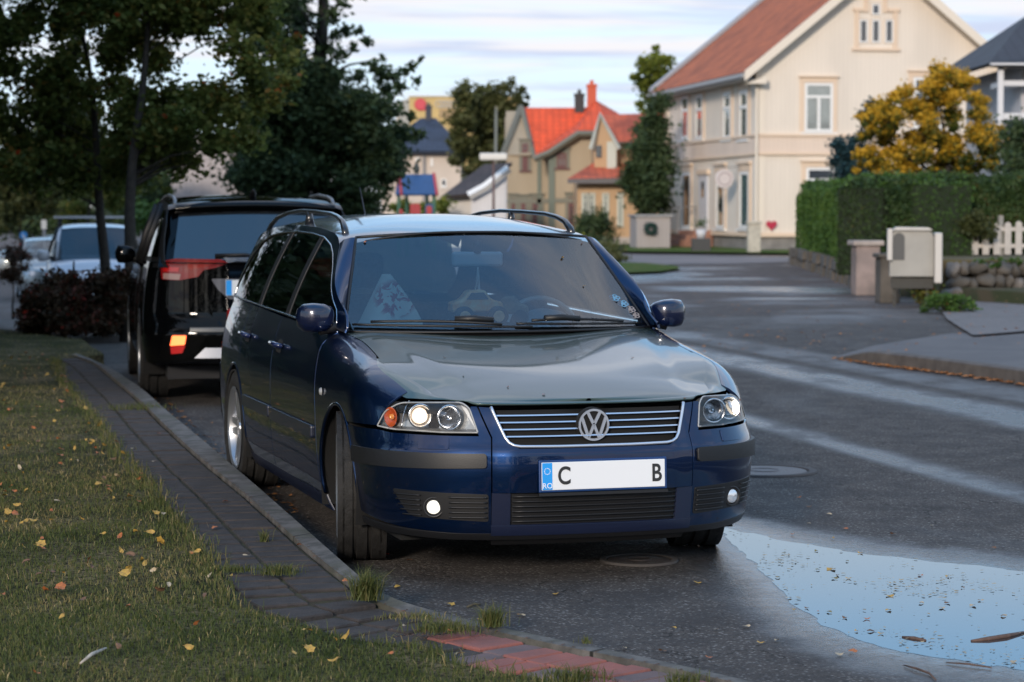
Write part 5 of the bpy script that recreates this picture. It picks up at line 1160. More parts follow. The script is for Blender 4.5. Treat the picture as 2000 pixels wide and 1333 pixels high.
# ======== the large cream house
def cream_house():
    loc = (8.56, 80.0, 0); a = math.atan2(2.24, 13.6); e = empty('house', loc, a); tag(e, 'large cream wooden house with red tiled roof, gable end facing the street', 'house')
    wallm = clad('cream_boards', (.70, .62, .53)); trim = mat('peach_trim', (.66, .51, .38), rough=.6); rt = tiles('red_roof_tiles', (.50, .135, .050), (.36, .10, .045), rough=.9)
    Wd, Dp, He, Ap = 8.75, 13.8, 6.60, 10.15; fb = .62
    b = MB(); b.box(.06, Wd-.06, .06, Dp-.06, 0, fb); b.obj('foundation', mat('foundation_stone', (.20, .19, .18), rough=.9, var=.2, scale=3), e)
    b = MB(); P = [(0, 0, fb), (Wd, 0, fb), (Wd, 0, He), (Wd/2, 0, Ap), (0, 0, He)]; b.prism(P, (0, Dp, 0)); b.obj('wall', wallm, e)
    # roof: two slopes with overhang
    sl = (Ap-He)/(Wd/2); ov = .62; yo = .55
    def rz(x): return Ap+.12-sl*abs(x-Wd/2)
    rf = slab('roof', [(-ov, -yo, rz(-ov)), (-ov, Dp+yo, rz(-ov)), (Wd/2, Dp+yo, rz(Wd/2)), (Wd/2, -yo, rz(Wd/2))], rt, e, .14)
    slab('roof', [(Wd+ov, -yo, rz(Wd+ov)), (Wd+ov, Dp+yo, rz(Wd+ov)), (Wd/2+.001, Dp+yo, rz(Wd/2)), (Wd/2+.001, -yo, rz(Wd/2))], rt, e, .14)
    b = MB()
    for sg in (0, 1):
        x0 = -ov-.05 if sg == 0 else Wd+ov+.05; x1 = Wd/2
        b.prism([(x0, -yo-.03, rz(x0)-.30), (x1, -yo-.03, rz(x1)-.30), (x1, -yo-.03, rz(x1)+.05), (x0, -yo-.03, rz(x0)+.05)], (0, -.06, 0))
        x0b = -ov if sg == 0 else Wd+ov; b.prism([(x0b, -yo-.02, rz(x0b)-.42), (x0b+(1 if sg == 0 else -1)*.75, -yo-.02, rz(x0b)-.42), (x0b+(1 if sg == 0 else -1)*.75, -yo-.02, rz(x0b)-.16)], (0, .5, 0)) 
        b.prism([(x0, -yo+.0, rz(x0)-.17), (x1, -yo, rz(x1)-.17), (x1, -.0, rz(x1)-.17), (x0, 0, rz(x0)-.17)], (0, 0, -.03))
    b.obj('barge_board', white_p if False else mat('cream_trim', (.68, .60, .50), rough=.6), e)
    b = MB(); b.box(-ov-.13, -ov-.02, -yo, Dp+yo, rz(-ov)-.20, rz(-ov)-.06); b.box(-ov, -.003, 0, Dp, rz(-ov)-.26, rz(-ov)-.20); b.obj('gutter', mat('grey_gutter', (.30, .30, .31), rough=.5), e)
    grey = mat('grey_flashing', (.30, .30, .32), rough=.5); b = MB(); b.prism([(-ov-.02, Dp+yo-.5, rz(-ov)+.02), (Wd/2, Dp+yo-.5, rz(Wd/2)+.02), (Wd/2, Dp+yo+.05, rz(Wd/2)+.02), (-ov-.02, Dp+yo+.05, rz(-ov)+.02)], (0, 0, .16)); b.obj('gable_flashing', grey, rf)
    b = MB(); b.tube([(-.09, -.09, .5), (-.09, -.09, He-.2)], .05, 8); b.obj('downpipe', mat('cream_trim'), e)
    b = MB(); b.tube([(-.10, Dp-.1, .5), (-.10, Dp-.1, He-.2)], .05, 8); b.obj('downpipe', mat('cream_trim'), e)
    # storey band and corner boards
    z1, z2 = on_front(loc, a, 1700, 299)[1], on_front(loc, a, 1700, 268)[1]
    for (Mx, L_) in ((FRONT, Wd), (SIDE, Dp)):
        b = MB(); b.box(.0, L_, 0, .05, z1, z2, 0, Mx); b.obj('storey_band', clad('band_boards', (.68, .55, .45)) if 'band_boards' not in MATS else MATS['band_boards'], e)
        b = MB(); b.box(0, L_, .0, .11, z2+.003, z2+.09, 0, Mx); b.box(0, L_, 0, .10, z1-.09, z1-.003, 0, Mx); b.box(0, L_, 0, .09, fb-.10, fb+.04, 0, Mx); b.obj('storey_moulding', trim, e)
        for xa_ in (0, L_-.22): b = MB(); b.box(xa_, xa_+.22, 0, .035, fb+.05, z1-.1, 0, Mx); b.box(xa_, xa_+.22, 0, .035, z2+.1, He-.1, 0, Mx); b.obj('corner_board', mat('cream_trim'), e)
    def F(px0, px1, py1, py0, **k):
        u0, _ = on_front(loc, a, px0, (py0+py1)/2); u1, _ = on_front(loc, a, px1, (py0+py1)/2); zz0 = on_front(loc, a, (px0+px1)/2, py0)[1]; zz1 = on_front(loc, a, (px0+px1)/2, py1)[1]
        return win(e, FRONT, u0, u1, zz0, zz1, casing=trim, **k)
    def Sd(px0, px1, py1, py0, **k):
        u0, _ = on_side(loc, a, px0, (py0+py1)/2); u1, _ = on_side(loc, a, px1, (py0+py1)/2); zz0 = on_side(loc, a, (px0+px1)/2, py0)[1]; zz1 = on_side(loc, a, (px0+px1)/2, py1)[1]
        return win(e, SIDE, u0, u1, zz0, zz1, casing=trim, **k)
    F(1571, 1626, 163, 258, pane=pane_lt); F(1783, 1838, 152, 250, pane=pane_m); F(1574, 1632, 328, 412, pane=pane_m); F(1790, 1846, 322, 410, pane=pane_m)
    # attic group
    F(1678, 1694, 39, 84, mu=(), mz=(), cw=.02, hood=False, sill=False, fw=.05); F(1702, 1718, 39, 84, mu=(), mz=(), cw=.02, hood=False, sill=False, fw=.05); F(1728, 1744, 39, 84, mu=(), mz=(), cw=.02, hood=False, sill=False, fw=.05); F(1702, 1718, 8, 30, mu=(), mz=(), cw=.02, hood=False, sill=False, fw=.05)
    u0, zb_ = on_front(loc, a, 1672, 94); u1, zt_ = on_front(loc, a, 1750, 24); uc0 = on_front(loc, a, 1696, 10)[0]; uc1 = on_front(loc, a, 1724, 10)[0]; zt2 = on_front(loc, a, 1710, 0)[1]
    b = MB(); b.box(u0-.05, u0+.09, 0, .07, zb_, zt_, 0, FRONT); b.box(u1-.09, u1+.05, 0, .07, zb_, zt_, 0, FRONT); b.box(u0-.15, u1+.15, 0, .10, zb_-.1, zb_-.003, 0, FRONT); b.box(u0-.12, uc0-.16, 0, .10, zt_+.003, zt_+.12, 0, FRONT); b.box(uc1+.16, u1+.12, 0, .10, zt_+.003, zt_+.12, 0, FRONT); b.box(uc0-.15, uc0-.01, 0, .07, zt_-.02, zt2+.3, 0, FRONT); b.box(uc1+.01, uc1+.15, 0, .07, zt_-.02, zt2+.3, 0, FRONT); b.obj('attic_casing', trim, e)
    # side, upper pairs and lower shop windows
    for p0, p1 in ((1332, 1346), (1360, 1374), (1414, 1429), (1446, 1462)): Sd(p0, p1, 178+(1460-p0)*.09-2, 272, mu=(), mz=(.66,), cw=.22, pane=pane_lt, fw=.12)
    for p0, p1, m_ in ((1334, 1350, pane_m), (1400, 1416, pane_m), (1446, 1464, mat('shop_window', (.10, .16, .17), rough=.06, coat=1))): Sd(p0, p1, 338 if p0 < 1440 else 336, 446, mu=(), mz=(), cw=.22, pane=m_, fw=.10)
    # entrance door
    u0, z0_ = on_side(loc, a, 1367, 455); u1, zz1 = on_side(loc, a, 1384, 342); b = MB(); b.box(min(u0, u1), max(u0, u1), 0, .06, z0_, zz1, 0, SIDE); d = b.obj('door', mat('grey_white_door', (.55, .55, .58), rough=.5), e)
    um = (u0+u1)/2; b = MB(); b.box(um-.18, um+.18, .062, .072, z0_+1.35, zz1-.25, 0, SIDE); b.obj('door_glass', pane_m, d)
    b = MB(); b.box(min(u0, u1)-.2, max(u0, u1)+.2, 0, .12, zz1+.02, zz1+.2, 0, SIDE); b.obj('door_hood', trim, e)
    return e, loc, a
CH, CHL, CHA = cream_house()
def on_house(u, out, z_, side=True):          # local point of the cream house -> world
    M_ = Matrix.Translation(CHL) @ Matrix.Rotation(CHA, 4, 'Z'); return M_ @ (Vector((-out, u, z_)) if side else Vector((u, -out, z_)))
# steps, railing, hanging sign, planter, heart ornament
st = empty('entrance_steps', on_house(on_side(CHL, CHA, 1376, 470)[0], 0, 0), CHA); tag(st, 'reddish brown steps up to the entrance of the cream house', 'steps')
for k in range(4):
    b = MB(); b.box(-1.55+.27*k, -.0, -1.25-.35*(4-k)*.0, 1.25, .0+.17*k+.002*k, .17*(k+1)); b.obj('step', mat('step_terracotta', (.26, .13, .09), rough=.85, var=.25, scale=6), st)
b = MB()
for x in (-1.5, -.75, -.05): b.tube([(x, 1.2, .3), (x, 1.2, 1.55)], .025, 6)
b.tube([(-1.6, 1.2, 1.2), (-.9, 1.2, 1.55), (-.02, 1.2, 1.6)], .025, 6); b.obj('railing', mat('rail_grey', (.22, .21, .21), rough=.5), st)
v_, z_ = on_side(CHL, CHA, 1448, 350); sg_ = empty('hanging_sign', on_house(v_, .62, z_), CHA); tag(sg_, 'round pale hanging shop sign on the side of the cream house', 'sign')
b = MB(); b.lathe([(.001, -.03), (.33, -.03), (.35, 0), (.33, .03), (.001, .03)], 28, Matrix.Rotation(math.pi/2, 4, 'Z')); b.obj('sign_disc', mat('sign_pale', (.55, .50, .50), rough=.5), sg_, auto=R(40))
b = MB(); b.lathe([(.24, -.033), (.22, -.036), (.20, -.033)], 28, Matrix.Rotation(math.pi/2, 4, 'Z')); b.obj('sign_ring', mat('sign_ring', (.30, .25, .27), rough=.6), sg_, True)
b = MB(); b.box(-.36, .58, -.02, .02, .40, .44); b.box(-.01, .01, -.01, .01, .33, .40); b.obj('bracket', mat('rail_grey'), sg_)
u_, z_ = on_front(CHL, CHA, 1505, 440); hb = empty('heart_ornament', on_house(u_, .05, z_, False), CHA); tag(hb, 'small red heart-shaped ornament on the gable wall near the hedge', 'ornament')
b = MB(); hp = [(.016*16*math.sin(t)**3*.75, -.03, .016*(13*math.cos(t)-5*math.cos(2*t)-2*math.cos(3*t)-math.cos(4*t))*.75) for t in [2*math.pi*i/28 for i in range(28)]]; b.prism(hp, (0, -.06, 0)); b.obj('heart', mat('heart_red', (.40, .02, .05), rough=.5), hb)
def boxthing(name, label, cat, base, sx, sy, sz, m, rz=0.0, bev=.02, group=None):
    e = empty(name, base, rz); tag(e, label, cat, group); b = MB(); b.box(-sx/2, sx/2, -sy/2, sy/2, 0, sz); bevel(b.obj('body', m, e), bev); return e
pb_ = gp(1472, 497); e = boxthing('gate_post', 'pale square post standing at the corner of the cream house', 'post', tuple(pb_), .42, .42, 1.0, mat('post_stone', (.42, .39, .33), rough=.9, var=.15)); b = MB(); b.box(-.25, .25, -.25, .25, 1.002, 1.08); b.obj('cap', mat('post_stone'), e)
pb_ = gp(1369, 495); e = boxthing('planter', 'dark planter box beside the entrance steps with a pale pot of flowers', 'planter', tuple(pb_), .62, .5, .5, mat('planter_dark', (.045, .045, .045), rough=.7)); b = MB(); b.lathe([(.001, 0), (.13, .0), (.18, .3), (.16, .3), (.001, .27)], 18, Matrix.Translation((0, 0, .5)) @ Matrix.Rotation(-math.pi/2, 4, 'Y')); b.obj('pot', mat('pot_pale', (.5, .5, .52), rough=.5), e, True); leaves('flowers', [(0, 0, 1.0, .25, .25, .18)], 300, .06, LEAF_HEDGE, e)
# grey cabinet wall with wreath
e = empty('grey_shed', at(1276, 494, 84), R(6)); tag(e, 'low grey board shed with a dark green wreath, beside the cream house', 'shed'); b = MB(); sh_w = 66/4484*84; b.box(-sh_w/2, sh_w/2, 0, 1.6, -.1, 1.32); b.obj('wall', clad('grey_boards', (.33, .30, .29)), e)
b = MB(); b.box(-sh_w/2-.08, sh_w/2+.08, -.1, 1.7, 1.323, 1.39); b.obj('roof', mat('grey_gutter'), e)
wr = empty('wreath', at(1271, 447, 83.85)); tag(wr, 'round dark green wreath hanging on the grey shed', 'wreath'); b = MB(); b.tube([(.16*math.cos(t), 0, .16*math.sin(t)) for t in [2*math.pi*i/20 for i in range(21)]], .07, 8); b.obj('ring', mat('wreath_core', (.015, .04, .03), rough=1), wr, True); leaves('foliage', [(.16*math.cos(t), -.02, .16*math.sin(t), .09, .06, .09) for t in [2*math.pi*i/12 for i in range(12)]], 600, .07, LEAF_BLUE, wr)

def poly3(name, P, m, parent, d): b = MB(); b.prism(P, d); return b.obj(name, m, parent)
# ======== tan house with orange roof (an L of two wings)
def tan_house():
    D = 100.0; o0 = at(1000, 480, D); loc = (o0.x, o0.y, 0); e = empty('house', loc, 0); tag(e, 'tan two-storey wooden house with bright orange tiled roof and orange chimney', 'house')
    wl = clad('tan_boards', (.36, .29, .20)); olive = mat('olive_trim', (.16, .155, .12), rough=.7); orange = tiles('orange_tiles', (.80, .10, .03), (.68, .09, .03), rough=.85); maroon = mat('maroon_frame', (.11, .035, .035), rough=.6)
    def X(px, y=0.0): return (px-1000)/CAM_F*(D+y)-loc[0]
    def Z(py, y=0.0): return CAM_H+(408-py)/CAM_F*(D+y)
    # left wing: ridge parallel to the facade, gable towards the left
    xl, xr = X(988), X(1076); yb = 5.4; zr = Z(212, 2.7); ze = Z(303)
    b = MB(); b.prism([(xl, 0, 0), (xl, yb, 0), (xl, yb, ze), (xl, yb/2, zr-.15), (xl, 0, ze)], (xr-xl, 0, 0)); b.obj('wall', wl, e)
    g = X(1016, 2.7)-.0
    slab('roof', [(X(1041), -.45, ze-.02), (X(1075)+1.0, -.45, ze-.02), (X(1160, 2.7), yb/2, zr), (X(1020, 2.7), yb/2, zr)], orange, e, .12)
    slab('roof', [(X(1030), yb+.45, ze-.02), (X(1160), yb+.45, ze-.02), (X(1160, 2.7), yb/2+.01, zr), (X(1020, 2.7), yb/2+.01, zr)], orange, e, .12)
    b = MB(); 
    xg = X(1019, 2.7)
    b.prism([(xl-.5, yb/2-.05, zr+.06), (xl-.5, yb/2+.05, zr+.06), (xl-.5, -.55, ze-.18), (xl-.5, -.55, ze-.42), (xl-.5, yb/2, zr-.28)], (.12, 0, 0)); b.obj('barge_board', olive, e)
    slab('roof', [(xl-.55, -.45, ze-.02), (X(1041), -.45, ze-.02), (X(1020, 2.7), yb/2, zr), (xl-.55, yb/2, zr)], mat('roof_shadow_tiles', (.50, .09, .04), rough=.8), e, .12) if False else None
    # left-facing gable face turned to us (the wing's end is cut on the slant)
    poly3('gable_end', [(xl, -.02, ze), (X(1046), -.30, ze-.02), (X(1020, 2.7), yb/2, zr-.05), (xl, yb/2, zr-.4)], wl, e, (-.05, .05, -.05))
    b = MB(); b.tube([(X(1044), -.5, ze-.1), (X(1019, 2.6), yb/2-.1, zr+.02)], .12, 4); b.tube([(xl-.25, -.5, ze-.25), (X(1017, 2.6), yb/2-.1, zr+.05)], .12, 4); b.obj('rake_board', olive, e)
    # right wing: ridge running away, gable with clipped top towards us
    yf = -1.6; X2 = lambda px: X(px, yf); Z2 = lambda py: Z(py, yf)
    xa, xb = X2(1072), X2(1212); xm = X2(1155); zc_ = Z2(258); zap = Z(197, 1.0)
    b = MB(); b.prism([(xa, yf, 0), (xb, yf, 0), (xb, yf, Z2(258)), (X2(1128), yf, Z2(258)), (xa, yf, Z2(300))], (0, 7.5, 0)); b.obj('wall', wl, e)
    # roof faces
    slab('roof', [(X2(1042), yf-.4, Z2(306)), (X2(1128), yf-.45, Z2(256)), (X(1160, 1.2), 1.2, zap), (X(1150, 5), 5.0, zap), (X(1090, 5), 5.0, Z(262, 5))], orange, e, .12)
    slab('roof', [(X2(1128), yf-.45, Z2(256)), (X2(1196), yf-.45, Z2(256)), (X(1163, 1.2), 1.2, zap)], orange, e, .12)
    slab('roof', [(X2(1196), yf-.45, Z2(256)), (X2(1235), yf+2, Z2(238)), (X(1206, 5), 5, Z(222, 5)), (X(1163, 1.2), 1.2, zap)], orange, e, .12)
    b = MB(); b.tube([(X2(1042), yf-.42, Z2(312)), (X2(1072), yf-.45, Z2(300)), (X2(1128), yf-.47, Z2(263)), (X2(1196), yf-.47, Z2(263))], .13, 4); b.obj('eaves_board', olive, e)
    # trim bands, posts
    for (u0, u1, y_, zb_) in ((xl, xr-.02, 0, Z(393)), (xa, xb, yf, Z2(392))):
        b = MB(); b.box(u0, u1, y_-.06, y_, zb_-.10, zb_+.10); b.obj('storey_moulding', olive, e)
    b = MB(); b.box(xa-.02, xa+.25, yf-.07, yf, 0, Z2(304)); b.obj('corner_board', mat('green_grey_trim', (.13, .15, .12), rough=.7), e); b = MB(); b.box(xr-.6, xr-.42, -.06, 0, 0, ze-.1); b.obj('corner_board', mat('green_grey_trim', (.13, .15, .12), rough=.7), e)
    def W_(px0, px1, py1, py0, y_=0.0, **k):
        M_ = Matrix.Translation((0, y_, 0)) @ FRONT; win(e, M_, X(px0, y_), X(px1, y_), Z(py0, y_), Z(py1, y_), frame=maroon, casing=olive, cw=.14, **k)
    W_(1020, 1031, 282, 333); W_(1088, 1106, 300, 328, yf, pane=pane_lt); W_(999, 1006, 388, 440, mu=()); W_(1018, 1026, 390, 430, mu=()); W_(1040, 1056, 388, 440); W_(1110, 1122, 386, 440, yf, mu=())
    chim(e, X(1155, 1.3), 1.3, zap-1.2, Z(172, 1.3), .40, .5, mat('chimney_orange', (.50, .10, .05), rough=.85)); chim(e, X(1131, 2.6), 2.6, zr-.6, Z(190, 2.6), .42, .5, mat('chimney_black', (.03, .03, .032), rough=.7))
    return e
tan_house()
# ======== peach house with dormer
def peach_house():
    D = 93.0; o0 = at(1130, 488, D); loc = (o0.x, o0.y, 0); e = empty('house', loc, 0); tag(e, 'small peach-coloured house with a pointed dormer and orange tiled porch roof', 'house')
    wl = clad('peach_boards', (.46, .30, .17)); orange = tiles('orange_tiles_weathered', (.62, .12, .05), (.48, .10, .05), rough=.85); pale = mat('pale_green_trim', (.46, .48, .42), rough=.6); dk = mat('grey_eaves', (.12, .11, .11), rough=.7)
    def X(px, y=0.0): return (px-1000)/CAM_F*(D+y)-loc[0]
    def Z(py, y=0.0): return CAM_H+(408-py)/CAM_F*(D+y)
    b = MB(); b.box(X(1127), X(1245), 0, 6, .35, Z(345)); b.obj('wall', wl, e)
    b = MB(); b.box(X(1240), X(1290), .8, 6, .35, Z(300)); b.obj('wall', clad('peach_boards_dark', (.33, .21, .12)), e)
    b = MB(); b.box(X(1127), X(1245), -.04, 5.9, -.1, .35); b.box(X(1246), X(1290), .7, 5.9, -.1, .35); b.obj('foundation', mat('pale_foundation', (.40, .36, .33), rough=.9), e)
    slab('porch_roof', [(X(1108, -.5), -.6, Z(350, -.6)), (X(1262, -.5), -.6, Z(346, -.6)-.02), (X(1222, 2), 2.2, Z(320, 2.2)), (X(1160, 2), 2.2, Z(318, 2.2))], orange, e, .10, dk)
    b = MB(); b.box(X(1108, -.6), X(1240, -.6), -.74, -.60, Z(352, -.6)-.14, Z(352, -.6)); b.obj('gutter', dk, e)
    b = MB(); b.box(X(1160, 2.2), X(1262, 2.2), 2.2, 6, Z(345), Z(272, 2.2)); b.obj('upper_wall', wl, e)
    slab('roof', [(X(1190, 1.6), 1.6, Z(278, 1.6)), (X(1300, 1.6), 1.6, Z(278, 1.6)), (X(1300, 4.6), 4.6, Z(222, 4.6)), (X(1172, 4.6), 4.6, Z(226, 4.6))], orange, e, .12, dk)
    slab('roof', [(X(1172, 7), 7.6, Z(272, 1.6)), (X(1300, 7), 7.6, Z(272, 1.6)), (X(1300, 4.6), 4.62, Z(222, 4.6)), (X(1172, 4.6), 4.62, Z(226, 4.6))], orange, e, .12, dk)
    dm = [(X(1162, 1.4), 1.4, Z(340, 1.4)), (X(1205, 1.4), 1.4, Z(340, 1.4)), (X(1205, 1.4), 1.4, Z(290, 1.4)), (X(1172, 1.4), 1.4, Z(228, 1.4)), (X(1158, 1.4), 1.4, Z(285, 1.4))]
    d = poly3('dormer', dm, wl, e, (0, 3, 0)); b = MB(); b.tube([(X(1154, 1.1), 1.1, Z(292, 1.1)), (X(1171, 1.1), 1.1, Z(224, 1.1)), (X(1208, 1.1), 1.1, Z(292, 1.1))], .10, 4); b.obj('dormer_rake', pale, d)
    b = MB(); b.box(X(1185, 1.3), X(1203, 1.3), 1.28, 1.4, Z(332, 1.3), Z(278, 1.3)); b.obj('balcony_door', pale, d)
    b = MB(); b.box(X(1163, 1.3), X(1174, 1.3), 1.3, 1.4, Z(308, 1.3), Z(285, 1.3)); b.obj('dormer_window', pane_m, d)
    for p0, p1 in ((1138, 1148), (1150, 1160), (1178, 1187), (1207, 1215)): win(e, FRONT, X(p0), X(p1), Z(440), Z(380), frame=pale, casing=pale, cw=.05, mu=(), mz=(.8,), fw=.05, pane=pane_lt, hood=False)
    return e
peach_house()
# ======== white shed with dark roof, blue-roofed villa, yellow office, grey hall, right-hand house
def wx(px, D): return (px-1000)/CAM_F*D
def wz(py, D): return CAM_H+(408-py)/CAM_F*D
def shed():
    D = 90; e = empty('garage', (wx(930, D), D, 0)); tag(e, 'white wooden garage with a dark sloping roof left of the tan house', 'garage'); ox = wx(930, D); X = lambda p, y=0: wx(p, D+y)-ox; Z = lambda p, y=0: wz(p, D+y)
    b = MB(); b.prism([(X(920), 0, 0), (X(990), 0, 0), (X(990), 0, Z(345)), (X(975), 0, Z(338)), (X(920), 0, Z(378))], (0, 5, 0)); b.obj('wall', clad('white_boards', (.60, .59, .60)), e)
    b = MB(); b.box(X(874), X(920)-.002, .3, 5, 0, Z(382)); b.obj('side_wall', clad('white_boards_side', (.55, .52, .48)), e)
    slab('roof', [(X(862), -.2, Z(384)), (X(925), -.3, Z(378)), (X(1000, 2.5), 2.5, Z(318, 2.5)), (X(945, 2.5), 2.5, Z(322, 2.5))], tiles('dark_brown_tiles', (.06, .045, .042), (.045, .035, .035)), e, .12)
    b = MB(); b.tube([(X(916), -.35, Z(383)), (X(948), -.35, Z(366)), (X(994), -.35, Z(330))], .17, 4); b.obj('barge_board', white_p, e); return e
shed()
def villa():
    D = 135; e = empty('house', (wx(830, D), D, 0)); tag(e, 'pale villa with a dark blue hipped roof and dark chimney behind the playhouse tower', 'house'); ox = wx(830, D); X = lambda p, y=0: wx(p, D+y)-ox; Z = lambda p, y=0: wz(p, D+y)
    pw = mat('pale_pink_render', (.52, .44, .37), rough=.85, var=.08, scale=.5); b = MB(); b.box(X(745), X(900), 0, 9, 0, Z(293)); b.obj('wall', pw, e); b = MB(); b.box(X(900)+.002, X(935), 1.5, 9, 0, Z(330)); b.obj('annex_wall', mat('grey_render', (.40, .38, .36), rough=.9), e)
    bl = tiles('blue_black_tiles', (.035, .05, .085), (.025, .035, .06)); E_ = Z(296); Rz = Z(232, 4.5)
    slab('roof', [(X(735), -.6, E_), (X(912), -.6, E_), (X(852, 4.5), 4.5, Rz), (X(822, 4.5), 4.5, Rz)], bl, e, .2); slab('roof', [(X(912), -.6, E_), (X(912), 9.6, E_), (X(852, 4.5), 4.5, Rz)], bl, e, .2); slab('roof', [(X(735), -.6, E_), (X(735), 9.6, E_), (X(822, 4.5), 4.5, Rz)], bl, e, .2); slab('roof', [(X(735), 9.6, E_), (X(912), 9.6, E_), (X(852, 4.5), 4.51, Rz), (X(822, 4.5), 4.51, Rz)], bl, e, .2)
    chim(e, X(838, 4.5), 4.4, Rz-.6, Z(212, 4.5), .36, .6, mat('chimney_blue_black', (.04, .045, .06), rough=.8))
    for p0, p1, q1, q0 in ((812, 822, 308, 312), (842, 846, 310, 322), (780, 790, 330, 350), (862, 872, 350, 365)): win(e, FRONT, X(p0), X(p1), Z(q0), Z(q1), mu=(), mz=(), fw=.06, cw=.05)
    b = MB(); b.tube([(X(829), -.1, 0), (X(829), -.1, E_)], .09, 6); b.obj('downpipe', mat('rail_grey'), e); return e
villa()
def office():
    D = 230; e = empty('office_building', (wx(850, D), D, 0)); tag(e, 'yellow brick office building with a red sign, rising behind the villa', 'building'); ox = wx(850, D); X = lambda p, y=0: wx(p, D+y)-ox; Z = lambda p, y=0: wz(p, D+y)
    ye = mat('yellow_brick', (.50, .36, .15), rough=.85, var=.08, scale=.6); b = MB(); b.box(X(800), X(1016), 0, 14, 0, Z(192)); b.obj('wall', ye, e); b = MB(); b.prism([(X(770), 0, 0), (X(800)-.003, 0, 0), (X(800)-.003, 0, Z(193)), (X(770), 6, Z(196))], (0, 14, 0)); b.obj('side_wall', mat('pale_brick', (.52, .47, .38), rough=.85), e)
    b = MB(); b.box(X(799), X(1017), -.12, 14.1, Z(192)+.003, Z(189)); b.obj('parapet', mat('parapet_grey', (.42, .36, .24), rough=.7), e)
    bd = MB(); bd.box(X(858), X(892), -.05, 0, Z(232), Z(215)); bd.obj('window_band', mat('brown_panel', (.30, .20, .09), rough=.5), e)
    sg_ = MB(); 
    for k, p in enumerate((858, 866, 874, 882, 890)): sg_.lathe([(.28, -.04), (.34, -.06), (.40, -.04), (.34, 0)], 14, Matrix.Translation((X(p), -.06, Z(205))) @ Matrix.Rotation(math.pi/2, 4, 'Z'))
    sg_.obj('sign_letters', mat('sign_grey_letters', (.40, .36, .30), rough=.6), e)
    r_ = MB(); r_.lathe([(.001, -.1), (.55, -.1), (.62, 0)], 18, Matrix.Translation((X(822), -.1, Z(206))) @ Matrix.Rotation(math.pi/2, 4, 'Z')); r_.box(X(824), X(832), -.14, 0, Z(217), Z(204)); r_.obj('red_logo', mat('logo_red', (.50, .03, .05), rough=.5), e)
    return e
office()
def hall():
    D = 85; e = empty('grey_hall', (wx(380, D), D, terrain(wx(380, D), D))); tag(e, 'light grey corrugated metal hall behind the black car', 'building'); ox = wx(380, D); oz = terrain(wx(380, D), D); X = lambda p, y=0: wx(p, D+y)-ox; Z = lambda p, y=0: wz(p, D+y)-oz
    b = MB(); b.box(X(320), X(560), 0, 12, 0, Z(268)); b.obj('wall', clad('grey_corrugated', (.36, .32, .31), w_=.3), e); b = MB(); b.box(X(316), X(564), -.15, 12.1, Z(268)+.003, Z(262)); b.obj('roof_edge', mat('grey_gutter'), e); b = MB(); b.box(X(331), X(334), -.06, 0, 0, Z(270)); b.obj('downpipe', mat('pipe_brown', (.14, .09, .08), rough=.6), e); return e
hall()
def right_house():
    D = 58; e = empty('house', (wx(1990, D), D, 0)); tag(e, 'grey wooden house with a black roof at the right edge', 'house'); ox = wx(1990, D); X = lambda p, y=0: wx(p, D+y)-ox; Z = lambda p, y=0: wz(p, D+y)
    b = MB(); b.box(X(1990), X(1990)+6, 0, 7, 0, Z(128)); b.obj('wall', clad('pale_grey_boards', (.42, .41, .42)), e)
    slab('roof', [(X(1912), -.9, Z(130)), (X(1990)+6.5, -.9, Z(126)-.6), (X(1990)+6.5, 3.5, Z(20)), (X(2060), 3.5, Z(10))], tiles('black_tiles', (.035, .04, .05), (.03, .03, .04)), e, .10); slab('roof', [(X(1912), -.9, Z(130)), (X(1912), 7.9, Z(130)), (X(2060), 3.5, Z(10))], MATS['black_tiles'], e, .10)
    b = MB(); b.box(X(1914), X(1990)+6, -1.0, -.9, Z(134), Z(128)-.03); b.obj('gutter', mat('white_gutter', (.6, .6, .62), rough=.5), e)
    b = MB(); b.box(X(1934), X(1944), -.7, -.55, 0, Z(134)); b.obj('porch_post', mat('white_gutter'), e)
    b = MB(); b.box(X(1946), X(1990)-.01, -.6, 1, Z(172), Z(162)); b.box(X(1946), X(1990)-.01, -.6, 1, Z(236), Z(178)-.6); b.obj('porch_rail', mat('white_gutter'), e); return e
right_house()
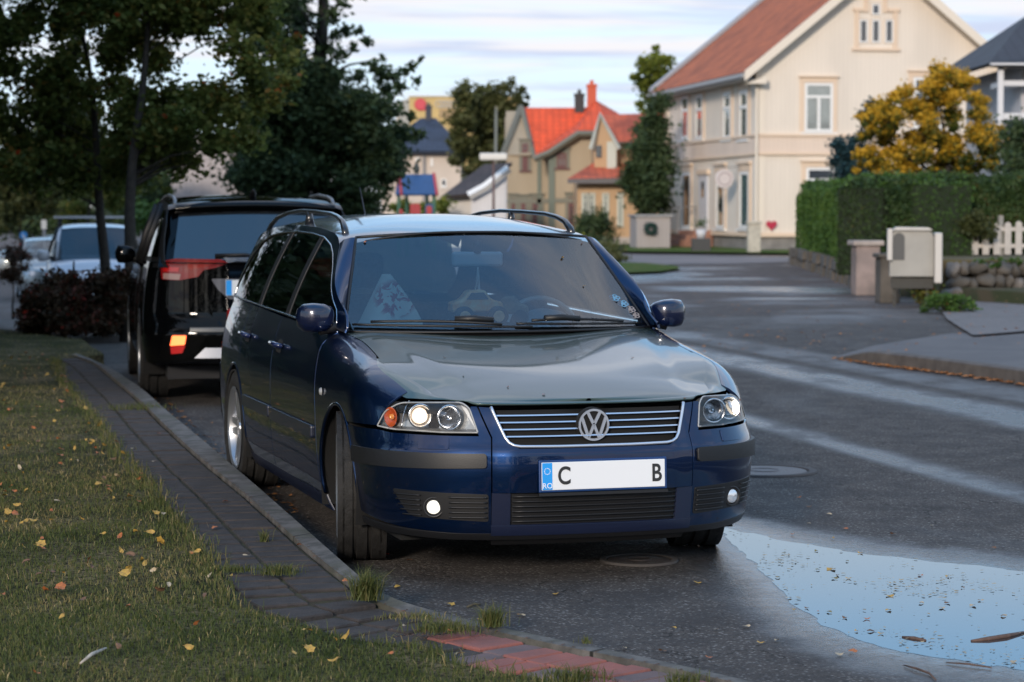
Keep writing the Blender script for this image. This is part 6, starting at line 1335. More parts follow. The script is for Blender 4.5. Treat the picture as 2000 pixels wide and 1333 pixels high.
# ------------------------------------------------------------------ the other cars
def pick(fn, M, px, py, g):
    """surface parameters of fn whose point falls on a photo pixel"""
    a, b = g
    def pr(a, b):
        p = M @ fn(a, b); dz = p.z-CAM_H; d = p.y*_c-dz*_s; u = p.y*_s+dz*_c; return 1000+CAM_F*p.x/d, 666.5-CAM_F*u/d
    for _ in range(60):
        x, y = pr(a, b); rx, ry = px-x, py-y; e = 1e-4; xa, ya = pr(a+e, b); xb, yb = pr(a, b+e); j = ((xa-x)/e, (xb-x)/e, (ya-y)/e, (yb-y)/e); det = j[0]*j[3]-j[1]*j[2]
        if abs(det) < 1e-6: break
        da = (rx*j[3]-ry*j[1])/det; db = (j[0]*ry-j[2]*rx)/det; a += max(-.12, min(.12, da)); b += max(-.12, min(.12, db))
    return a, b
def mk_shape(Ln, W, hf, cy, cz, belt, roof, wt, rt, rb, nose_n=2.7):
    return Shape(W=W, Ln=Ln, b=.72, n=nose_n, rb=.50, rn=2.9,
        wy=[(0, .98), (.8, .99), (1.6, 1.0), (3.0, 1.0), (Ln-.4, .98), (Ln, .96)],
        fr=[(.15, .10), (.22, .04), (.35, .01), (.5, 0), (.58, .01), (hf-.05, .05), (hf+.03, .09), (hf+.2, .14)],
        sd=[(.15, .08), (.22, .04), (.35, .012), (.5, .0), (.7, .003), (.82, .012), (belt-.05, .035), (belt+.1, .07)],
        rr=[(.15, .12), (.24, .05), (.36, .0), (.58, 0), (.68, .05), (belt, .07)],
        zs=[(0, hf), (.25, hf+.03), (cy*.6, cz-.06), (cy+.2, cz), (cy+.5, cz+.04), (Ln, cz+.1)],
        rx=[(0, .02), (.3, .09), (cy, .11), (cy+.25, .06), (cy+.7, .0)],
        zb=[(cy, belt-.03), (cy+.3, belt-.01), (Ln, belt+.03)],
        zt=[(cy+.02, belt-.01), (cy*.45+wt*.55, belt*.42+roof*.58-.05), (wt+.10, roof-.10), (wt+.5, roof-.055), ((wt+rt)/2, roof-.045), (rt-.2, roof-.075), (rt, roof-.12), (rb, belt+.03)],
        tum=(.26, .20), fy=(.22, .70))
def simple_car(name, label, cat, loc, rz, sh, cy, cz, belt, roof, wt, rt, rb, paint, yf, yr, wr, group=None, glass=None, rear=True, front=True, trim=None, pill=(.33, .66), dark_pillars=True, wheels=True, sill_z=.26):
    root = empty(name, loc, rz); tag(root, label, cat, group); S = lambda y: sh.sy(y); B = sh.body; RA = wr+.045; glass = glass or glass_dark; trim = trim or black_plastic
    bs = empty('body', (0, 0, 0), 0, root); mir = lambda P, sg: [(sg*a, b) for a, b in P]
    ang = lambda zz: math.degrees(math.asin(max(-1, min(1, (zz-wr)/RA))))
    def Bs(q, z): y = sh.xy(q)[1]; return sh.side(1 if q > 0 else -1)(y, z) if z > tab(sh.zb, y) else B(q, z)
    zbt = lambda y: tab(sh.zb, y)+.01
    for sg in (-1, 1):
        P = [(0.0, sill_z), (S(yf-RA*math.cos(R(ang(sill_z)))), sill_z)]+[(S(y), z) for y, z in arc(yf, wr, RA, 180-ang(sill_z), ang(sill_z), 18)]+[(S(cy+.12), sill_z), (S(cy+.18), sh.zs(cy+.1)-.0), (S(cy), sh.zs(cy))]+[(S(cy*k), sh.zs(cy*k)) for k in (.85, .7, .55, .4, .25, .12, .04)]+[(0.0, sh.zs(0))]
        panel('wing', mir(P, sg), B, paint, bs, .05, 0, .01)
        P = [(S(cy+.125), sill_z)]+[(S(y), z) for y, z in arc(yr, wr, RA, 180-ang(sill_z), ang(sill_z), 18)]+[(S(sh.Ln-.30), sill_z), (sh.T, sill_z), (sh.T, belt+.03), (S(rb), zbt(rb))]+[(S(rb+(cy+.22-rb)*k/6), zbt(rb+(cy+.22-rb)*k/6)) for k in range(1, 7)]
        panel('side_panel', mir(P, sg), Bs, paint, bs, .06, 0, .01)
        f = sh.side(sg); zt = lambda y: tab(sh.zt, y)
        top = [(cy+.05+(rb-cy-.05)*k/24, zt(cy+.05+(rb-cy-.05)*k/24)) for k in range(25)]
        ins = inset_poly([(cy+.2, belt-.0)]+[(rb, belt+.02)]+top[::-1][1:-2], .055)
        panel('window_frame', [(cy+.08, belt-.035), (rb+.02, belt-.005)]+top[::-1], f, trim if dark_pillars else paint, bs, .08, 0, .008, off=-.004, flip=sg < 0)
        panel('side_window', ins, f, glass, bs, .08, 0, 0, off=.003, flip=sg < 0)
        for k in pill:
            y0 = cy+.5+(rb-cy-.6)*k; b = MB(); b.tube([off_fn(f, sg*.006)(y0, belt+.0), off_fn(f, sg*.006)(y0, belt*.5+roof*.5-.03), off_fn(f, sg*.006)(y0, zt(y0)-.03)], .03, 6); b.obj('window_pillar', trim, bs, True)
        for yc in (yf, yr):
            rows = [[Vector((sg*x, y, z)) for y, z in arc(yc, wr, RA+.02, -20, 200, 16)] for x in (sh.W-.03, .5)]; surf_obj('wheel_housing', rows, shut, bs)
        for k, y0 in enumerate((cy+.18, (cy+.5+rb-.6)*.5+.1, yr-.12)):
            b = MB(); b.tube([off_fn(B, .001)(sg*S(y0+(.05 if z_ > .6 else 0)), z_) for z_ in (sill_z+.02+(.25 if k == 2 else 0), .55, .75, belt-.06)], .0035, 5); b.obj('door_gap', shut, bs)
    rows = []; nq = 30
    for i in range(nq+1):
        q = S(cy+.10)*i/nq; b0 = B(max(q, .012), sh.zs(sh.xy(max(q, .012))[1])); rows.append([Vector((b0.x*t, b0.y-sstep(.5, cy, b0.y)*.22*(1-t*t), b0.z+(.05*sstep(.0, .6, b0.y))*(1-abs(t)**2.4))) for t in [-1+2*j/20 for j in range(21)]])
    surf_obj('bonnet', rows, paint, root)
    bw = sh.side(1)(cy+.15, belt).x-.06; tw = sh.side(1)(wt+.1, tab(sh.zt, wt+.1)).x-.03
    def ws(u, v): bt = Vector((bw*u, cy-.02+.2*u*u, cz+.02)); tp = Vector((tw*u, wt+.08*u*u, roof-.065-.035*u*u)); return bt.lerp(tp, v)+Vector((0, -.5, .8))*(.05*v*(1-v)*(1-.6*u*u))
    wd = surf_obj('windscreen', [[ws(-1+2*i/20, j/10) for i in range(21)] for j in range(11)], glass_mat('screen_glass_far', (.40, .48, .50), ior=1.9, clear=.8), root)
    for sg in (-1, 1):
        rws = []
        for i in range(11):
            y = cy+.04+(wt+.04-cy)*i/10; o_ = sh.side(sg)(y, tab(sh.zt, y)); i_ = ws(sg, i/10); rws.append([o_, o_.lerp(i_, .5)+Vector((0, -.01, .012)), i_])
        surf_obj('windscreen_pillar', rws, paint, bs, flip=sg > 0)
    zr_ = [(wt-.1, roof-.085), (wt, roof-.062), (wt+.5, roof-.01), ((wt+rt)/2, roof), (rt-.3, roof-.02), (rt, roof-.05), (rt+.1, roof-.09)]; rf = sh.roof(zr_, 3.0)
    def rp(t, y0): y = y0+.08*t*t*(1-sstep(wt, wt+.6, y0)); return rf(sh.side(1)(y, tab(sh.zt, y)).x*t, y)
    surf_obj('roof', [[rp(-1+2*j/24, wt-.01+(rt-wt+.02)*i/30) for j in range(25)] for i in range(31)], paint, root)
    rbw = sh.side(1)(rb-.1, belt).x-.02; rtw = sh.side(1)(rt-.05, tab(sh.zt, rt-.05)).x
    def rw(u, v): return Vector(((rbw+(rtw-rbw)*v)*u, (sh.Ln-.09)+(rt-sh.Ln+.09)*v-.10*u*u, belt+.0+(roof-.07-belt)*v-.03*u*u*v))
    if wheels:
        for sg in (-1, 1):
            wheel(root, sg*(sh.W-.115), yf, wr, wr, .22, sg, rr=wr*.66); wheel(root, sg*(sh.W-.115), yr, wr, wr, .22, sg, rr=wr*.66)
    b = MB(); b.box(-sh.W+.2, sh.W-.2, .4, sh.Ln-.3, .2, .3); b.box(-sh.W+.12, sh.W-.12, cy, sh.Ln-.4, .3, belt-.15); b.obj('cabin_inside', mat('cabin_dark', (.02, .02, .022), rough=.9), bs)
    return root, bs, S, B, ws, rw, rf
def mirror_pair(root, x, y, z, m, s=1.0):
    for sg in (-1, 1):
        e = empty('door_mirror', (sg*x, y, z), 0, root); rows = []
        for (dx, ry, rz_) in ((0, .03, .03), (.03, .055, .07), (.10, .065, .085), (.16, .055, .08), (.185, .02, .03)):
            rows.append([Vector((sg*dx*s, ry*s*math.copysign(abs(math.cos(t))**.7, math.cos(t)), rz_*s*math.copysign(abs(math.sin(t))**.7, math.sin(t)))) for t in [2*math.pi*k/16 for k in range(17)]])
        surf_obj('mirror_housing', rows, m, e, flip=sg < 0); b = MB(); b.tube([(-sg*.08, 0, -.04), (sg*.04, 0, -.04)], .03, 8); b.obj('mirror_arm', black_plastic, e, True)

# ---- black SUV seen from behind
blk = mat('black_car_paint', (.0015, .0016, .0020), rough=.5, coat=.55, coatr=.015, spec=.0)
s2 = dict(cy=1.15, cz=1.02, belt=1.06, roof=1.615, wt=1.95, rt=4.30, rb=4.52); sh2 = mk_shape(4.69, .885, .86, 1.15, 1.02, 1.06, 1.615, 1.95, 4.30, 4.52)
O2 = (-2.81, 21.95, 0); A2 = R(191.2)
suv, sbs, S_, B_, ws_, rw_, rf_ = simple_car('suv', 'black SUV seen from behind with one red lamp lit, parked at the kerb', 'car', O2, A2, sh2, **s2, paint=blk, yf=.95, yr=3.62, wr=.355, glass=glass_dark, sill_z=.33)
M2 = Matrix.Translation(O2) @ Matrix.Rotation(A2, 4, 'Z')
sp_glass = glass_mat('suv_rear_glass', (.06, .07, .08), ior=1.9, clear=.8)
surf_obj('tailgate_frame', [[rw_(-1+2*i/16, j/6) for i in range(17)] for j in range(7)], blk, suv, flip=True)
surf_obj('rear_window', [[rw_(-.86+1.72*i/16, .10+.76*j/6)+Vector((0, .006, .004)) for i in range(17)] for j in range(7)], mat('suv_glass_black', (.008, .010, .012), rough=.04, coat=1, spec=1), suv, flip=True)
surf_obj('spoiler', [[rw_(u, 1.0)+Vector((0, d, h_)) for u in [-.92+1.84*i/16 for i in range(17)]] for d, h_ in ((-.15, .018), (.03, .014), (.10, -.012), (.09, -.035), (0, -.06))], blk, suv)
gq = sh2.T-.5
def sq(px, py): return pick(B_, M2, px, py, (gq, .9))
def sp_(name, pts, m, off=.004, th=.01, r=.0, gap=0, par=None): 
    P = [sq(*p) for p in pts]; return panel(name, rnd(P, r) if r else P, B_, m, par or suv, .03, gap, th, off=off)
def mirror_q(P): return [(2*sh2.T-a if False else -a, b) for a, b in P]
TL = [(316, 512), (345, 505), (432, 507), (446, 514), (420, 524), (398, 528), (388, 541), (352, 548), (318, 546)]
P = [sq(*p) for p in TL]
for sg in (1, -1):
    t_ = empty('tail_light', (0, 0, 0), 0, suv); panel('red_cover', rnd([(sg*a, b) for a, b in P], .01), B_, red_lens, t_, .03, 0, .02, off=.018)
    c_ = [sq(*p) for p in ((322, 534), (355, 536), (352, 547), (322, 545))]; panel('clear_strip', [(sg*a, b) for a, b in c_], B_, mat('lamp_clear_red', (.35, .20, .17), rough=.15, coat=1), t_, .05, 0, .004, off=.022)
    c_ = [sq(*p) for p in ((322, 522), (352, 523), (350, 531), (322, 531))]; panel('bright_strip', [(sg*a, b) for a, b in c_], B_, mat('lamp_bright_red', (.50, .012, .012), rough=.15, coat=1), t_, .05, 0, .004, off=.022)
    c_ = [sq(*p) for p in ((366, 511), (424, 512), (402, 523), (370, 527))]; panel('inner_strip', [(sg*a, b) for a, b in c_], B_, mat('lamp_orange_red', (.32, .018, .012), rough=.15, coat=1), t_, .05, 0, .004, off=.022)
    c_ = [sq(*p) for p in ((337, 656), (364, 656), (361, 674), (333, 676))]; fg = panel('fog_light', rnd([(sg*a, b) for a, b in c_], .01), B_, red_lit if sg > 0 else red_lens, suv, .03, 0, .01, off=.008)
    c_ = [sq(*p) for p in ((333, 678), (362, 676), (356, 690), (335, 692))]; panel('reflector', [(sg*a, b) for a, b in c_], B_, mat('red_reflector_glow', (.30, .008, .008), rough=.2, coat=1, emit=(1, .01, .01), estr=.18), suv, .03, 0, .01, off=.004)  # faint glow put in here for the red spill of the lit lamp
c_ = [sq(*p) for p in ((375, 682), (382, 679), (640, 676))]; a0 = c_[0][0]; zb0 = c_[0][1]; zt0 = sq(400, 680)[1]; zb1 = sq(400, 700)[1]
for sg in (1, -1): panel('skid_plate', [(sg*(a0+.02), zb1), (sg*(a0+.10), zt0), (sg*sh2.T, zt0), (sg*sh2.T, zb1)], B_, mat('skid_silver', (.55, .56, .60), rough=.35, metal=.5), suv, .05, 0, .02, off=.012)
for sg in (1, -1): 
    z0 = sq(400, 645)[1]; a0 = sq(372, 645)[0]; panel('bumper_step', [(sg*a0, z0-.015), (sg*sh2.T, z0-.015), (sg*sh2.T, z0+.012), (sg*a0, z0+.012)], B_, mat('step_grey', (.07, .075, .08), rough=.4), suv, .05, 0, .02, off=.02)
    ch = [sq(440, 507), sq(640, 503)]; zc0 = sq(450, 508)[1]; panel('chrome_bar', [(sg*(ch[0][0]+.01), zc0-.02), (sg*sh2.T, zc0-.02), (sg*sh2.T, zc0+.018), (sg*(ch[0][0]-.01), zc0+.018)], B_, chrome, suv, .05, 0, .015, off=.016)
# number plate recess with a light panel and the plate
pq = [sq(*p) for p in ((412, 545), (640, 545), (640, 590), (428, 575))]; q0, q1, zA, zB = pq[0][0], sh2.T, pq[0][1], sq(430, 585)[1]
for sg in (1, -1): panel('plate_recess', rnd([(sg*q0, zA), (sg*(q0+.06), (zA+zB)/2-.01), (sg*(q0+.14), zB), (sg*q1, zB), (sg*q1, zA)], .02), B_, mat('recess_grey', (.10, .10, .115), rough=.25, coat=1), suv, .05, 0, .01, off=.004)
pc_ = B_(sh2.T-.001, (zA+zB)/2+.01); q_ = sq(455, 560)[0]; xp = B_(q_, .9).x
pl2 = empty('number_plate', (0, pc_.y+.020, pc_.z+.0), 0, suv); b = MB(); b.box(-.26, .26, -.004, .004, -.058, .058); b.obj('plate', white_plate, pl2); b = MB(); b.box(.215, .258, .0042, .0065, -.056, .056); b.obj('blue_band', plate_blue, pl2)
b = MB(); b.tube([rf_(0, 4.05)+Vector((0, -.10, -.01)), rf_(0, 4.05)+Vector((0, .0, .03)), rf_(0, 4.05)+Vector((0, .05, .055))], [.03, .025, .008], 8); b.obj('aerial_fin', black_plastic, suv, True)
for sg in (1, -1):
    pr = [Vector((sh2.side(sg)(y, tab(sh2.zt, y)).x-sg*.05, y, 0)) for y in (2.1, 2.2, 2.6, 3.2, 3.8, 4.1, 4.2)]; hs = (-.01, .018, .026, .028, .026, .018, -.01); b = MB(); b.tube([Vector((p.x, p.y, rf_(p.x, p.y).z+h_)) for p, h_ in zip(pr, hs)], .016, 8); b.obj('roof_rail', mat('rail_dull', (.20, .21, .22), rough=.4, metal=.6), suv, True)
b = MB(); b.box(-.16, .16, -.004, .012, -.012, .012); o = b.obj('brake_light', mat('brake_clear', (.4, .38, .38), rough=.2, coat=1), suv); o.location = rw_(0, .96)+Vector((0, .03, .0))
mirror_pair(suv, .83, 1.55, 1.10, blk, .95)
strip_tube('rear_wiper', [rw_(-.05, .13)+Vector((0, .02, .01)), rw_(.15, .17)+Vector((0, .025, .01)), rw_(.45, .16)+Vector((0, .025, .01))], .012, black_plastic, suv)
text_obj('badge_letters', 'SPORT', .05, satin, suv, tuple(B_(sq(398, 588)[0], sq(398, 588)[1])+Vector((0, .008, 0))), (R(90), 0, R(180)), .001) if False else None

# ---- white van, silver estate behind it, tiny car far left
vwhite = mat('van_white_paint', (.64, .65, .70), rough=.35, coat=.6, coatr=.08)
shv = mk_shape(4.40, .90, .88, .95, 1.13, 1.16, 1.80, 1.60, 4.15, 4.36)
OV = (wx(193, 41), 41, terrain(-7, 41)+.0); van, vbs, Sv, Bv, wsv, rwv, rfv = simple_car('van', 'white compact van with silver roof bars, standing behind the dark red shrub', 'van', OV, R(12), shv, cy=.95, cz=1.13, belt=1.16, roof=1.80, wt=1.60, rt=4.15, rb=4.36, paint=vwhite, yf=.85, yr=3.55, wr=.32, glass=glass_dark)
surf_obj('rear_door', [[rwv(-1+2*i/10, j/4) for i in range(11)] for j in range(5)], vwhite, van, flip=True)
mirror_pair(van, .84, 1.25, 1.22, mat('mirror_pale', (.42, .42, .44), rough=.4, coat=.5), 1.25)
for yb_ in (2.0, 3.3):
    e = empty('roof_bar', (0, yb_, 1.80), 0, van); b = MB(); b.box(-.74, .74, -.04, .04, .10, .14); b.obj('crossbar', mat('bar_silver', (.5, .5, .52), rough=.4, metal=.7), e); b = MB(); b.box(-.66, -.60, -.03, .03, -.08, .098); b.box(.60, .66, -.03, .03, -.08, .098); b.obj('bar_foot', black_plastic, e)
for sg in (-1, 1):
    panel('headlight', rnd([(sg*a, b_) for a, b_ in ((.50, .66), (.95, .70), (1.05, .90), (.60, .84))], .05), Bv, mat('lamp_far', (.5, .52, .55), rough=.15, metal=.4, coat=1), van, .05, 0, .01, off=.006)
panel('grille', rnd([(-.45, .60), (.45, .60), (.45, .78), (-.45, .78)], .05), Bv, black_plastic, van, .06, 0, .01, off=.005)
for u in (-.45, .45): b = MB(); b.box(-.11, .11, -.05, .05, 0, .22); o = bevel(b.obj('headrest', mat('headrest_grey', (.25, .27, .28), rough=.8), van), .04, 3); o.location = (u, 2.1, 1.28)
silver = mat('silver_car_paint', (.26, .29, .30), rough=.35, metal=.5, coat=.8)
shs = mk_shape(4.5, .87, .76, 1.15, .97, 1.0, 1.46, 1.95, 4.0, 4.35)
OS = (wx(118, 51.5), 51.5, terrain(-9, 51)); sil, sb2, Sx, Bx, wsx, rwx, rfx = simple_car('car', 'silver-grey car mostly hidden behind the white van', 'car', OS, R(14), shs, cy=1.15, cz=.97, belt=1.0, roof=1.46, wt=1.95, rt=4.0, rb=4.35, paint=silver, yf=.9, yr=3.5, wr=.31)
for sg in (-1, 1): panel('headlight', rnd([(sg*a, b_) for a, b_ in ((.50, .60), (.95, .62), (1.02, .74), (.60, .72))], .04), Bx, mat('lamp_far'), sil, .05, 0, .01, off=.006)
mirror_pair(sil, .80, 1.5, 1.0, silver)
shf = mk_shape(4.2, .85, .78, 1.1, .98, 1.0, 1.48, 1.85, 3.6, 4.0)
D_ = 78; OF = (wx(-16, D_), D_, terrain(-18, D_)-.25); far, sb3, Sf, Bf, wsf, rwf, rff = simple_car('car', 'small pale car with red tail lamp driving away at the far left edge', 'car', OF, R(-60), shf, cy=1.1, cz=.98, belt=1.0, roof=1.48, wt=1.85, rt=3.6, rb=4.0, paint=silver, yf=.8, yr=3.3, wr=.30)
surf_obj('tailgate', [[rwf(-1+2*i/8, j/4) for i in range(9)] for j in range(5)], glass_dark, far, flip=True)
for sg in (-1, 1): b = MB(); b.box(-.08, .08, -.06, .06, -.14, .14); o = b.obj('tail_light', mat('tail_pink_red', (.6, .05, .08), rough=.3), far); o.location = (sg*.70, 4.1, .9)
# ------------------------------------------------------------------ street furniture, walls, fence, leaves and the things inside the car
# low stone walls
def block_wall(name, label, P, h, th, m, cat='wall', base=0.0, n=7, seed=1, ragged=.06, cap=None):
    rg = random.Random(seed); e = empty(name, tuple(Vector(P[0])+Vector((0, 0, base)))); tag(e, label, cat); o = Vector(P[0])+Vector((0, 0, base)); mb = MB()
    for i in range(len(P)-1):
        a, b = Vector(P[i]), Vector(P[i+1]); t = (b-a); L_ = t.length; t.normalize(); nn = Vector((-t.y, t.x, 0)); nn = nn if nn.x+nn.y > 0 else -nn; rows = max(1, int(h/.22))
        for r in range(rows):
            u = -rg.uniform(0, .3)
            while u < L_:
                w_ = rg.uniform(.25, .65); u1 = min(u+w_, L_); z0 = r*h/rows; z1 = z0+h/rows-.015; d = rg.uniform(-ragged, ragged); g = .012
                if u1-max(u, 0) > .06:
                    q = [a+t*(max(u, 0)+g)+nn*d, a+t*(u1-g)+nn*(d+rg.uniform(-.02, .02)), a+t*(u1-g)+nn*th, a+t*(max(u, 0)+g)+nn*th]
                    k = .035; c = sum(q, Vector())/4
                    lo = [p-o+Vector((0, 0, base+z0)) for p in q]; hi = [p+(c-p)*.06-o+Vector((0, 0, base+z1+rg.uniform(-.02, .01))) for p in q]
                    mb.add(lo+hi, [(0, 1, 5, 4), (1, 2, 6, 5), (2, 3, 7, 6), (3, 0, 4, 7), (4, 5, 6, 7)], 0)
                u += w_
    mb.obj('stones', m, e)
    return e
stone = mat('granite_grey', (.21, .185, .165), rough=.9, col2=(.10, .09, .08), scale=3.5, bump=.4, bscale=30)
stone_d = mat('granite_dark', (.12, .105, .09), rough=.9, col2=(.055, .05, .042), scale=3, bump=.4, bscale=30)
block_wall('stone_wall', 'low stone wall carrying the clipped hedge along the side street', [(6.28, 39.9, 0), (6.55, 44.5, 0), (7.05, 53, 0), (7.6, 63, 0)], .46, .45, stone_d, seed=4)
e = empty('gate_pillar', tuple(gp(1690, 577)), R(4)); tag(e, 'pinkish stone gate pillar with a flat cap at the end of the hedge', 'pillar')
b = MB(); b.box(-.21, .21, -.21, .21, 0, .86); bevel(b.obj('shaft', mat('granite_pink', (.30, .235, .215), rough=.9, col2=(.17, .14, .13), scale=3, bump=.3, bscale=30), e), .02); b = MB(); b.box(-.27, .27, -.27, .27, .862, .95); bevel(b.obj('cap', mat('granite_cap', (.34, .29, .26), rough=.9, var=.15), e), .02)
e = empty('gate_pillar', tuple(gp(1738, 592)), R(4)); tag(e, 'darker lower gate pillar just left of the mailbox cabinet', 'pillar'); b = MB(); b.box(-.20, .12, -.2, .2, 0, .72); b.box(-.24, .16, -.24, .24, .722, .79); bevel(b.obj('shaft', stone_d, e), .02)
# mailbox cabinet seen from the side: pale box with round-topped dark flap and a white back board
mb0 = gp(1790, 600); d0 = mb0.y; e = empty('mailbox_cabinet', (mb0.x, d0, 0), R(-8)); tag(e, 'pale grey-white mailbox cabinet with a dark arched flap, standing by the stone wall', 'mailbox')
XX = lambda p: (p-1790)/CAM_F*d0; ZZ = lambda p: CAM_H+(408-p)/CAM_F*d0
def arch_poly(x0, x1, z0, z1, r, n=6):
    P = [(x0, z0), (x1, z0)]; P += [(x1-r+r*math.sin(math.pi/2*(1-i/n)), z1-r+r*math.cos(math.pi/2*(1-i/n))) for i in range(n+1)]; P += [(x0+r-r*math.sin(math.pi/2*i/n), z1-r+r*math.cos(math.pi/2*i/n)) for i in range(n+1)]; return P
pale = mat('mailbox_pale', (.30, .29, .265), rough=.6, var=.10, scale=2.5); wht = mat('mailbox_white', (.50, .475, .44), rough=.55)
b = MB(); b.prism([(x, 0, z_) for x, z_ in arch_poly(XX(1738), XX(1822), ZZ(540), ZZ(449), .14)], (0, .5, 0)); b.obj('cabinet_body', pale, e)
b = MB(); b.prism([(x, -.10, z_) for x, z_ in arch_poly(XX(1733), XX(1742), ZZ(508), ZZ(447), .02)], (0, .62, 0)); b.prism([(x, -.06, z_) for x, z_ in [(XX(1742), ZZ(450)), (XX(1820), ZZ(450)), (XX(1812), ZZ(445)), (XX(1750), ZZ(444))]], (0, .6, 0)); b.obj('front_rim', wht, e)
b = MB(); b.box(XX(1823), XX(1838), -.12, .55, ZZ(553), ZZ(455)); bevel(b.obj('back_board', wht, e), .02)
b = MB(); b.prism([(x, -.012, z_) for x, z_ in arch_poly(XX(1744), XX(1766), ZZ(508), ZZ(455), .085)], (0, .01, 0)); b.obj('flap', mat('flap_dark', (.045, .048, .050), rough=.5), e)
b = MB(); b.box(XX(1745), XX(1750), .1, .2, 0, ZZ(538)); b.box(XX(1808), XX(1813), .1, .2, 0, ZZ(538)); b.box(XX(1742), XX(1822), .05, .45, .28, ZZ(541)-.02); b.obj('stand', mat('stand_dark', (.05, .048, .042), rough=.8), e)
e = empty('bin', tuple(at(1727, 470, 42)-Vector((0, 0, .8)))); tag(e, 'narrow dark green bin behind the gate pillar', 'bin'); b = MB(); b.box(-.09, .09, -.15, .15, 0, 1.12); bevel(b.obj('bin_body', mat('bin_green', (.010, .075, .055), rough=.5), e), .03); b = MB(); b.box(-.10, .10, -.17, .17, 1.122, 1.17); bevel(b.obj('lid', mat('bin_green'), e), .01)
# rough stone wall on the right
rg = random.Random(8); e = empty('stone_wall', (6.9, 37.6, 0)); tag(e, 'rough dry-stone wall of rounded boulders below the white picket fence', 'wall')
def boulder(c, sx, sy, sz, seed):
    bm = bmesh.new(); bmesh.ops.create_icosphere(bm, subdivisions=2, radius=1)
    for v in bm.verts: k = 1+.55*noise.noise(v.co*1.5+Vector((seed, seed*.7, 0))); v.co = Vector((v.co.x*sx*k, v.co.y*sy*k, v.co.z*sz*k)); 
    V = [v.co+Vector(c) for v in bm.verts]; F = [tuple(v.index for v in f.verts) for f in bm.faces]; bm.free(); return V, F
mbs = MB()
for row in range(3):
    x = 1850+rg.uniform(-8, 8)
    while x < 2120:
        w_ = rg.uniform(16, 44); d_ = 37.4+rg.uniform(-.15, .2)+row*.14+(x-1850)*.004; d_ = 37.15+row*.12; q = at(x+w_/2, 408, d_); z_ = .10+row*.21+rg.uniform(-.04, .04); s_ = w_/2*d_/CAM_F
        V, F = boulder((q.x-6.9, q.y-37.6, z_), s_*1.12, .25, .125, x*.1+row*7); mbs.add(V, F, 0 if rg.random() < .35 else 1); x += w_*.93
mbs.obj('boulders', [stone, stone_d], e, smooth=True)
poly_sheet('bank', [(7.0, 37.6), (7.0, 41.8), (14, 44.4), (14, 37.8)], lambda x, y: .66, BANK, 1.0, skirt=.66)
# white picket fence on the bank
fd = 41.0; o_ = at(1900, 490, fd); e = empty('picket_fence', (o_.x, fd, .66), R(9)); tag(e, 'white picket fence with rounded tops at the right edge', 'fence')
pk_m = mat('picket_white', (.46, .42, .38), rough=.6, var=.1, scale=5); k = 0
for i in range(12):
    b = MB(); x0 = .04+i*.205; zt_ = .60+.02*math.sin(i*2.1); w_ = .062
    P = [(x0-w_, 0, .02), (x0+w_, 0, .02)]+[(x0+w_*math.cos(t), 0, zt_-w_+w_*math.sin(t)) for t in [math.pi*j/8 for j in range(9)]]; b.prism(P, (0, .022, 0)); bevel(b.obj('picket', pk_m, e), .004)
for z_ in (.14, .44): b = MB(); b.box(-.1, 2.5, .025, .06, z_, z_+.07); b.obj('rail', pk_m, e)
for x_ in (.55, 1.75): b = MB(); b.box(x_-.04, x_+.04, .065, .14, -.05, .72); b.obj('post', mat('fence_post_grey', (.25, .24, .22), rough=.8), e)
# garden table-like board behind the fence
# playhouse tower
D = 72; X = lambda p: wx(p, D); Z = lambda p: wz(p, D); ox = X(813); e = empty('play_tower', (ox, D, 0)); tag(e, 'playground tower with a blue saddle roof, red trim and coloured panels', 'playground tower')
blue = mat('play_blue', (.035, .085, .20), rough=.5, var=.1); red = mat('play_red', (.50, .05, .05), rough=.5); grn = mat('play_green', (.05, .16, .10), rough=.6); mar = mat('play_dark', (.05, .025, .03), rough=.6)
A = lambda p: X(p)-ox
slab('roof', [(A(775), -.9, Z(380)), (A(855), -.9, Z(380)), (A(846), 0, Z(341)), (A(782), 0, Z(341))], blue, e, .05); slab('roof', [(A(775), .9, Z(380)), (A(855), .9, Z(380)), (A(846), .01, Z(341)), (A(782), .01, Z(341))], blue, e, .05)
b = MB(); b.tube([(A(787), -.95, Z(381)), (A(780), 0, Z(340)), (A(772), .95, Z(378))], .05, 5); b.obj('red_trim', red, e); b = MB(); b.tube([(A(856), -.95, Z(381)), (A(848), 0, Z(340)), (A(852), .95, Z(378))], .05, 5); b.obj('red_trim', red, e)
b = MB(); b.prism([(A(776), -.8, Z(379)), (A(776), .8, Z(379)), (A(781), 0, Z(345))], (.04, 0, 0)); b.obj('gable', mar, e)
for px_, y_ in ((781, -.6), (793, .6), (833, .6), (849, -.6)): b = MB(); b.box(A(px_)-.05, A(px_)+.05, y_-.05, y_+.05, 0, Z(376)); b.obj('post', grn, e)
b = MB(); b.box(A(779), A(851), -.62, .62, Z(440), Z(436)); b.obj('platform', mar, e)
for p0, p1, m_ in ((782, 789, red), (803, 823, red), (832, 848, blue)): b = MB(); b.prism([(x, -.66, z_) for x, z_ in arch_poly(A(p0), A(p1), Z(436), Z(398 if p0 > 790 else 407), .08)], (0, .03, 0)); b.obj('panel', m_, e)
b = MB(); b.prism([(x, -.70, z_) for x, z_ in arch_poly(A(835), A(845), Z(436), Z(403), .07)], (0, .03, 0)); b.obj('panel', red, e)
b = MB(); b.lathe([(.001, .0), (.09, .05), (.10, .2), (.04, .35), (.001, .4)], 12, Matrix.Translation((A(814), 0, Z(341))) @ Matrix.Rotation(-math.pi/2, 4, 'Y')); b.obj('finial', mat('finial_dark', (.04, .05, .045), rough=.6), e, True)
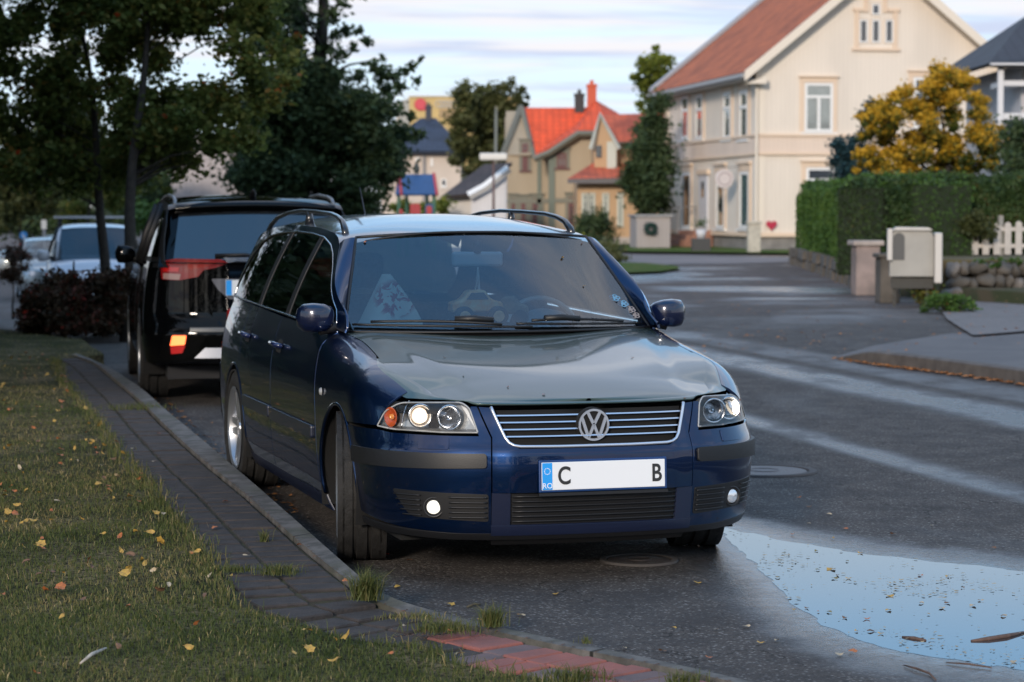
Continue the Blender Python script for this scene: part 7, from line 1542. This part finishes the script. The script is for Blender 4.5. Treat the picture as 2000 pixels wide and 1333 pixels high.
# street lamp
D = 88; e = empty('street_lamp', (wx(964, D), D, 0)); tag(e, 'street lamp with a flat pale head in front of the tan house', 'street lamp'); b = MB(); b.tube([(0, 0, 0), (0, 0, wz(315, D))], [.06, .045], 8); b.obj('pole', mat('lamp_pole_brown', (.12, .075, .07), rough=.6), e, True)
b = MB(); b.box(wx(937, D)-wx(964, D), wx(991, D)-wx(964, D), -.2, .2, wz(314, D), wz(300, D)); bevel(b.obj('lamp_head', mat('lamp_head_pale', (.60, .58, .54), rough=.5), e), .06, 3)
# road signs far left
D = 58; e = empty('road_sign', (wx(47, D), D, terrain(wx(47, D), D))); tag(e, 'round blue road sign above a yellow one, at the far left', 'road sign'); oz = terrain(wx(47, D), D)
b = MB(); b.tube([(0, .02, 0), (0, .02, wz(455, D)-oz)], .03, 6); b.obj('post', mat('rail_grey'), e, True)
b = MB(); b.lathe([(.001, -.015), (7.5/CAM_F*D, -.015), (7.5/CAM_F*D, .005)], 24, Matrix.Translation((0, 0, wz(460, D)-oz)) @ Matrix.Rotation(math.pi/2, 4, 'Z')); b.obj('blue_disc', mat('sign_blue', (.02, .22, .55), rough=.4), e)
b = MB(); b.prism([(-.035, -.03, wz(456, D)-oz+.02), (.0, -.03, wz(458, D)-oz), (.05, -.03, wz(464, D)-oz-.02), (.01, -.03, wz(464, D)-oz-.02)], (0, -.005, 0)); b.obj('white_arrow', white_p, e)
b = MB(); b.lathe([(.001, -.015), (5/CAM_F*D, -.015), (5/CAM_F*D, .005)], 20, Matrix.Translation((wx(1001, D), -.02, wz(473, D)-oz)) @ Matrix.Rotation(math.pi/2, 4, 'Z')); b.obj('yellow_disc', mat('sign_yellow', (.70, .42, .02), rough=.4), e)
D = 62; oz = terrain(wx(87, D), D); e = empty('road_sign', (wx(87, D), D, oz)); tag(e, 'small white rectangular sign above the silver car', 'road sign'); b = MB(); b.tube([(0, .02, 0), (0, .02, wz(432, D)-oz)], .03, 6); b.obj('post', mat('rail_grey'), e, True); b = MB(); b.box(-.07, .07, -.01, .01, wz(448, D)-oz, wz(430, D)-oz); b.obj('plate', mat('sign_white', (.70, .66, .60), rough=.5), e)
# manhole covers
for (px_, py_, r_, lb_) in ((1492, 922, .30, 'round iron manhole cover in the road behind the right front corner of the blue car'), (1248, 1097, .165, 'dark round drain cover in front of the blue car, near its right wheel')):
    g_ = gp(px_, py_); e = empty('manhole_cover', (g_.x, g_.y, .003)); tag(e, lb_, 'manhole cover'); iron = mat('cast_iron', (.09, .08, .078), rough=.5, metal=.5, bump=.3, bscale=60)
    b = MB(); b.lathe([(.001, .006), (r_*.8, .006), (r_*.82, .001)], 32, Matrix.Rotation(-math.pi/2, 4, 'Y')); b.obj('lid', iron, e); b = MB(); b.lathe([(r_*.84, .001), (r_*.86, .010), (r_, .010), (r_*1.02, .0)], 36, Matrix.Rotation(-math.pi/2, 4, 'Y')); b.obj('ring', mat('iron_worn', (.06, .054, .052), rough=.85), e)
    b = MB(); [b.lathe([(r_*k_, .006), (r_*(k_+.03), .011), (r_*(k_+.06), .006)], 28, Matrix.Rotation(-math.pi/2, 4, 'Y')) for k_ in (.25,)]; b.obj('ridge', iron, e)

# ---- tufts of grass and weeds on the paving
def tuft(label, px, py, z, r, h_, n, sp=1.0, vals=.35, cat='weed', name='weed_tuft'):
    c = gp(px, py, z); e_ = np.array([(random.gauss(0, r*sp), random.gauss(0, r*.6), 0) for _ in range(n)]); o = blades(name, e_, h_, .0016, GRASS, np.clip(nrng.normal(vals, .12, n), 0, 1), lean=.75); o.location = c; tag(o, label, cat)
tuft('bushy green weed growing over the kerb beside the front left tyre', 716, 1172, .08, .022, .125, 420)
tuft('feathery weed in the joint of the dark paving', 543, 1122, .10, .045, .05, 240)
tuft('small weed in the paving left of the feathery one', 457, 1117, .10, .04, .035, 160)
tuft('thin weed sprouting from the paving joint, farther up', 516, 1060, .10, .012, .07, 50)
tuft('grass tuft on the kerb in front of the red bricks, left part', 868, 1235, .05, .055, .055, 330)
tuft('taller grass tuft on the kerb beside the yellow leaf', 962, 1224, .05, .022, .085, 240)
tuft('flat dry clump on the paving beneath the kerb tufts', 810, 1208, .05, .06, .025, 200, vals=.5)
tuft('weed clump on the paving far up beside the kerb', 262, 800, .105, .12, .06, 260)
tuft('small green sprout at the edge of the kerb by the red bricks', 1142, 1257, .05, .012, .030, 26)
tuft('grass tuft growing over the red bricks at the bottom edge', 1120, 1333, .05, .05, .06, 300)
tuft('second grass tuft over the red bricks, farther right', 1335, 1338, .05, .03, .05, 160)

# ---- fallen leaves
def leaf_mesh(kind, seed):
    rg = random.Random(seed); n = 12; out = []
    for i in range(n):
        t = 2*math.pi*i/n; r = (.5+.16*(i % 2)) if kind == 'maple' else .5*(1-.25*abs(math.sin(t)))+.1*max(0, math.cos(t))
        x, y = r*math.cos(t)*1.15, r*math.sin(t)*(.8 if kind == 'birch' else 1)
        out.append((x, y, .10*math.sin(t*2+seed)+.10*x*x+.06*rg.uniform(-1, 1)))
    V = [(0, 0, -.02)]+out; F = [(0, 1+i, 1+(i+1) % n) for i in range(n)]
    V += [(.5, -.02, .0), (1.0, .03, .06), (1.0, .06, .06), (.5, .02, .0)]; k = 1+n; F.append((k, k+1, k+2, k+3)); return V, F
LM = {'yellow': mat('leaf_yellow', (.46, .29, .05), rough=.6, col2=(.30, .17, .04), scale=3), 'orange': mat('leaf_orange', (.42, .13, .03), rough=.6, col2=(.28, .09, .03), scale=3), 'brown': mat('leaf_brown', (.17, .085, .045), rough=.7, col2=(.10, .055, .03), scale=3), 'pale': mat('leaf_pale', (.48, .38, .25), rough=.6, col2=(.33, .25, .15), scale=3), 'red': mat('leaf_red', (.40, .03, .02), rough=.6), 'olive': mat('leaf_olive', (.16, .13, .03), rough=.6)}
LEAFM = {}
for cn, m_ in LM.items():
    for s_ in range(3):
        V, F = leaf_mesh('maple' if s_ == 1 else 'birch', s_+len(cn)); me = bpy.data.meshes.new('leaf_'+cn); me.from_pydata(V, [], F); me.materials.append(m_); LEAFM[cn, s_] = me
def leaf(p, size, colr, label, group, tilt=.25, name='fallen_leaf'):
    size *= 1.25 if 'puddle' in label else (1.0 if 'windscreen' in label else 1.0)
    o = bpy.data.objects.new(name, LEAFM[colr, random.randrange(3)]); C.objects.link(o); o.location = p; o.scale = (size,)*3; o.rotation_euler = (random.gauss(0, tilt), random.gauss(0, tilt), random.uniform(0, 6.28)); tag(o, label, 'leaf', group); return o
NM = {'yellow': 'yellow', 'orange': 'orange', 'brown': 'brown', 'pale': 'pale tan', 'red': 'red', 'olive': 'olive'}
def wl(ch): return random.choices([c[0] for c in ch], [c[1] for c in ch])[0]
lawn_px = [(160, 1020), (138, 905), (185, 880), (117, 637), (190, 890), (200, 915), (80, 1070), (78, 1072), (112, 985), (150, 905), (205, 875), (385, 1085), (283, 1110), (243, 1128), (90, 1160), (120, 1160), (118, 1155), (50, 1025), (40, 1030), (30, 1010), (200, 1050), (265, 1045), (312, 1160), (250, 1193), (120, 1215), (372, 1275), (387, 1225), (400, 1172), (72, 1325), (232, 1272), (600, 1240), (655, 1258), (605, 1277), (573, 1282), (676, 1250), (760, 1288), (650, 1300), (295, 1047), (320, 1010), (20, 875), (5, 1170), (75, 1130), (160, 1180), (180, 1115), (330, 1150), (305, 1008), (100, 1005), (170, 848), (45, 930)]
for i, (a, b_) in enumerate(lawn_px):
    g_ = gp(a, b_, .12); c_ = wl([('yellow', 5), ('orange', 3), ('brown', 1.5), ('pale', 1)]); leaf(g_+Vector((0, 0, .018)), random.uniform(.020, .032), c_, f'{NM[c_]} fallen leaf lying on the foreground lawn', f'{NM[c_]} leaves on the lawn', .45)
k = 0
while k < 120:
    y = random.uniform(8.5, 22); x = random.uniform(-5, -1); 
    if abs(x) > y*.225 or not in_poly(x, y): continue
    k += 1; c_ = wl([('yellow', 4), ('orange', 4), ('brown', 3), ('pale', .7)]); leaf(Vector((x, y, lawn_z(x, y)+.02)), random.uniform(.020, .034), c_, f'{NM[c_]} fallen leaf lying on the foreground lawn', f'{NM[c_]} leaves on the lawn', .45)
for (a, b_, c_) in ((843, 985, None), (880, 1184, 'yellow'), (1018, 1206, 'pale'), (1086, 1164, 'yellow'), (1316, 1231, 'yellow'), (1363, 1142, 'yellow'), (1458, 1228, 'pale'), (1517, 1255, 'pale'), (1398, 1234, 'pale'), (1384, 1289, 'orange'), (1485, 1260, 'yellow'), (1295, 1276, 'brown'), (1220, 1270, 'pale'), (755, 1087, 'red'), (800, 1098, 'brown'), (777, 1150, 'yellow'), (1665, 1277, 'orange'), (1640, 1283, 'pale'), (1548, 1047, 'orange'), (1627, 1055, 'yellow'), (1650, 1036, 'orange'), (1580, 993, 'brown'), (1745, 1046, 'brown'), (1820, 1030, 'pale'), (1940, 1074, 'brown'), (1580, 1026, 'pale'), (1620, 1008, 'pale'), (1560, 975, 'orange')):
    if c_ is None: continue
    leaf(gp(a, b_)+Vector((0, 0, .010)), random.uniform(.020, .028), c_, f'{NM[c_]} fallen leaf lying on the wet asphalt', f'{NM[c_]} leaves on the asphalt', .12)
for (a, b_, c_) in ((440, 983, 'orange'), (700, 1165, 'pale'), (585, 1069, 'orange'), (450, 1130, 'yellow'), (480, 1090, 'pale'), (790, 1228, 'pale'), (880, 1238, 'orange'), (898, 1283, 'pale'), (962, 1297, 'orange'), (675, 1140, 'orange'), (420, 1035, 'orange'), (300, 905, 'pale'), (260, 880, 'pale'), (310, 850, 'orange'), (937, 1216, 'yellow')):
    leaf(gp(a, b_, .105 if b_ < 1150 else .06)+Vector((0, 0, .012)), random.uniform(.018, .026), c_, f'{NM[c_]} fallen leaf on the dark paving beside the kerb', f'{NM[c_]} leaves on the paving', .2)
# floating in the puddle
for (a, b_, c_, s_) in ((1623, 1114, 'yellow', .026), (1657, 1132, 'yellow', .018), (1636, 1126, 'brown', .018), (1630, 1132, 'olive', .016), (1597, 1115, 'olive', .012), (1594, 1078, 'olive', .018), (1680, 1082, 'yellow', .018), (1655, 1098, 'olive', .014), (1798, 1126, 'orange', .014), (1850, 1128, 'yellow', .018), (1620, 1198, 'olive', .016), (1598, 1197, 'orange', .010), (1693, 1211, 'orange', .018), (1650, 1209, 'brown', .02), (1735, 1194, 'yellow', .016), (1738, 1166, 'yellow', .02), (1840, 1190, 'pale', .018), (1800, 1180, 'pale', .018), (1850, 1180, 'brown', .016), (1900, 1185, 'pale', .018), (1960, 1205, 'pale', .02), (1915, 1175, 'pale', .016), (1575, 1190, 'brown', .016), (1550, 1193, 'yellow', .014), (1700, 1235, 'brown', .02), (1672, 1235, 'yellow', .014), (1720, 1240, 'yellow', .016), (1980, 1295, 'pale', .024), (1760, 1135, 'yellow', .014), (1880, 1150, 'brown', .012), (1520, 1130, 'olive', .014), (1530, 1083, 'olive', .012), (1540, 1170, 'pale', .016)):
    leaf(gp(a, b_)+Vector((0, 0, .006)), s_, c_, f'{NM[c_]} leaf floating on the puddle', f'{NM[c_]} leaves floating on the puddle', .06)
# fine litter in the puddle and along the gutters (uncountable)
pp_ = [(p.x, p.y) for p in fine_]; V, F, k = [], [], 0
def chip(x, y, z_, s_, tl=.15):
    global k
    a_ = random.uniform(0, 6.28); l_, w_ = s_, s_*random.uniform(.2, .6); ux, uy = math.cos(a_), math.sin(a_); dz = random.uniform(0, tl)*s_
    V.extend([(x-ux*l_, y-uy*l_, z_), (x-uy*w_, y+ux*w_, z_+dz), (x+ux*l_, y+uy*l_, z_+dz*.5), (x+uy*w_, y-ux*w_, z_)]); F.append((k, k+1, k+2, k+3)); k += 4
while len(F) < 1000:
    x, y = random.uniform(1, 2.5), random.uniform(7.2, 10.6)
    if not in_poly(x, y, pp_) or random.random() > .05+1.6*max(0, noise.noise(Vector((x*2.6, y*1.5, 3)))-.05): continue
    chip(x, y, .0065, random.choice((.003, .005, .008, .013)))
tag(mobj('floating_litter', V, F, mat('litter_olive', (.30, .22, .11), rough=.7, var=.5, scale=40)), kind='stuff')
V, F, k = [], [], 0
for i in range(1500):
    t = random.random()**.8; p = rk[min(int((.08+.92*t)*(len(rk)-1)), len(rk)-2)]; chip(p.x+random.uniform(-.1, .1), p.y-abs(random.gauss(0, .045))-.02, .008+random.random()*.012, random.uniform(.014, .026), .6)
for i in range(500): x, y = random.uniform(-3, -.8), random.uniform(11, 20); xk = float(np.interp(y, [q.y for q in koR[::-1]], [q.x for q in koR[::-1]])); chip(xk+abs(random.gauss(0, .10))+.02, y, .006, random.uniform(.012, .025), .6)
for i in range(420): q = gp(random.uniform(1350, 2000), random.uniform(560, 700)); chip(q.x, q.y, .03 if q.x < 4.5 else .14, random.uniform(.015, .03), .5)
tag(mobj('gutter_leaves', V, F, mat('litter_orange', (.40, .16, .04), rough=.7, col2=(.18, .08, .03), scale=15)), kind='stuff')
V, F, k = [], [], 0
for i in range(1500): t = random.random(); i_ = int(t*(len(koR)-2)); p = koR[i_].lerp(kin[i_], 1.05+random.gauss(0, .12)); chip(p.x, p.y, p.z+.003, random.uniform(.003, .007), .4)
for i in range(500): q = gp(random.gauss(880, 45), random.gauss(1238, 6), .05); chip(q.x, q.y, .055, random.uniform(.003, .006), .5)
tag(mobj('seed_litter', V, F, mat('litter_rust', (.16, .055, .03), rough=.8, col2=(.07, .045, .02), scale=30)), kind='stuff')
# twigs
def twig(label, pts, r, colr=(.10, .06, .045)):
    c = Vector(pts[0]); e = MB(); e.tube([Vector(p)-c for p in pts], [r*.5]+[r]*(len(pts)-2)+[r*.6], 6); o = e.obj('twig', mat('twig_%d' % int(colr[0]*100), colr, rough=.8, var=.3, scale=30), None, True); o.location = c; tag(o, label, 'twig'); return o
twig('long dark stick lying in the puddle at the right edge', [gp(1897, 1254)+Vector((0, 0, .003)), gp(1930, 1251)+Vector((0, 0, .005)), gp(1965, 1246)+Vector((0, 0, .006)), gp(1999, 1238)+Vector((0, 0, .004))], .0085)
twig('short brown twig floating in the puddle', [gp(1762, 1246)+Vector((0, 0, .003)), gp(1785, 1249)+Vector((0, 0, .004)), gp(1808, 1253)+Vector((0, 0, .003))], .007)
twig('thin bent twig on the asphalt below the puddle', [gp(1765, 1303)+Vector((0, 0, .006)), gp(1790, 1312)+Vector((0, 0, .010)), gp(1815, 1320)+Vector((0, 0, .008)), gp(1828, 1332)+Vector((0, 0, .006))], .004)
twig('thin dark twig at the lower edge of the puddle', [gp(1848, 1298)+Vector((0, 0, .006)), gp(1890, 1303)+Vector((0, 0, .010)), gp(1937, 1308)+Vector((0, 0, .006))], .0035)
twig('pale broken stick lying on the lawn near the bottom left corner', [gp(157, 1309, .12)+Vector((0, 0, .02)), gp(180, 1297, .12)+Vector((0, 0, .03)), gp(207, 1282, .12)+Vector((0, 0, .025))], .006, (.42, .36, .29))
twig('small dark twig on the asphalt by the kerb', [gp(912, 1190)+Vector((0, 0, .008)), gp(925, 1186)+Vector((0, 0, .012)), gp(939, 1185)+Vector((0, 0, .008))], .006, (.06, .05, .03))

# ---- things in and on the blue car
ME = Matrix.Translation((.338, 9.1, 0)) @ Matrix.Rotation(R(16.2), 4, 'Z')
def incar(label, cat, name, x, y, z, rz=0.0): e = empty(name, ME @ Vector((x, y, z)), R(16.2)+rz); tag(e, label, cat); return e
e = incar('orange toy truck with big black wheels on the dashboard', 'toy', 'toy_truck', -.085, 1.50, .972)
org = mat('toy_orange', (.95, .40, .12), rough=.45, col2=(.85, .66, .36), scale=22, coat=.4); P = [(-.125, .055), (-.125, .10), (-.075, .115), (-.045, .155), (.030, .158), (.060, .115), (.115, .100), (.120, .055)]
b = MB(); b.prism([(x, -.045, z_) for x, z_ in P], (0, .10, 0)); bevel(b.obj('truck_body', org, e), .012, 3); b = MB(); b.prism([(x, -.048, z_) for x, z_ in [(-.060, .115), (-.036, .145), (.022, .146), (.044, .115)]], (0, .106, 0)); b.obj('truck_window', mat('toy_window', (.08, .10, .10), rough=.2), e)
b = MB(); b.box(-.12, .12, -.03, .04, .035, .055); b.obj('chassis', mat('toy_black', (.02, .02, .02), rough=.5), e)
for x_ in (-.075, .085):
    for y_ in (-.055, .05): w_ = empty('wheel', (x_, y_, .038), R(90), e); b = MB(); b.lathe([(.001, -.02), (.034, -.022), (.046, -.014), (.046, .014), (.034, .022), (.001, .02)], 20); b.obj('tyre', mat('toy_black'), w_, auto=R(40)); b = MB(); b.lathe([(.026, -.024), (.020, -.026), (.001, -.020)], 14); b.lathe([(.026, .024), (.020, .026), (.001, .020)], 14); b.obj('rim', mat('toy_rim', (.85, .52, .25), rough=.4), w_, True)
e = incar('second smaller dark toy truck beside the orange one', 'toy', 'toy_truck', .085, 1.53, .972, R(-20)); b = MB(); b.prism([(x*.7, -.04, z_*.8) for x, z_ in P], (0, .08, 0)); bevel(b.obj('truck_body', mat('toy_olive', (.30, .22, .12), rough=.5, col2=(.08, .07, .06), scale=20), e), .01, 3)
for x_ in (-.045, .05): b = MB(); b.lathe([(.001, -.055), (.034, -.055), (.036, -.03), (.036, .03), (.034, .055), (.001, .055)], 18, Matrix.Translation((x_, 0, .030)) @ Matrix.Rotation(R(90), 4, 'Z')); b.obj('wheel', mat('toy_black'), e, auto=R(40))
e = incar('pale cloth pennant with a dark red pattern behind the windscreen on the passenger side', 'pennant', 'pennant', -.46, 1.62, .965)
h = node_mat('pennant_cloth'); tcn = h.n('ShaderNodeTexCoord'); nz = h.noise(tcn.outputs['Object'], 16, 4, .6, .8); gx = h.n('ShaderNodeSeparateXYZ'); h.l(tcn.outputs['Object'], gx.inputs[0]); dd_ = h.math('ADD', h.math('POWER', h.math('DIVIDE', h.math('SUBTRACT', gx.outputs[0], .03), .10), 2.0), h.math('POWER', h.math('DIVIDE', h.math('SUBTRACT', gx.outputs[2], .12), .085), 2.0)); msk = h.math('MULTIPLY', h.step(nz, .46, .50), h.math('SUBTRACT', 1.0, h.step(dd_, .6, 1.3)))
h.l(h.mix(msk, (.55, .62, .56), (.28, .04, .06)), h.b.inputs['Base Color']); h.b.inputs['Roughness'].default_value = .9
rows = []
for i in range(9): t = i/8; zt_ = .235*t; xl_ = -.16+.13*t; xr_ = .155-.145*t**1.3; rows.append([Vector((xl_+(xr_-xl_)*j/8, .02*math.sin(j*1.1)*(1-t)+.05*t, zt_)) for j in range(9)])
surf_obj('cloth', rows, h.m, e)
e = incar('thin cords with a charm hanging from the rear-view mirror', 'hanging charm', 'mirror_charm', .0, 1.79, 1.225); b = MB(); b.tube([(0, 0, 0), (-.004, 0, -.06), (-.028, 0, -.20)], .0035, 5); b.obj('cord', mat('cord_pale', (.55, .55, .50), rough=.8), e); b = MB(); b.tube([(0.002, 0, 0), (.006, 0, -.06), (.012, 0, -.20)], .0035, 5); b.obj('cord', mat('cord_pale'), e); b = MB(); b.tube([(0, 0, 0), (.002, 0, -.10), (-.008, 0, -.21)], .003, 5); b.obj('cord', mat('cord_pale'), e); b = MB(); b.tube([(0, 0, -.045), (0, 0, -.065)], [.010, .008], 8); b.obj('knot', mat('cord_pale'), e)
def on_glass(u, v, h_=.004): return ME @ (EWS(u, v)+Vector((0, -.55, .83))*h_)
for i, (u, v) in enumerate(((.86, .30), (.90, .24), (.93, .18), (.935, .12))):
    o_ = on_glass(u, v, .003); nrm = (ME.to_3x3() @ Vector((0, -.55, .83))).normalized(); q = nrm.to_track_quat('Z', 'Y'); b = MB(); rg = random.Random(i)
    for j in range(5): a_ = j*1.256+i; b.lathe([(.008, 0), (.012, .0005), (.014, 0)], 10, Matrix.Translation((.014*math.cos(a_), .014*math.sin(a_), 0)) @ Matrix.Rotation(math.pi/2, 4, 'Y'))
    s_ = b.obj('windscreen_sticker', mat('sticker_blue', (.10, .24, .36), rough=.4) if i < 2 else mat('sticker_tan', (.24, .20, .18), rough=.4), None); s_.location = o_; s_.rotation_mode = 'QUATERNION'; s_.rotation_quaternion = q; tag(s_, 'looped pale sticker in the lower corner of the windscreen near the mirror', 'sticker', 'stickers in the windscreen corner')
for (u, v, c_) in ((.62, .72, 'yellow'), (.66, .42, 'yellow'), (-.93, .93, 'orange'), (.90, .90, 'orange')): leaf(on_glass(u, v, .006), .011, c_, f'tiny {NM[c_]} leaf scrap stuck on the windscreen', f'{NM[c_]} leaf scraps on the windscreen', .5)
# scraps on the bonnet
for (px_, py_, c_) in ((992, 757, 'orange'), (1062, 772, 'red'), (1358-20, 780, 'brown'), (868, 700, 'brown'), (905, 735, 'brown'), (1235, 700, 'brown')):
    r_ = ray(px_, py_); t_ = 9.55+(785-py_)*.012; p_ = Vector((r_.x*t_, r_.y*t_, CAM_H+r_.z*t_)); hit = None
    dg = bpy.context.evaluated_depsgraph_get(); ok, loc_, nr_, *_r = SC.ray_cast(dg, Vector((0, 0, CAM_H))+r_*7.5, r_.normalized())
    if ok: leaf(loc_+Vector((0, 0, .004)), .010, c_, f'tiny {NM[c_]} leaf scrap lying on the bonnet', f'{NM[c_]} scraps on the bonnet', .2)
shrub('grassy weeds on top of the boulder wall below the fence', 1960, 522, 130, 20, 1500, .05, LEAF_HEDGE, name='weeds', cat='weeds', d=37.5)
